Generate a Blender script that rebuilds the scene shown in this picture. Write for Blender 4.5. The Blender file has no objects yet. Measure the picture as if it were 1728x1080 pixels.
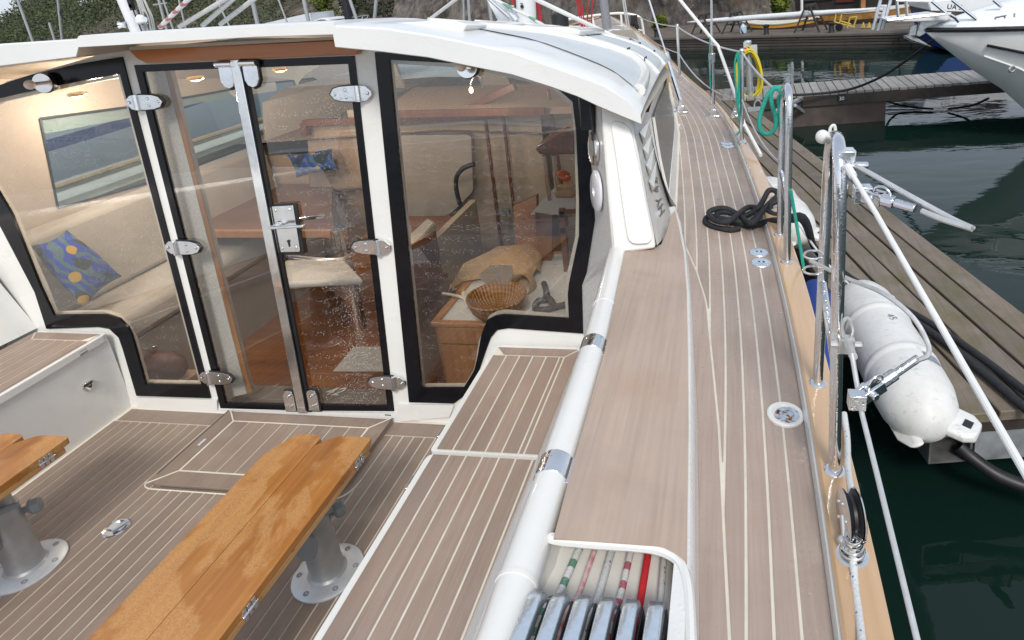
import bpy, bmesh, math, random
from math import sin, cos, pi, radians, sqrt, atan2
from mathutils import Vector, Matrix, geometry, noise

random.seed(7)
SC = bpy.context.scene
COL = SC.collection

# ------------------------------------------------------------------ camera
# Two frames share the eye point: 'b' = the sailboat (heeled about 2.5 degrees at her berth),
# 'g' = gravity (water, pontoons, quay, sky).  The Blender world is 'g'.
FPX, CX, CY = 1075.0, 1075.0, 333.0
EYE = Vector((0, 0, 2.4))
def frame(roll):
    F = Vector(((1228 - CX) / FPX, (-55 - CY) / FPX, 1)).normalized()
    D = F.cross(Vector((cos(roll), -sin(roll), 0))).normalized()
    if D.y < 0: D = -D
    R = D.cross(F)
    return Matrix((R, F, -D))
MBT = frame(0.053)
MG = frame(0.098)
HEEL = Matrix.Translation(EYE) @ (MG @ MBT.transposed()).to_4x4() @ Matrix.Translation(-EYE)

cam = bpy.data.cameras.new("camera")
cam.sensor_width = 36; cam.lens = FPX / 1728 * 36
cam.shift_x = -(CX - 864) / 1728; cam.shift_y = -(540 - CY) / 1728
cam.clip_start = 0.05; cam.clip_end = 1500
co = bpy.data.objects.new("camera", cam); COL.objects.link(co)
m = Matrix((MG.col[0], -MG.col[1], -MG.col[2])).transposed().to_4x4()
co.matrix_world = Matrix.Translation(EYE) @ m
SC.camera = co

# ------------------------------------------------------------------ light
W = bpy.data.worlds.new("World"); SC.world = W; W.use_nodes = True
nt = W.node_tree; nt.nodes.clear()
SUN_EL, SUN_AZ = radians(44), radians(163)      # high soft light from behind the photographer
sky = nt.nodes.new('ShaderNodeTexSky'); sky.sky_type = 'NISHITA'; sky.sun_disc = False
sky.sun_elevation = SUN_EL; sky.sun_rotation = SUN_AZ
sky.air_density = 1.0; sky.dust_density = 1.5; sky.ozone_density = 1.5
hs = nt.nodes.new('ShaderNodeHueSaturation'); hs.inputs['Saturation'].default_value = 0.45
bg = nt.nodes.new('ShaderNodeBackground'); bg.inputs['Strength'].default_value = 0.15
wo = nt.nodes.new('ShaderNodeOutputWorld')
nt.links.new(sky.outputs[0], hs.inputs['Color']); ov = nt.nodes.new('ShaderNodeMix'); ov.data_type = 'RGBA'; ov.inputs[0].default_value = .6; ov.inputs[7].default_value = (3.4, 3.85, 4.6, 1)   # even overcast veil
nt.links.new(hs.outputs[0], ov.inputs[6]); nt.links.new(ov.outputs[2], bg.inputs[0]); nt.links.new(bg.outputs[0], wo.inputs[0])
sl = bpy.data.lights.new("sun", 'SUN'); sl.energy = 1.75; sl.angle = radians(14); sl.color = (1.0, 0.95, 0.87)
so = bpy.data.objects.new("sun", sl); COL.objects.link(so)
sd = Vector((sin(SUN_AZ) * cos(SUN_EL), cos(SUN_AZ) * cos(SUN_EL), sin(SUN_EL)))
so.rotation_euler = sd.to_track_quat('Z', 'Y').to_euler(); so.location = (0, -3, 12)
SC.view_settings.view_transform = 'Standard'; SC.view_settings.look = 'None'
SC.view_settings.exposure = 0.42; SC.view_settings.gamma = 1.0
SC.cycles.max_bounces = 10; SC.cycles.transparent_max_bounces = 16

# ------------------------------------------------------------------ where a thing seen at a pixel of the photograph stands
def ray(x, y, M): return M @ Vector(((x - CX) / FPX, (y - CY) / FPX, 1))
def hit(x, y, n, p, M):
    d = ray(x, y, M); n = Vector(n)
    return EYE + d * (n.dot(Vector(p) - EYE) / n.dot(d))
def bz(x, y, z): return hit(x, y, (0, 0, 1), (0, 0, z), MBT)
def bx(x, y, X): return hit(x, y, (1, 0, 0), (X, 0, 0), MBT)
def by(x, y, Y): return hit(x, y, (0, 1, 0), (0, Y, 0), MBT)
BN = Vector((0, -1, 0.1)).normalized()          # bulkhead normal, towards the cockpit
def bb(x, y, off=0.0): return hit(x, y, BN, Vector((0, 2.16, .6)) + BN * off, MBT)
def gz(x, y, z): return hit(x, y, (0, 0, 1), (0, 0, z), MG)
def gx(x, y, X): return hit(x, y, (1, 0, 0), (X, 0, 0), MG)
def gy(x, y, Y): return hit(x, y, (0, 1, 0), (0, Y, 0), MG)
def bsurf(x, y, zf):
    z = 1.32
    for _ in range(25):
        p = bz(x, y, z); z = zf(p.x, p.y)
    return bz(x, y, z)
def lerp(a, b, t): return a + (b - a) * t
def interp(pts, t):
    if t <= pts[0][0]: return pts[0][1]
    for (a, va), (b, vb) in zip(pts, pts[1:]):
        if t <= b: return va + (vb - va) * (t - a) / (b - a)
    return pts[-1][1]
def smooth(pts, n=6, closed=False):
    pts = [Vector(p) for p in pts]; N = len(pts); out = []
    rng = range(N) if closed else range(N - 1)
    for i in rng:
        if closed: p0, p1, p2, p3 = pts[(i - 1) % N], pts[i], pts[(i + 1) % N], pts[(i + 2) % N]
        else:
            p1, p2 = pts[i], pts[i + 1]
            p0 = pts[i - 1] if i else p1 * 2 - p2
            p3 = pts[i + 2] if i + 2 < N else p2 * 2 - p1
        for k in range(n):
            t = k / n
            out.append(0.5 * ((2 * p1) + (p2 - p0) * t + (2 * p0 - 5 * p1 + 4 * p2 - p3) * t * t + (3 * p1 - p0 - 3 * p2 + p3) * t ** 3))
    if not closed: out.append(pts[-1])
    return out
def fillet(pts, r, n=4):
    pts = [Vector(p) for p in pts]; N = len(pts); out = []
    for i in range(N):
        rr = r[i] if isinstance(r, (list, tuple)) else r
        p, a, b = pts[i], pts[i - 1], pts[(i + 1) % N]
        if rr <= 0: out.append(p); continue
        u, v = (a - p), (b - p); d = min(rr, u.length * .45, v.length * .45)
        s, e = p + u.normalized() * d, p + v.normalized() * d
        for k in range(n + 1):
            t = k / n; out.append(s * (1 - t) ** 2 + p * 2 * t * (1 - t) + e * t * t)
    return out

# ------------------------------------------------------------------ mesh collecting
class MB:
    def __init__(s): s.v = []; s.f = []; s.a = []; s.m = []; s.val = 0.0; s.mi = 0
    def add(s, vs, fs):
        o = len(s.v); s.v += [Vector(v) for v in vs]
        for f in fs: s.f.append([i + o for i in f]); s.a.append(s.val); s.m.append(s.mi)
        return s
    def quad(s, a, b, c, d): return s.add([a, b, c, d], [(0, 1, 2, 3)])
    def poly(s, pts):
        pts = [Vector(p) for p in pts]
        tr = geometry.tessellate_polygon([pts])
        return s.add(pts, [tuple(t) for t in tr])
    def box(s, c, d, R=None):
        c = Vector(c); R = R or Matrix.Identity(3); vs = []
        for x in (-.5, .5):
            for y in (-.5, .5):
                for z in (-.5, .5): vs.append(c + R @ Vector((x * d[0], y * d[1], z * d[2])))
        return s.add(vs, [(0, 1, 3, 2), (4, 6, 7, 5), (0, 4, 5, 1), (2, 3, 7, 6), (0, 2, 6, 4), (1, 5, 7, 3)])
    def bar(s, a, b, w, h, up=(0, 0, 1)):
        a, b = Vector(a), Vector(b); d = b - a; y = d.normalized(); x = y.cross(Vector(up))
        if x.length < 1e-5: x = Vector((1, 0, 0))
        x.normalize(); z = x.cross(y); R = Matrix((x, y, z)).transposed()
        return s.box((a + b) / 2, (w, d.length, h), R)
    def prism(s, pts, ext, holes=()):
        loops = [[Vector(p) for p in pts]] + [[Vector(p) for p in h] for h in holes]; ext = Vector(ext)
        allp = [p for l in loops for p in l]; n = len(allp)
        tr = geometry.tessellate_polygon(loops)
        fs = [tuple(t) for t in tr] + [tuple(i + n for i in reversed(t)) for t in tr]; o = 0
        for l in loops:
            k = len(l)
            for i in range(k): fs.append((o + i, o + (i + 1) % k, o + (i + 1) % k + n, o + i + n))
            o += k
        return s.add(allp + [p + ext for p in allp], fs)
    def ring(s, outer, inner, ext):
        outer = [Vector(p) for p in outer]; inner = [Vector(p) for p in inner]; n = len(outer); ext = Vector(ext)
        vs = outer + inner + [p + ext for p in outer] + [p + ext for p in inner]; fs = []
        for i in range(n):
            j = (i + 1) % n
            fs += [(i, j, n + j, n + i), (2 * n + i, 3 * n + i, 3 * n + j, 2 * n + j), (i, 2 * n + i, 2 * n + j, j), (n + i, n + j, 3 * n + j, 3 * n + i)]
        return s.add(vs, fs)
    def tube(s, pts, r, seg=8, closed=False, cap=True):
        pts = [Vector(p) for p in pts]; n = len(pts)
        if n < 2: return s
        rs = r if isinstance(r, (list, tuple)) else [r] * n
        T = []
        for i in range(n):
            if closed: t = pts[(i + 1) % n] - pts[i - 1]
            else: t = pts[min(i + 1, n - 1)] - pts[max(i - 1, 0)]
            T.append(t.normalized() if t.length > 1e-9 else Vector((0, 0, 1)))
        u = T[0].orthogonal().normalized(); vs = []
        for i in range(n):
            u = (u - T[i] * u.dot(T[i])); u = u.normalized() if u.length > 1e-6 else T[i].orthogonal().normalized()
            w = T[i].cross(u)
            for k in range(seg):
                a = 2 * pi * k / seg; vs.append(pts[i] + (u * cos(a) + w * sin(a)) * rs[i])
        fs = []
        for i in range(n if closed else n - 1):
            j = (i + 1) % n
            for k in range(seg): fs.append((i * seg + k, i * seg + (k + 1) % seg, j * seg + (k + 1) % seg, j * seg + k))
        if cap and not closed: fs += [tuple(reversed(range(seg))), tuple(range((n - 1) * seg, n * seg))]
        return s.add(vs, fs)
    def lathe(s, prof, o, axis=(0, 0, 1), seg=24, sx=1.0):
        o = Vector(o); z = Vector(axis).normalized(); x = z.orthogonal().normalized(); y = z.cross(x); vs = []; n = len(prof)
        for (r, h) in prof:
            for k in range(seg):
                a = 2 * pi * k / seg; vs.append(o + z * h + (x * cos(a) + y * sin(a)) * max(r, 1e-5))
        fs = [(i * seg + k, i * seg + (k + 1) % seg, (i + 1) * seg + (k + 1) % seg, (i + 1) * seg + k) for i in range(n - 1) for k in range(seg)]
        fs += [tuple(reversed(range(seg))), tuple(range((n - 1) * seg, n * seg))]
        return s.add(vs, fs)
    def loft(s, rows, closed=False):
        n = len(rows[0]); vs = [p for r in rows for p in r]; fs = []
        for i in range(len(rows) - 1):
            for k in range(n if closed else n - 1):
                fs.append((i * n + k, i * n + (k + 1) % n, (i + 1) * n + (k + 1) % n, (i + 1) * n + k))
        return s.add(vs, fs)
    def sphere(s, c, r, seg=12, rings=8, sc=(1, 1, 1)):
        c = Vector(c); vs = []; fs = []
        for i in range(rings + 1):
            t = pi * i / rings
            for k in range(seg):
                a = 2 * pi * k / seg; vs.append(c + Vector((r * sc[0] * sin(t) * cos(a), r * sc[1] * sin(t) * sin(a), r * sc[2] * cos(t))))
        for i in range(rings):
            for k in range(seg): fs.append((i * seg + k, (i + 1) * seg + k, (i + 1) * seg + (k + 1) % seg, i * seg + (k + 1) % seg))
        return s.add(vs, fs)

BASE = {}
def obj(name, mb, mat, parent=None, base=None, fr='b', smooth_angle=35, bevel=0.0, solid=0.0, merge=True, bseg=2):
    """link one mesh object; parts keep the frame of the thing they belong to"""
    b = BASE[parent.name] if parent else Vector(base if base is not None else (0, 0, 0))
    me = bpy.data.meshes.new(name)
    me.from_pydata([v - b for v in mb.v], [], mb.f)
    at = me.attributes.new('rnd', 'FLOAT', 'FACE'); at.data.foreach_set('value', mb.a)
    mats = mat if isinstance(mat, (list, tuple)) else [mat]
    for q in mats: me.materials.append(q)
    if len(mats) > 1: me.polygons.foreach_set('material_index', mb.m)
    bm = bmesh.new(); bm.from_mesh(me)
    if merge: bmesh.ops.remove_doubles(bm, verts=bm.verts, dist=1e-5)
    bmesh.ops.recalc_face_normals(bm, faces=bm.faces); bm.to_mesh(me); bm.free()
    if smooth_angle:
        me.polygons.foreach_set('use_smooth', [True] * len(me.polygons))
        me.set_sharp_from_angle(angle=radians(smooth_angle))
    me.update()
    o = bpy.data.objects.new(name, me); COL.objects.link(o); BASE[o.name] = b
    if parent: o.parent = parent
    else: o.matrix_world = (HEEL if fr == 'b' else Matrix.Identity(4)) @ Matrix.Translation(b)
    if solid:
        md = o.modifiers.new('solid', 'SOLIDIFY'); md.thickness = solid; md.offset = 0
    if bevel:
        md = o.modifiers.new('bevel', 'BEVEL'); md.width = bevel; md.segments = bseg; md.limit_method = 'ANGLE'; md.angle_limit = radians(40)
        md.harden_normals = False
    return o
def tag(o, label=None, cat=None, group=None, kind=None):
    if label: o['label'] = label
    if cat: o['category'] = cat
    if group: o['group'] = group
    if kind: o['kind'] = kind
    return o
def thing(name, base, label, cat, group=None, fr='b'):
    o = bpy.data.objects.new(name, None); COL.objects.link(o); o.empty_display_size = .1
    b = Vector(base); BASE[o.name] = b
    o.matrix_world = (HEEL if fr == 'b' else Matrix.Identity(4)) @ Matrix.Translation(b)
    return tag(o, label, cat, group)
def dup(root, shift, label, group=None, fr='b'):
    def cp(o, par):
        c = o.copy(); COL.objects.link(c); BASE[c.name] = BASE[o.name]
        if par: c.parent = par
        for ch in list(o.children): cp(ch, c)
        return c
    r = cp(root, None)
    r.matrix_world = (HEEL if fr == 'b' else Matrix.Identity(4)) @ Matrix.Translation(BASE[root.name] + Vector(shift))
    r['label'] = label
    if group: r['group'] = group
    return r

# ------------------------------------------------------------------ materials
class NG:
    def __init__(s, name):
        s.m = bpy.data.materials.new(name); s.m.use_nodes = True; s.t = s.m.node_tree; s.t.nodes.clear()
        s.out = s.n('ShaderNodeOutputMaterial')
    def n(s, typ, **kw):
        q = s.t.nodes.new(typ)
        for k, v in kw.items(): setattr(q, k, v)
        return q
    def l(s, a, b): s.t.links.new(a, b)
    def val(s, sock, v):
        if hasattr(v, 'is_output') or hasattr(v, 'links'): s.l(v, sock)
        elif isinstance(v, (tuple, list)) and len(v) == 3 and sock.type == 'RGBA': sock.default_value = (*v, 1)
        else: sock.default_value = v
    def coords(s, kind='Object', scale=(1, 1, 1), rot=(0, 0, 0)):
        c = s.n('ShaderNodeTexCoord'); mp = s.n('ShaderNodeMapping'); mp.inputs['Scale'].default_value = scale; mp.inputs['Rotation'].default_value = rot
        s.l(c.outputs[kind], mp.inputs[0]); return mp.outputs[0]
    def noise(s, vec, scale, detail=4, rough=.55, dist=0):
        q = s.n('ShaderNodeTexNoise'); s.l(vec, q.inputs['Vector']); q.inputs['Scale'].default_value = scale
        q.inputs['Detail'].default_value = detail; q.inputs['Roughness'].default_value = rough; q.inputs['Distortion'].default_value = dist
        return q.outputs['Fac']
    def ramp(s, fac, stops):
        q = s.n('ShaderNodeValToRGB'); s.l(fac, q.inputs[0]); e = q.color_ramp.elements
        while len(e) < len(stops): e.new(.5)
        for el, (p, c) in zip(e, stops): el.position = p; el.color = (*c, 1) if not isinstance(c, float) else (c, c, c, 1)
        return q.outputs[0]
    def mix(s, fac, a, b, mode='MIX'):
        q = s.n('ShaderNodeMix', data_type='RGBA', blend_type=mode); s.val(q.inputs[0], fac); s.val(q.inputs[6], a); s.val(q.inputs[7], b); return q.outputs[2]
    def math(s, op, a, b=0.0, c=0.0):
        q = s.n('ShaderNodeMath', operation=op); s.val(q.inputs[0], a); s.val(q.inputs[1], b); s.val(q.inputs[2], c); return q.outputs[0]
    def bump(s, h, strength=.3, dist=.002):
        q = s.n('ShaderNodeBump'); q.inputs['Strength'].default_value = strength; q.inputs['Distance'].default_value = dist; s.l(h, q.inputs['Height']); return q.outputs[0]
    def attr(s, name): q = s.n('ShaderNodeAttribute', attribute_name=name); return q.outputs['Fac']
    def bsdf(s, color, rough=.5, metal=0.0, normal=None, coat=0.0, spec=.5, crough=.1):
        q = s.n('ShaderNodeBsdfPrincipled'); s.val(q.inputs['Base Color'], color); s.val(q.inputs['Roughness'], rough); s.val(q.inputs['Metallic'], metal)
        q.inputs['Specular IOR Level'].default_value = spec; q.inputs['Coat Weight'].default_value = coat; q.inputs['Coat Roughness'].default_value = crough
        if normal is not None: s.l(normal, q.inputs['Normal'])
        s.l(q.outputs[0], s.out.inputs[0]); s.p = q; return s.m

def plain(name, c, rough=.5, metal=0.0, var=.12, scale=20, bump=.0, coat=0.0, spec=.5, bscale=None):
    g = NG(name); v = g.coords(); nz = g.noise(v, scale)
    lo = tuple(max(0, x * (1 - var)) for x in c); hi = tuple(min(1, x * (1 + var)) for x in c)
    colr = g.ramp(nz, [(.3, lo), (.7, hi)])
    nr = g.bump(g.noise(v, bscale or scale * 4), bump, .002) if bump else None
    rv = g.math('MULTIPLY_ADD', nz, .18, rough - .09)
    return g.bsdf(colr, rv, metal, nr, coat, spec)

def wood(name, dark, mid, light, axis='Y', scale=1.0, rough=.5, coat=0.0, bump=.15, plank=0.0, wet=0.0, contrast=1.0):
    g = NG(name)
    st = {'X': (1.2, 26, 26), 'Y': (26, 1.2, 26), 'Z': (26, 26, 1.2)}[axis]
    v = g.coords('Object', tuple(q * scale for q in st))
    v2 = g.coords('Object', tuple(q * scale * 4 for q in st))
    big = g.coords('Object', (3, 3, 3))
    n1 = g.noise(v, 1.0, 5, .6, .6); n2 = g.noise(v2, 1.0, 3, .6); n3 = g.noise(big, 1.0, 4)
    f = g.math('ADD', g.math('MULTIPLY', n1, .6), g.math('MULTIPLY', n2, .4))
    f = g.math('MULTIPLY_ADD', g.math('SUBTRACT', n3, .5), .35, f)
    col = g.ramp(f, [(.28, dark), (.5, mid), (.74, light)])
    if plank:
        a = g.attr('rnd'); k = g.math('MULTIPLY_ADD', a, plank, 1 - plank / 2)
        kk = g.n('ShaderNodeCombineColor'); [g.l(k, kk.inputs[i]) for i in range(3)]
        col = g.mix(1.0, col, kk.outputs[0], 'MULTIPLY')
    r = rough
    if wet:
        w = g.ramp(g.noise(g.coords('Object', (1.3, .8, 1)), 4.2, 7, .62, .3), [(.475, 0.0), (.525, 1.0)])
        drop = g.ramp(g.noise(g.coords('Object', (1, 1, 1)), 190, 3, .6), [(.42, 0.0), (.58, 1.0)])
        dull = g.mix(g.math('MULTIPLY_ADD', drop, .30, .2), col, (.62, .38, .16))
        col = g.mix(g.math('MULTIPLY', w, wet), col, dull)
        r = g.math('MULTIPLY_ADD', w, .35, rough)
    else:
        r = g.math('MULTIPLY_ADD', n3, .25, rough - .12)
    return g.bsdf(col, r, 0, g.bump(f, bump, .002), coat)

MT = {}
# greyed teak deck, wet here and there
def teak(name, base, planks=.22, rough=.5, stain=.5, contrast=1.0, moss=0.0):
    g = NG(name)
    v = g.coords('Object', (34, 1.1, 34)); v2 = g.coords('Object', (150, 4, 150)); o = g.coords('Object', (1, 1, 1))
    n1 = g.noise(v, 1.0, 5, .62, .5); n2 = g.noise(v2, 1.0, 3, .6); n3 = g.noise(o, 2.3, 5, .6); n4 = g.noise(o, 9, 4, .6)
    f = g.math('ADD', g.math('MULTIPLY', n1, .55), g.math('MULTIPLY', n2, .45))
    d = tuple(x * (1 - .38 * contrast) for x in base); l = tuple(min(1, x * (1 + .32 * contrast)) for x in base)
    col = g.ramp(f, [(.3, d), (.5, base), (.72, l)])
    k = g.math('MULTIPLY_ADD', g.attr('rnd'), planks, 1 - planks / 2)
    kk = g.n('ShaderNodeCombineColor'); [g.l(k, kk.inputs[i]) for i in range(3)]
    col = g.mix(1.0, col, kk.outputs[0], 'MULTIPLY')
    warm = tuple(x * y for x, y in zip(base, (.92, .80, .70)))
    st = g.ramp(n3, [(.52, 0.0), (.68, 1.0)])
    col = g.mix(g.math('MULTIPLY', st, stain), col, warm)
    n5 = g.noise(o, 1.3, 6, .62, .8); dk_ = g.math('MULTIPLY_ADD', g.ramp(n5, [(.40, 1.0), (.58, 0.0)]), -.16, 1.0)
    k5 = g.n('ShaderNodeCombineColor'); [g.l(dk_, k5.inputs[i]) for i in range(3)]
    col = g.mix(1.0, col, k5.outputs[0], 'MULTIPLY')
    n6 = g.noise(o, 38, 5, .7); col = g.mix(g.math('MULTIPLY', g.ramp(n6, [(.68, 0.0), (.76, 1.0)]), .30), col, tuple(min(1, x * 1.5 + .06) for x in base))
    if moss: col = g.mix(g.math('MULTIPLY', g.ramp(g.noise(o, 3.1, 6, .7), [(.47, 0.0), (.63, 1.0)]), moss), col, (.105, .10, .035))
    r = g.math('ADD', g.math('MULTIPLY', g.ramp(n4, [(.35, 0.0), (.62, 1.0)]), .28), rough - .22)
    return g.bsdf(col, r, 0, g.bump(f, .22, .0015), 0.0, .5)
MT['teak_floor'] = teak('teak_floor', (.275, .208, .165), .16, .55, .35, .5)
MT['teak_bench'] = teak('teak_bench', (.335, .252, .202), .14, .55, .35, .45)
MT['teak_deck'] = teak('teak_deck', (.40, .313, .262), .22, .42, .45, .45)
MT['teak_panel'] = teak('teak_panel', (.445, .34, .272), 0, .5, .5, .4)
MT['caulk'] = plain('caulk', (.70, .65, .55), .6, var=.08)
MT['caulk_dark'] = plain('caulk_dark', (.10, .09, .085), .6, var=.1)
def gelcoat(name, c, rough=.28, drops=.0):
    g = NG(name); o = g.coords('Object', (1, 1, 1)); n = g.noise(o, 3.5, 5)
    col = g.ramp(n, [(.3, tuple(x * .94 for x in c)), (.7, c)])
    dn = g.noise(g.coords('Object', (1, 1, 2.2)), 9, 6, .7, .5); col = g.mix(g.math('MULTIPLY', g.ramp(dn, [(.56, 0.0), (.72, 1.0)]), .22), col, tuple(x * y for x, y in zip(c, (.74, .70, .62))))
    r = g.math('MULTIPLY_ADD', n, .15, rough - .07)
    nr = None
    if drops:
        vr = g.n('ShaderNodeTexVoronoi'); g.l(o, vr.inputs['Vector']); vr.inputs['Scale'].default_value = 85
        nr = g.bump(g.ramp(vr.outputs['Distance'], [(.0, 1.0), (.35, 0.0)]), drops, .003)
    return g.bsdf(col, r, 0, nr, .4, .5, .08)
MT['gel'] = gelcoat('white_gelcoat', (.77, .765, .73))
MT['gelwet'] = gelcoat('wet_white_gelcoat', (.77, .77, .745), .2, .25)
MT['nonskid'] = plain('grey_nonskid', (.56, .60, .62), .42, var=.07, scale=6, bump=.4, bscale=420)
MT['steel'] = plain('stainless_steel', (.78, .78, .78), .16, 1.0, .08, 30)
def wetsteel(name, c, rough):
    g = NG(name); o = g.coords('Object', (1, 1, 1)); vr = g.n('ShaderNodeTexVoronoi'); g.l(o, vr.inputs['Vector']); vr.inputs['Scale'].default_value = 130
    d = g.ramp(vr.outputs['Distance'], [(.0, 1.0), (.42, 0.0)]); n = g.noise(o, 14, 4)
    return g.bsdf(g.ramp(n, [(.3, tuple(x * .85 for x in c)), (.7, c)]), rough, 1.0, g.bump(d, .2, .0015))
MT['wetsteel'] = wetsteel('wet_stainless_steel', (.80, .81, .83), .14)
MT['clutchsteel'] = plain('satin_blue_steel', (.66, .73, .80), .24, .75, .08, 40, .25, bscale=150)
MT['alu'] = plain('grey_aluminium', (.44, .45, .45), .42, .55, .1, 25)
MT['alu_light'] = plain('pale_grey_aluminium', (.60, .63, .66), .38, .45, .06, 25)
MT['mastwhite'] = plain('white_painted_spar', (.74, .75, .76), .3, var=.05)
MT['darksteel'] = plain('dull_dark_steel', (.13, .13, .13), .55, .4, .35, 14)
MT['black'] = plain('black_border', (.010, .010, .012), .25, var=.3, coat=.3)
MT['rubber'] = plain('black_rubber', (.014, .014, .016), .45, var=.3)
MT['knob'] = plain('grey_plastic_knob', (.25, .27, .28), .5, var=.1)
MT['table'] = wood('varnished_table_wood', (.27, .092, .014), (.42, .165, .032), (.53, .245, .062), 'Y', .55, .3, .25, .08, .12, .9)
MT['tableside'] = wood('varnished_table_edge', (.24, .11, .03), (.45, .23, .08), (.60, .36, .15), 'Y', .7, .35, .2, .1)
MT['mahog'] = wood('mahogany', (.20, .060, .015), (.33, .105, .024), (.42, .15, .038), 'X', .6, .3, .35, .05)
MT['mahogz'] = wood('mahogany_upright', (.10, .034, .014), (.17, .062, .024), (.24, .095, .038), 'Z', .6, .35, .25, .05)
MT['caprail'] = wood('varnished_caprail', (.44, .275, .145), (.53, .345, .195), (.61, .415, .25), 'Y', .5, .2, .55, .05)
MT['sole'] = wood('cabin_sole', (.12, .040, .012), (.20, .072, .02), (.29, .115, .035), 'X', .5, .3, .3, .05)
MT['oak'] = wood('light_wood', (.24, .10, .035), (.36, .165, .06), (.46, .235, .095), 'Z', .6, .4, .2, .05)
MT['grime'] = plain('white_grime', (.62, .60, .56), .5, var=.1)
# ================================================================== the sailboat we stand on
boat = thing('sailboat', (-1.9, 2.2, 1.0), 'white sailboat with teak decks, glazed deckhouse and twin glass doors, seen from her own cockpit', 'sailboat')
XC = -1.9
def zd0(Y): return 1.30 + .012 * (Y - 1) + .003 * (Y - 1) ** 2
def zdk(x, Y): return zd0(Y) + .05 * (.25 - x) if x > -1.2 else zd0(Y) + .0725
def curve(px, zoff=0.0):
    pts = [bsurf(a, b, lambda x, Y: zdk(x, Y) + zoff) for a, b in px]
    return sorted([(p.y, p.x) for p in pts])
rin = curve([(1408,1080),(1383,900),(1359,720),(1350,660),(1312,470),(1294,400),(1272,333),(1231,220),(1197,173),(1160,143)])
rtop = curve([(1421,1080),(1396,900),(1371,720),(1360,660),(1320,470),(1301,400),(1281,333),(1241,227),(1207,175),(1167,141)], .035)
rout = curve([(1509,1080),(1493,997),(1476,910),(1443,783),(1428,727),(1403,653),(1376,523),(1339,413),(1296,300),(1264,240),(1240,207),(1222,185),(1207,167),(1185,148),(1161,130)], .045)
bowi = [(7.4, -.86), (8.6, -1.26), (9.6, -1.62), (10.35, -1.9)]
def ext(c, d):
    c0 = [q for q in c if q[0] < 6.2]
    c0 = [(c0[0][0] - 1.0, c0[0][1] - .03)] + c0
    return c0 + [(y, x + d if x > -1.89 else x) for y, x in bowi]
rin, rtop, rout = ext(rin, 0), ext(rtop, .02), ext(rout, .09)
def sm1(c):
    ys = [q[0] for q in c]; Y0, Y1 = ys[0], ys[-1]; n = 120; raw = [(Y0 + (Y1 - Y0) * i / n, interp(c, Y0 + (Y1 - Y0) * i / n)) for i in range(n + 1)]
    out = []
    for i in range(n + 1):
        w = 4 if 4 <= i <= n - 4 else min(i, n - i)
        out.append((raw[i][0], sum(raw[j][1] for j in range(i - w, i + w + 1)) / (2 * w + 1)))
    return out
rin, rtop, rout = sm1(rin), sm1(rtop), sm1(rout)
cin = curve([(1184,1250),(1181,1080),(1180,953),(1179,720),(1167,500),(1151,403),(1141,367),(1144,300),(1146,250),(1147,227),(1141,187),(1131,145)])
cin = [(cin[0][0] - .6, cin[0][1])] + cin + [(7.0, -.75), (8.2, -1.2), (9.2, -1.6)]
YS = [0.0 + i * .06 for i in range(0, 173)]
# ---- hull
for sgn, nm in ((1, 'hull'), (-1, 'hull')):
    mb = MB(); rows = []
    for Y in [-2.5, -1.5, -.7] + YS[::4]:
        yy = max(Y, rout[0][0]); x = interp(rout, yy); 
        if Y < yy: x -= .05 * (yy - Y) ** 1.5
        f = max(0, min(1, (x + 1.9) / 2.1)); z = zd0(max(Y, .2)) + .02
        prof = [(x - .012, z), (x - .01, z - .25), (x - .01 - .03 * (1 - f), .75), (lerp(-1.9, x, .95), .35), (lerp(-1.9, x, .78), -.12), (lerp(-1.9, x, .4), -.5), (-1.9, -.7)]
        rows.append([Vector((px if sgn > 0 else 2 * XC - px, Y, pz)) for px, pz in prof])
    mb.loft(rows)
    obj(nm, mb, MT['gel'], boat)
# ---- side deck: caulking sheet with teak planks laid on it
for sgn in (1, -1):
    mb = MB(); rows = []
    for Y in YS:
        a, b = interp(cin, Y), interp(rin, Y)
        if sgn < 0 and Y > 9.2: break
        a = min(a, b - .005)
        row = [(a - .02, Y), (lerp(a, b, .5), Y), (b + .004, Y)]
        rows.append([Vector((x if sgn > 0 else 2 * XC - x, y, zdk(x, y))) for x, y in row])
    mb.loft(rows)
    deck = obj('side_deck', mb, MT['caulk'], boat)
    if sgn < 0: continue
    pk = MB(); g = .0066
    offs = [0, .053] + [.053 + .0475 * i for i in range(1, 9)]
    def xm(Y):
        a = interp(cin, Y)
        return a + interp([(0, .052), (1.9, .05), (2.15, .035), (2.45, .0)], Y)
    fine = [.0 + .03 * i for i in range(0, 235)]
    for k in range(len(offs) - 1):
        run = []
        def flush():
            if len(run) > 1:
                pk.val = random.random(); pk.loft([[a, b] for a, b in run])
            run.clear()
        for Y in fine:
            e = interp(rin, Y); xr = e - offs[k] - (g / 2 if k else 0); xl = max(e - offs[k + 1] + g / 2, xm(Y) + g / 2)
            if xr - xl > .0015:
                run.append((Vector((xl, Y, zdk(xl, Y) + .002)), Vector((xr, Y, zdk(xr, Y) + .002))))
                if random.random() < .004: flush(); run.append((Vector((xl, Y + .004, zdk(xl, Y) + .002)), Vector((xr, Y + .004, zdk(xr, Y) + .002))))
            else: flush()
        flush()
    pk.val = .5; rows = []
    for Y in fine:
        if Y > 2.4: break
        a, b = interp(cin, Y), xm(Y) - g / 2
        if b - a > .004: rows.append([Vector((a, Y, zdk(a, Y) + .002)), Vector((b, Y, zdk(b, Y) + .002))])
    pk.loft(rows)
    obj('planking', pk, MT['teak_deck'], deck, smooth_angle=0, merge=False)
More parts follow.
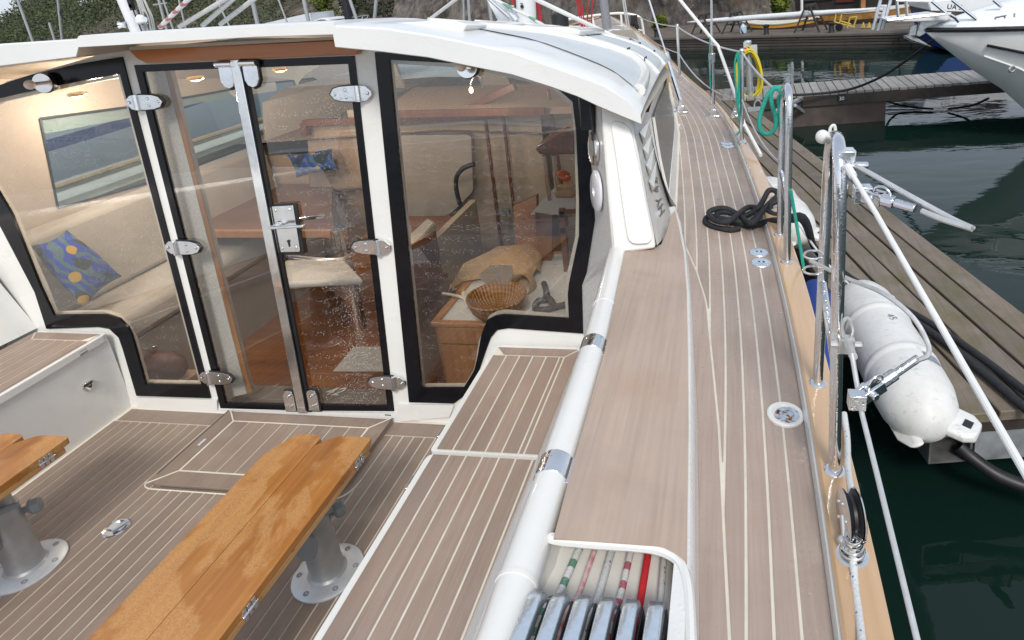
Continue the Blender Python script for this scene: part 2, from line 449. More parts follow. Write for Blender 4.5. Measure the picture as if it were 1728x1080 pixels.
# foredeck and low coachroof ahead of the deckhouse
mb = MB(); rows = []
for Y in YS[66:]:
    b = interp(cin, Y) if Y < 9.0 else interp(rin, Y); b -= .015; rows.append([Vector((x, Y, zd0(Y) + .05 * (.25 - max(x, 2 * XC - x)) * .9 + .004)) for x in [lerp(2 * XC - b, b, t / 8) for t in range(9)]])
mb.loft(rows); obj('foredeck', mb, MT['teak_deck'], boat)
mb = MB(); rows = []
for Y, hw, h in ((4.0, 1.3, .38), (5.0, 1.15, .36), (6.2, .95, .32), (7.2, .75, .25), (7.8, .6, .16), (8.0, .5, .0)):
    z = zd0(Y) + .03
    rows.append([Vector((XC + s * hw, Y, z + hh)) for s, hh in ((-1.05, 0), (-1.0, h * .75), (-.85, h), (0, h * 1.12), (.85, h), (1.0, h * .75), (1.05, 0))])
mb.loft(rows); obj('coachroof', mb, MT['gel'], boat)
# ---- bulwark and varnished cap rail
mb = MB(); rows = []; tr = MB(); trows = []
YR = [y for y in YS if y < 10.2]
for Y in YR:
    a, b, c = interp(rin, Y), interp(rtop, Y), interp(rout, Y); b = min(max(b, a + .006), c - .02)
    z = zdk(a, Y)
    rows.append([Vector((a, Y, z - .01)), Vector((a + .001, Y, z + .012)), Vector((lerp(a, b, .5), Y, z + .031)), Vector((b, Y, z + .034)), Vector((b + .03, Y, z + .034))])
    trows.append([Vector((b - .001, Y, z + .028)), Vector((b, Y, z + .043)), Vector((b + .006, Y, z + .047)), Vector((c - .009, Y, z + .045)), Vector((c, Y, z + .039)), Vector((c + .001, Y, z + .012)), Vector((c - .012, Y, z + .008))])
mb.loft(rows); obj('bulwark', mb, MT['gel'], boat)
tr.loft(trows, closed=True); obj('toe_rail', tr, MT['caprail'], boat)
mb = MB(); mb.loft([[Vector((2 * XC - p.x, p.y, p.z)) for p in r] for r in trows], closed=True); obj('toe_rail', mb, MT['caprail'], boat)
def zrail(x, Y): return zdk(interp(rin, Y), Y) + .046

# ---- starboard coaming with its teak top
ZC = 1.515
pan_px = [(934,908),(964,793),(1021,590),(1031,540),(1053,428),(1056,424),(1100,420),(1116,412),(1126,388),(1133,362),(1139,355),(1146,385),(1154,427),(1159,493),(1161,593),(1162,720),(1160,860),(1159,948),(1150,940),(1137,931),(1121,923),(1100,920),(1064,917)]
pan = [bz(a, b, ZC) for a, b in pan_px]
mb = MB(); mb.prism(pan, (0, 0, -.012)); obj('coaming_panel', mb, MT['teak_panel'], boat)
# white moulding under and around the panel
mb = MB()
outer = [bz(a, b, ZC - .006) for a, b in ((1170,930),(1170,853),(1170,720),(1169,600),(1166,500),(1160,425),(1150,375),(1141,348))]
outer = [outer[0] + Vector((.0, -.45, 0))] + outer
rows = []
for p in outer:
    q = Vector((interp(cin, p.y), p.y, 0)); q.z = zdk(q.x, q.y) - .004
    rows.append([p + Vector((-.03, 0, -.004)), p + Vector((-.006, 0, 0)), p + Vector((0, 0, -.008)), lerp(p, q, .35) , q, q + Vector((.004, 0, -.1))])
mb.loft(rows); obj('coaming', mb, MT['gelwet'], boat)
mb = MB(); lip = [p + Vector((0, 0, -.0121)) for p in pan]
# aft lip rolls out from under the panel
edge = smooth([pan[0] + Vector((-.004, .0, 0)), pan[-1], pan[-3], pan[-4], pan[-6] + Vector((.01, 0, 0))], 5)
edge = [bz(a, b, ZC - .010) for a, b in ((930,905),(936,911),(990,917),(1064,922),(1105,927),(1130,936),(1148,950),(1158,975),(1163,1010),(1166,1080),(1168,1150))]
edge = smooth(edge, 4)
mb = MB(); mb.tube(edge, .0085, 8); obj('coaming_lip', mb, MT['gel'], boat)
cb = MB()
und = [p + Vector((0, 0, -.013)) for p in pan]
cb.prism([q for q in und if q.y > .80] , (0, 0, -.012))
cb.box((-.24, 1.45, 1.37), (.14, .8, .24))
obj('coaming_core', cb, MT['gel'], boat)
# recess with the rope clutches: floor and outer wall
rec = MB(); zr = 1.43
fl = [(-.42, -.2), (-.055, -.2), (-.055, .72), (-.075, 1.05), (-.33, 1.05)]
rec.prism([Vector((x, y, zr)) for x, y in fl], (0, 0, -.02))
w = [Vector((-.056, -.2, zr - .01)), Vector((-.056, .60, zr - .01)), Vector((-.064, .70, zr - .01)), Vector((-.085, .78, zr - .01))]
rec.loft([[p, p + Vector((0, 0, ZC - zr - .004)), p + Vector((.008, 0, ZC - zr - .004))] for p in w])
wl = [Vector((-.30, .95, zr - .01)), Vector((-.30, .80, zr - .01)), Vector((-.325, .7, zr - .01)), Vector((-.345, .55, zr - .01)), Vector((-.36, -.2, zr - .01))]
rec.loft([[p, p + Vector((-.004, 0, .05)), p + Vector((-.02, 0, .085))] for p in wl])
obj('clutch_recess', rec, MT['gel'], boat, smooth_angle=50)
# white rolled coaming edge with stainless bands
roll_px = [(800,1190),(843,1080),(868,1000),(893,925),(945,770),(1001,592),(1020,520),(1043,425)]
roll = smooth([bz(a, b, 1.495) for a, b in roll_px], 6)
mb = MB(); mb.tube(roll, .0335, 16); ro = obj('coaming_roll', mb, MT['gel'], boat, smooth_angle=60)
for px, py in ((998, 601), (931, 812)):
    c = bz(px, py, 1.495); i = min(range(1, len(roll) - 1), key=lambda k: (roll[k] - c).length); t = (roll[i + 1] - roll[i - 1]).normalized(); c = roll[i]
    mb = MB(); mb.tube([c - t * .028, c + t * .028], .0355, 18)
    e = c + Vector((.034, 0, .008)); mb.bar(e - t * .036, e + t * .03, .016, .014)
    mb.tube([e - t * .03 + Vector((.008, 0, .006)), e + t * .03 + Vector((.008, 0, .006))], .004, 8)
    obj('steel_band', mb, MT['wetsteel'], boat, bevel=.0015)
    mb = MB(); mb.bar(e - t * .05 + Vector((.019, 0, -.003)), e + t * .02 + Vector((.019, 0, -.003)), .018, .016); obj('band_pad', mb, MT['gel'], boat, bevel=.004)
for a, b in (((1010,519),(1031,523)), ((852,985),(898,1004))):
    c = bz((a[0]+b[0])/2, (a[1]+b[1])/2, 1.495); i = min(range(1, len(roll) - 1), key=lambda k: (roll[k] - c).length); t = (roll[i + 1] - roll[i - 1]).normalized(); c = roll[i]
    mb = MB(); mb.tube([c - t * .004, c + t * .004], .0352, 16); obj('roll_joint', mb, MT['gel'], boat)
# backrest below the roll
mb = MB(); rows = []
for Y, xt, xb in ((-.3, -.40, -.62), (.6, -.385, -.60), (1.2, -.375, -.592), (1.7, -.37, -.585), (2.0, -.365, -.585), (2.2, -.36, -.60)):
    rows.append([Vector((xt + .02, Y, 1.49)), Vector((xt - .01, Y, 1.46)), Vector((lerp(xt, xb, .5) - .0, Y, 1.25)), Vector((xb + .01, Y, 1.0)), Vector((xb - .004, Y, .975))])
mb.loft(rows); obj('backrest', mb, MT['gelwet'], boat)
rows = [[Vector((2 * XC - p.x, p.y, p.z)) for p in r] for r in rows]
mb = MB(); mb.loft([[r[0] + Vector((-.9, 0, .0))] + r for r in rows]); obj('backrest', mb, MT['gel'], boat)

# ---- cockpit floor
ZF = .585
cf = MB(); cf.quad((-2.80, -.6, ZF), (-.93, -.6, ZF), (-.93, 2.18, ZF), (-2.80, 2.18, ZF)); floor = obj('cockpit_floor', cf, MT['caulk'], boat)
fp = MB(); g = .0058; P = .0488
def zp(x, y, dz=.0022): return Vector((x, y, ZF + dz))
SX0, SX1, SY0, SY1 = -2.36, -1.33, 1.75, 2.14      # raised step in front of the doors
s_fl, s_fr = bz(250, 805, ZF), bz(640, 812, ZF)
SX0 = bz(250, 823, ZF).x; SY0 = bz(250, 823, ZF).y; SX1 = -1.46
x = -2.785; i = 0
while x < -.94:
    x2 = min(x + (.045 if i == 0 else P), -.94); fp.val = random.random()
    a, b = x + g / 2, x2 - g / 2
    yend = 2.055
    fp.quad(zp(a, -.6), zp(b, -.6), zp(b, yend), zp(a, yend)); x = x2; i += 1
fp.val = .4
fp.poly([zp(-2.775, 2.06), zp(SX0 + .02, 2.06), zp(SX0 + .02, 2.14), zp(-2.775, 2.14)])
fp.poly([zp(SX1 - .02, 2.06), zp(-.945, 2.06), zp(-.945, 2.14), zp(SX1 - .02, 2.14)])
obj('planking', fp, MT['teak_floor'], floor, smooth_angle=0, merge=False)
# raised step with its own margin planks
st = MB(); zs = ZF + .022
def rect(x0, x1, y0, y1, z): return [Vector((x0, y0, z)), Vector((x1, y0, z)), Vector((x1, y1, z)), Vector((x0, y1, z))]
st.prism(fillet(rect(SX0, SX1, SY0, 2.135, zs), [.05, .09, 0, 0], 5), (0, 0, -.055))
step = obj('door_step', st, MT['teak_floor'], boat, bevel=.004)
sc = MB(); sc.poly(rect(SX0 + .075, SX1 - .075, SY0 + .07, 2.075, zs + .0006)); obj('caulking', sc, MT['caulk'], step)
sp = MB(); n = 8; a0, a1 = SX0 + .082, SX1 - .082
for i in range(n):
    sp.val = random.random(); sp.poly(rect(lerp(a0, a1, i / n) + .0018, lerp(a0, a1, (i + 1) / n) - .0018, SY0 + .077, 2.068, zs + .0016))
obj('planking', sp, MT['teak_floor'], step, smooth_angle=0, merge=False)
dk = MB()
for a, b in (((SX0, SY0), (SX0 + .078, SY0 + .073)), ((SX1 - .02, SY0 + .02), (SX1 - .078, SY0 + .073)), ((SX0 + .01, 2.14), (SX0 + .078, 2.072)), ((SX1 - .01, 2.14), (SX1 - .078, 2.072))):
    dk.bar((*a, zs + .0008), (*b, zs + .0008), .005, .0022)
rim = fillet(rect(SX0 - .035, SX1 + .04, SY0 - .008, 2.14, ZF + .003), [.06, .11, 0, 0], 6)
dk.tube([p for p in rim[1:] ][:len(rim) - 3], .003, 6)
obj('caulk_lines', dk, MT['caulk'], step)
dk = MB(); dk.bar((SX0 + .06, SY0 - .0015, ZF + .012), (SX1 - .1, SY0 - .0015, ZF + .012), .003, .003); dk.tube([(SX0 + .002, y, zs + .001) for y in (SY0 + .05, 2.14)], .0022, 6); dk.tube([(SX1 - .002, y, zs + .001) for y in (SY0 + .1, 2.14)], .0022, 6)
obj('step_seam', dk, MT['caulk_dark'], step)
lf = MB(); c = bz(341, 746, zs + .002); lf.bar(c - Vector((.0, .02, 0)), c + Vector((.0, .02, 0)), .013, .004); obj('lift_plate', lf, MT['alu_light'], step, bevel=.003)

# ---- benches
ZB = .983
def bench(sgn):
    fx = lambda X: X if sgn > 0 else 2 * XC + .061 - X
    xi, xo, yf, ys = -.954, -.592, 2.168, 1.545
    b = MB()
    b.prism([Vector((fx(x), y, ZB - .035)) for x, y in ((xi + .012, -.5), (xo, -.5), (xo, yf), (xi + .012, yf))], (0, 0, -.40))
    body = obj('bench', b, MT['gel'], boat)
    for (ya, yb) in ((-.5, ys - .006), (ys + .006, yf)):
        t = MB(); pts = [Vector((fx(x), y, ZB - .002)) for x, y in ((xi, ya), (xo, ya), (xo, yb), (xi, yb))]
        rr = [.012, .004, .012, .03]
        t.prism(fillet(pts, rr, 4), (0, 0, -.03)); lid = obj('bench_lid', t, MT['gel'], body, bevel=.006, bseg=3)
        cz = ZB + .0; c = MB(); L = .021
        cc = [(xi + L, ya + .006), (xo + .0, ya + .006), (xo + .0, yb - (.02 if yb == yf else .006)), (xi + L, yb - (.02 if yb == yf else .006))]
        c.poly([Vector((fx(x), y, cz)) for x, y in cc]); obj('caulking', c, MT['caulk'], body)
        p = MB(); g = .0062; y1 = cc[2][1]
        top = y1 - (.052 if yb == yf else 0); x = xi + L; n = 6; w = (xo - .052 * 0 - x) / 6.6; k = 0
        if yb == yf:
            ed = xo - .05
            while x < ed - .004:
                x2 = min(x + .0545, ed); p.val = random.random(); p.poly([Vector((fx(q), yy, cz + .0016)) for q, yy in ((x + (g / 2 if k else 0), ya + .006), (x2 - g / 2, ya + .006), (x2 - g / 2, top - g), (x + (g / 2 if k else 0), top - g))]); x = x2; k += 1
            p.val = .45; p.poly([Vector((fx(q), yy, cz + .0016)) for q, yy in ((xi + L, y1), (xi + L + .042, top), (ed - .0, top), (xo - .006, y1))])
            p.val = .6; p.poly([Vector((fx(q), yy, cz + .0016)) for q, yy in ((ed + g / 2, ya + .006), (xo, ya + .006), (xo, y1 - .004), (ed + g / 2, top - g))])
        else:
            while x < xo - .004:
                x2 = min(x + .0545, xo); p.val = random.random(); p.poly([Vector((fx(q), yy, cz + .0016)) for q, yy in ((x + (g / 2 if k else 0), ya + .006), (x2 - g / 2, ya + .006), (x2 - g / 2, y1), (x + (g / 2 if k else 0), y1))]); x = x2; k += 1
        obj('planking', p, MT['teak_bench'], body, smooth_angle=0, merge=False)
    return body
bs = bench(1); bp_ = bench(-1)
# little hinges on the bench edge, latch on the port locker
for px, py in ((737, 732), (681, 817)):
    c = bz(px, py, ZB - .02); h = MB(); h.box((-.957, c.y, ZB - .022), (.008, .05, .03)); h.tube([(-.962, c.y - .028, ZB - .012), (-.962, c.y + .028, ZB - .012)], .005, 8); obj('hinge', h, MT['wetsteel'], bs, bevel=.001)
xq = 2 * XC + .061 + .954 - .012
h = MB(); c = bx(140, 594, xq + .01); h.box((xq + .008, c.y, c.z), (.01, .035, .022)); h.tube([(xq + .012, c.y - .015, c.z), (xq + .012, c.y + .015, c.z)], .006, 8); obj('hinge', h, MT['alu'], bp_, bevel=.002)
h = MB(); c = bx(150, 652, xq + .01); h.lathe([(0, 0), (.022, 0), (.022, .005), (.014, .008), (0, .008)], (xq, c.y, c.z), (1, 0, 0), 18); h.box((xq + .006, c.y, c.z + .013), (.012, .044, .014)); obj('latch', h, MT['steel'], bp_, bevel=.001)
# port locker side finishing strip
# ---- floor drain
c = bz(196, 892, ZF + .003)
d = MB(); d.lathe([(.044, 0), (.044, .003), (.040, .005), (.036, .004), (.036, -.002)], c); d.bar(c + Vector((-.03, 0, .004)), c + Vector((.03, 0, .004)), .02, .004); d.tube([c + Vector((.006, -.02, .007)), c + Vector((.022, .02, .007))], .006, 8); obj('floor_drain', d, MT['steel'], boat)
# ================================================================== deckhouse
def droplets(g, dens_noise=True, scale=190, lo=.42, hi=.55, amt=.5, col=None):
    o = g.coords('Object', (1, 1, 1)); vr = g.n('ShaderNodeTexVoronoi'); g.l(o, vr.inputs['Vector']); vr.inputs['Scale'].default_value = scale; vr.inputs['Randomness'].default_value = 1
    sz = g.n('ShaderNodeSeparateColor'); g.l(vr.outputs['Color'], sz.inputs[0])
    rad = g.math('MULTIPLY_ADD', sz.outputs[0], .20, .12)
    d = g.math('LESS_THAN', vr.outputs['Distance'], rad)
    n = g.noise(g.coords('Object', (1.6, 1.6, .45)), 2.0, 4, .6)
    k = g.ramp(n, [(lo, 0.0), (hi, 1.0)])
    if col is not None:
        sp_ = g.n('ShaderNodeSeparateXYZ'); g.l(o, sp_.inputs[0]); dx = g.math('MULTIPLY', g.math('ADD', sp_.outputs[0], g.math('MULTIPLY_ADD', sp_.outputs[2], -.06, -col)), 11.0)
        k = g.math('MAXIMUM', g.math('MULTIPLY', k, .45), g.math('POWER', 2.718, g.math('MULTIPLY', g.math('MULTIPLY', dx, dx), -1.0)))
    pres = g.math('LESS_THAN', sz.outputs[1], k)
    return g.math('MULTIPLY', g.math('MULTIPLY', d, pres), amt)
def glass(name, tint=(.86, .88, .87), drops=True, lo=.42, hi=.6, amt=.5, ior=1.5, dim=0.0, col=None):
    g = NG(name); lw = g.n('ShaderNodeLayerWeight'); fc = g.math('POWER', lw.outputs['Facing'], 5.0); fres = g.math('MULTIPLY_ADD', fc, .95, .05)
    tr = g.n('ShaderNodeBsdfTransparent'); tr.inputs[0].default_value = (*tint, 1)
    gl = g.n('ShaderNodeBsdfGlossy'); gl.inputs['Roughness'].default_value = .01; gl.inputs[0].default_value = (1, 1, 1, 1)
    mx = g.n('ShaderNodeMixShader'); g.l(g.math('MULTIPLY', fres, 2.3), mx.inputs[0]); g.l(tr.outputs[0], mx.inputs[1]); g.l(gl.outputs[0], mx.inputs[2])
    res = mx.outputs[0]
    if drops:
        df = g.n('ShaderNodeBsdfDiffuse'); df.inputs[0].default_value = (.75, .77, .78, 1)
        m2 = g.n('ShaderNodeMixShader'); g.l(droplets(g, lo=lo, hi=hi, amt=amt, col=col), m2.inputs[0]); g.l(res, m2.inputs[1]); g.l(df.outputs[0], m2.inputs[2]); res = m2.outputs[0]
    g.l(res, g.out.inputs[0]); return g.m
MT['glass'] = glass('window_glass', (.80, .80, .78), True, .40, .72, .32)
MT['glassdry'] = glass('clear_glass', (.80, .83, .82), False)
MT['glassside'] = glass('side_glass', (.25, .33, .32), True, .3, .6, .35, 1.6)
MT['cream'] = plain('cream_moulding', (.56, .52, .45), .5, var=.06, scale=8)
MT['headlining'] = plain('headlining', (.42, .37, .31), .7, var=.06, scale=10)
MT['grain_wall'] = plain('textured_grey_moulding', (.60, .59, .565), .45, var=.16, scale=120, bump=.25, bscale=300)
LWo = [(205,96),(355,672),(230,668),(207,590),(200,570),(184,555),(165,552),(78,555),(58,493),(0,382),(-60,270),(-75,175),(0,143),(53,126),(130,108)]
LWi = [(202,125),(340,650),(245,649),(222,567),(215,552),(200,538),(177,531),(90,532),(67,483),(18,360),(-40,262),(-48,190),(0,166),(56,153),(130,138)]
RWo = [(632,88),(690,679),(766,681),(800,655),(812,615),(820,592),(828,570),(839,557),(858,554),(984,563),(982,482),(990,460),(1004,371),(1000,305),(994,240),(990,165),(960,120),(800,88)]
RWi = [(656,101),(711,655),(782,655),(800,625),(806,600),(812,565),(822,540),(836,533),(850,531),(960,538),(958,497),(960,478),(977,397),(977,335),(972,222),(966,172),(930,140),(790,108)]
DRo = [(226,110),(598,94),(665,694),(372,689)]
# wall sheet with three openings
def bbx(x, z, off=0): return Vector((x, 2.16 + .1 * (z - .6) , z)) + BN * off
wall_out = [bbx(x, z) for x, z in ((-3.38, .58), (-.36, .58), (-.36, 1.5), (-.40, 1.9), (-.55, 2.03), (-.9, 2.15), (-1.4, 2.22), (-1.9, 2.235), (-2.5, 2.2), (-3.0, 2.1), (-3.3, 1.95), (-3.42, 1.5))]
def off(pts, o): return [bb(a, b, o) for a, b in pts]
def pull(po, pin, t): return [lerp(a, b, t) for a, b in zip(po, pin)]
lwo, lwi, rwo, rwi = off(LWo, 0), off(LWi, 0), off(RWo, 0), off(RWi, 0)
dro = off(DRo, 0)
mb = MB(); mb.prism(wall_out, -BN * .05, [pull(lwo, lwi, .5), pull(rwo, rwi, .5), dro])
obj('aft_bulkhead', mb, MT['gel'], boat, smooth_angle=30)
MT['black_glass'] = plain('black_glass_border', (.006, .006, .008), .16, var=.2, spec=.28)
for po, pin in ((LWo, LWi), (RWo, RWi)):
    mb = MB(); mb.ring(off(po, .008), off(pin, .008), -BN * .012); fr = obj('window_frame', mb, MT['black_glass'], boat, smooth_angle=30)
    mb = MB(); mb.poly(off([(lerp(a, c, .3), lerp(b, d, .3)) for (a, b), (c, d) in zip(po, pin)], -.001)); obj('pane', mb, MT['glass'], fr)
    # pale inner reveal seen through the glass
    mb = MB(); q = off(pin, -.045); c = sum(q, Vector()) / len(q)
    mb.ring([p + (p - c).normalized() * .03 for p in q], [p - (p - c).normalized() * .016 for p in q], -BN * .02); obj('inner_frame', mb, MT['cream'], fr)
# ---- twin doors
def uv(tx, ty, o=0):      # position on the door opening, 0..1 across and down
    a, b, c, d = DRo
    # perspective-free: interpolate in 3-D
    A, B, C, Dd = [bb(*q, o) for q in (a, b, c, d)]
    return lerp(lerp(A, B, tx), lerp(Dd, C, tx), ty)
seamT, seamB = bb(404, 100), bb(514, 693)
def leaf(left):
    A, B, C, Dd = [bb(*q, .004) for q in DRo]; sT, sB = bb(404, 102, .004), bb(514, 693, .004)
    o = [A, sT, sB, Dd] if left else [sT, B, C, sB]
    wl, wr, wt, wb = ((.030, .012, .028, .026) if left else (.018, .030, .030, .026))
    def ins(o):
        a, b, c, d = o; ex1, ex2 = (b - a).normalized(), (c - d).normalized(); dn1, dn2 = (d - a).normalized(), (c - b).normalized()
        return [a + ex1 * wl + dn1 * wt, b - ex1 * wr + dn2 * wt, c - ex2 * wr - dn2 * wb, d + ex2 * wl - dn1 * wb]
    i = ins(o)
    gl = MB(); gl.prism([lerp(p, q, .25) for p, q in zip(o, i)], -BN * .001)
    fr = MB(); fr.ring(o, i, -BN * .018)
    dr = obj('door', fr, MT['black_glass'], boat, smooth_angle=0)
    g2 = MB(); g2.quad(*[lerp(p, q, .3) - BN * .006 for p, q in zip(o, i)])
    obj('pane', g2, MT['glassdoor_l'] if left else MT['glassdoor_r'], dr, smooth_angle=0)
    return dr
MT['glassdoor_l'] = glass('door_glass_dry', (.80, .80, .78), True, .5, .85, .22)
MT['glassdoor_r'] = glass('door_glass_wet', (.78, .78, .76), True, .28, .66, .62, col=.30)
dl, dr = leaf(True), leaf(False)
# stainless meeting stiles
mb = MB(); mb.prism([bb(393, 101, .006), bb(409, 100, .006), bb(522, 693, .006), bb(507, 693, .006)], BN * .02); obj('meeting_stile', mb, MT['steel_brushed'] if 'steel_brushed' in MT else MT['steel'], dl, bevel=.003)
mb = MB(); mb.prism([bb(410, 100, .005), bb(416, 100, .005), bb(528, 693, .005), bb(523, 693, .005)], BN * .012); obj('seal', mb, MT['rubber'], dr)
mb = MB(); mb.prism([bb(403.5, 100, .026), bb(405.5, 100, .026), bb(518, 693, .026), bb(516, 693, .026)], BN * .0015); obj('stile_groove', mb, MT['rubber'], dl)
# lock plate and lever handles
mb = MB(); mb.prism(fillet([bb(*q, .005) for q in ((455, 344), (502, 341), (515, 429), (470, 430))], .012), BN * .006); obj('lock_gasket', mb, MT['rubber'], dr)
lk = MB(); lk.prism(fillet([bb(*q, .011) for q in ((457, 348), (496, 346), (508, 424), (470, 425))], .008), BN * .006)
for q in ((465, 355), (489, 353), (476, 419), (500, 417)): lk.lathe([(.006, 0), (.006, .002), (.003, .004)], bb(*q, .017), BN, 10)
lock = obj('lock_plate', lk, MT['steel'], dr, bevel=.0015)
hn = MB(); a = bb(472, 379, .017); hn.tube([a, a + BN * .045], .010, 10); hn.lathe([(.016, 0), (.016, .006), (.012, .008)], a, BN, 16)
p0 = a + BN * .045; p1 = by(514, 381, p0.y); hn.bar(p0 + Vector((-.012, 0, 0)), p1, .012, .018, BN); obj('handle', hn, MT['steel'], lock, bevel=.003)
hk = MB(); k = bb(487, 407, .018); hk.lathe([(.006, 0), (.006, .003)], k, BN, 12); hk.box(k + Vector((0, -.001, -.014)), (.006, .005, .02)); obj('keyhole', hk, MT['rubber'], lock)
hn = MB(); a = bb(505, 372, -.03); b = bb(548, 366, -.05); hn.tube([a + BN * .02, a - BN * .02, b], .009, 8); obj('inside_handle', hn, MT['steel'], dr)
# pads at head and foot of the stile
for q, d in (((388, 124), dl), ((428, 122), dr)):
    mb = MB(); c = bb(*q, .006); wv, hv = .032, .055
    pts = [c + Vector((sx * wv, .1 * 0, sz)) for sx, sz in ((-1, .045), (1, .045), (1, -.025), (.6, -.05), (0, -.058), (-.6, -.05), (-1, -.025))]
    pts = [Vector((p.x, c.y + .1 * (p.z - c.z), p.z)) for p in pts]
    bk = [p + (p - c) * .12 for p in pts]
    gk = MB(); gk.prism(bk, BN * .005); obj('pad_gasket', gk, MT['rubber'], d)
    mb.prism([p + BN * .005 for p in pts], BN * .014); mb.tube([c + BN * .02 + Vector((-.036, 0, .036)), c + BN * .02 + Vector((.036, 0, .036))], .012, 10)
    mb.lathe([(.007, 0), (.007, .003)], c + BN * .019 + Vector((0, 0, -.035)), BN, 10); obj('catch', mb, MT['wetsteel'], d, bevel=.002)
for q, d in (((491, 674), dl), ((530, 673), dr)):
    c = bb(*q, .006); pts = [c + Vector((sx * .026, 0, sz)) for sx, sz in ((-1, .026), (-.7, .045), (0, .05), (.7, .045), (1, .026), (1, -.052), (-1, -.052))]
    pts = [Vector((p.x, c.y + .1 * (p.z - c.z), p.z)) for p in pts]
    gk = MB(); gk.prism([p + (p - c) * .15 for p in pts], BN * .005); obj('pad_gasket', gk, MT['rubber'], d)
    mb = MB(); mb.prism([p + BN * .005 for p in pts], BN * .008)
    for dz in (.022, -.03): mb.tube([c + Vector((-.004, 0, dz)) + BN * .012, c + Vector((.012, 0, dz + .006)) + BN * .026], .0055, 8)
    obj('foot_pad', mb, MT['steel'], d, bevel=.001)
# strap hinges
def hinge(px, py, side, parent):
    c = bb(px, py, .010); s = side; e = Vector((1, 0, 0))
    pts = [(-.065, .0), (-.05, .02), (-.02, .028), (.02, .03), (.045, .03), (.045, -.03), (.02, -.03), (-.02, -.028), (-.05, -.02)]
    P = [Vector((c.x + s * a, c.y + .1 * z, c.z + z)) for a, z in pts]
    g = MB(); g.prism([p + (p - c) * .14 for p in P], BN * .004); obj('hinge_gasket', g, MT['rubber'], parent)
    h = MB(); h.prism([p + BN * .004 for p in P], BN * .008)
    kx = c.x + s * .052; h.tube([Vector((kx, c.y - .003, c.z - .031)) + BN * .012, Vector((kx, c.y + .003, c.z + .031)) + BN * .012], .012, 12)
    Q = [(.058, .03), (.082, .028), (.105, .008), (.105, -.008), (.082, -.028), (.058, -.03)]
    h.prism([Vector((c.x + s * a, c.y + .1 * z, c.z + z)) + BN * .002 for a, z in Q], BN * .008)
    for a, z in ((-.045, 0), (.0, .014), (.0, -.014), (.09, 0)): h.lathe([(.0065, 0), (.0065, .002), (.003, .0035)], Vector((c.x + s * a, c.y + .1 * z, c.z + z)) + BN * .012, BN, 10)
    obj('hinge', h, MT['wetsteel'], parent, bevel=.0015)
for px, py in ((586, 158), (620, 416), (647, 644)): hinge(px, py, 1, dr)
for px, py in ((254, 172), (318, 417), (373, 637)): hinge(px, py, -1, dl)
# hold-back hooks at the sill
for px, py in ((392, 700), (657, 703)):
    c = bb(px, py, .004); mb = MB(); mb.box(c + Vector((0, -.004, 0)), (.03, .006, .035)); mb.box(c + Vector((-.004, -.022, -.014)), (.034, .03, .005)); mb.tube([c + Vector((-.018, -.03, -.006)), c + Vector((.014, -.03, -.006))], .006, 8); obj('door_stop', mb, MT['steel'], boat, bevel=.001)
# varnished lintel over the doors, wood colour raised to stand in for direct light
mb = MB(); lt = [bb(*q, .03) for q in ((216, 84), (600, 66), (612, 76), (600, 92), (246, 107), (232, 100))]; mb.prism(lt, -BN * .03); obj('lintel', mb, wood('varnished_lintel', (.30, .095, .02), (.46, .155, .034), (.56, .21, .05), 'X', .6, .3, .35, .05), boat, bevel=.004)
mb = MB(); mb.prism([bb(*q, .036) for q in ((218, 79), (600, 60), (600, 65), (218, 85))], -BN * .03); obj('lintel_moulding', mb, MT['cream'], boat)
# sill moulding
mb = MB()
for qs in (((231, 671), (366, 675), (366, 701), (233, 693)), ((366, 693), (670, 698), (670, 712), (366, 704)), ((670, 683), (766, 684), (758, 704), (670, 712))): mb.prism([bb(*q, .012) for q in qs], -BN * .011)
obj('door_sill', mb, MT['gel'], boat, smooth_angle=0)

MT['gelroof'] = gelcoat('roof_gelcoat', (.77, .775, .76), .36, .12)
# ---- roof: top lip and lower lip along the aft edge, then run forward
YL = 2.03
ltop = [(-300, 112), (-190, 97), (-90, 84), (0, 74), (130, 66), (133, 60), (270, 52), (432, 42.5), (563, 37), (566, 43), (649, 47), (732, 60), (800, 74), (864, 87), (947, 117), (1000, 136), (1024, 146), (1060, 170), (1081, 194)]
lbot = [(-330, 150), (-200, 135), (-90, 122), (0, 112), (130, 96), (134, 80), (270, 72), (432, 62.5), (563, 58.5), (567, 80), (639, 87), (722, 97), (799, 113), (864, 126), (931, 147), (975, 163), (1011, 180), (1064, 202), (1083, 209)]
T3 = [by(a, b, YL) for a, b in ltop]; B3 = [by(a, b, YL) for a, b in lbot]
n = len(T3)
fx = [-3.40, -3.38, -3.30, -3.15, -2.85, -2.84, -2.5, -2.1, -1.76, -1.75, -1.5, -1.25, -1.0, -.80, -.62, -.52, -.47, -.40, -.368]
fz = [1.86, 1.92, 1.98, 2.04, 2.09, 2.09, 2.115, 2.125, 2.125, 2.125, 2.115, 2.10, 2.075, 2.045, 2.005, 1.97, 1.95, 1.90, 1.855]
F3 = [Vector((x, 4.15, z)) for x, z in zip(fx, fz)]
E3 = [Vector((lerp(x, XC, .10), 4.45, z - .10)) for x, z in zip(fx, fz)]
rows = [B3, [lerp(b, t, .04) + Vector((0, -.004, 0)) for b, t in zip(B3, T3)], [lerp(b, t, .93) + Vector((0, -.002, 0)) for b, t in zip(B3, T3)], [t + Vector((0, .006, .0)) for t in T3]]
for t in (.06, .12, .3, .5, .7, .85, 1.0):
    r = []
    for a, b in zip(T3, F3):
        p = lerp(a, b, t); p.z += .03 * sin(pi * t) ** .8; r.append(p)
    rows.append(r)
rows.append(E3); rows.append([e + Vector((0, .02, -.08)) for e in E3])
NR = len(rows)
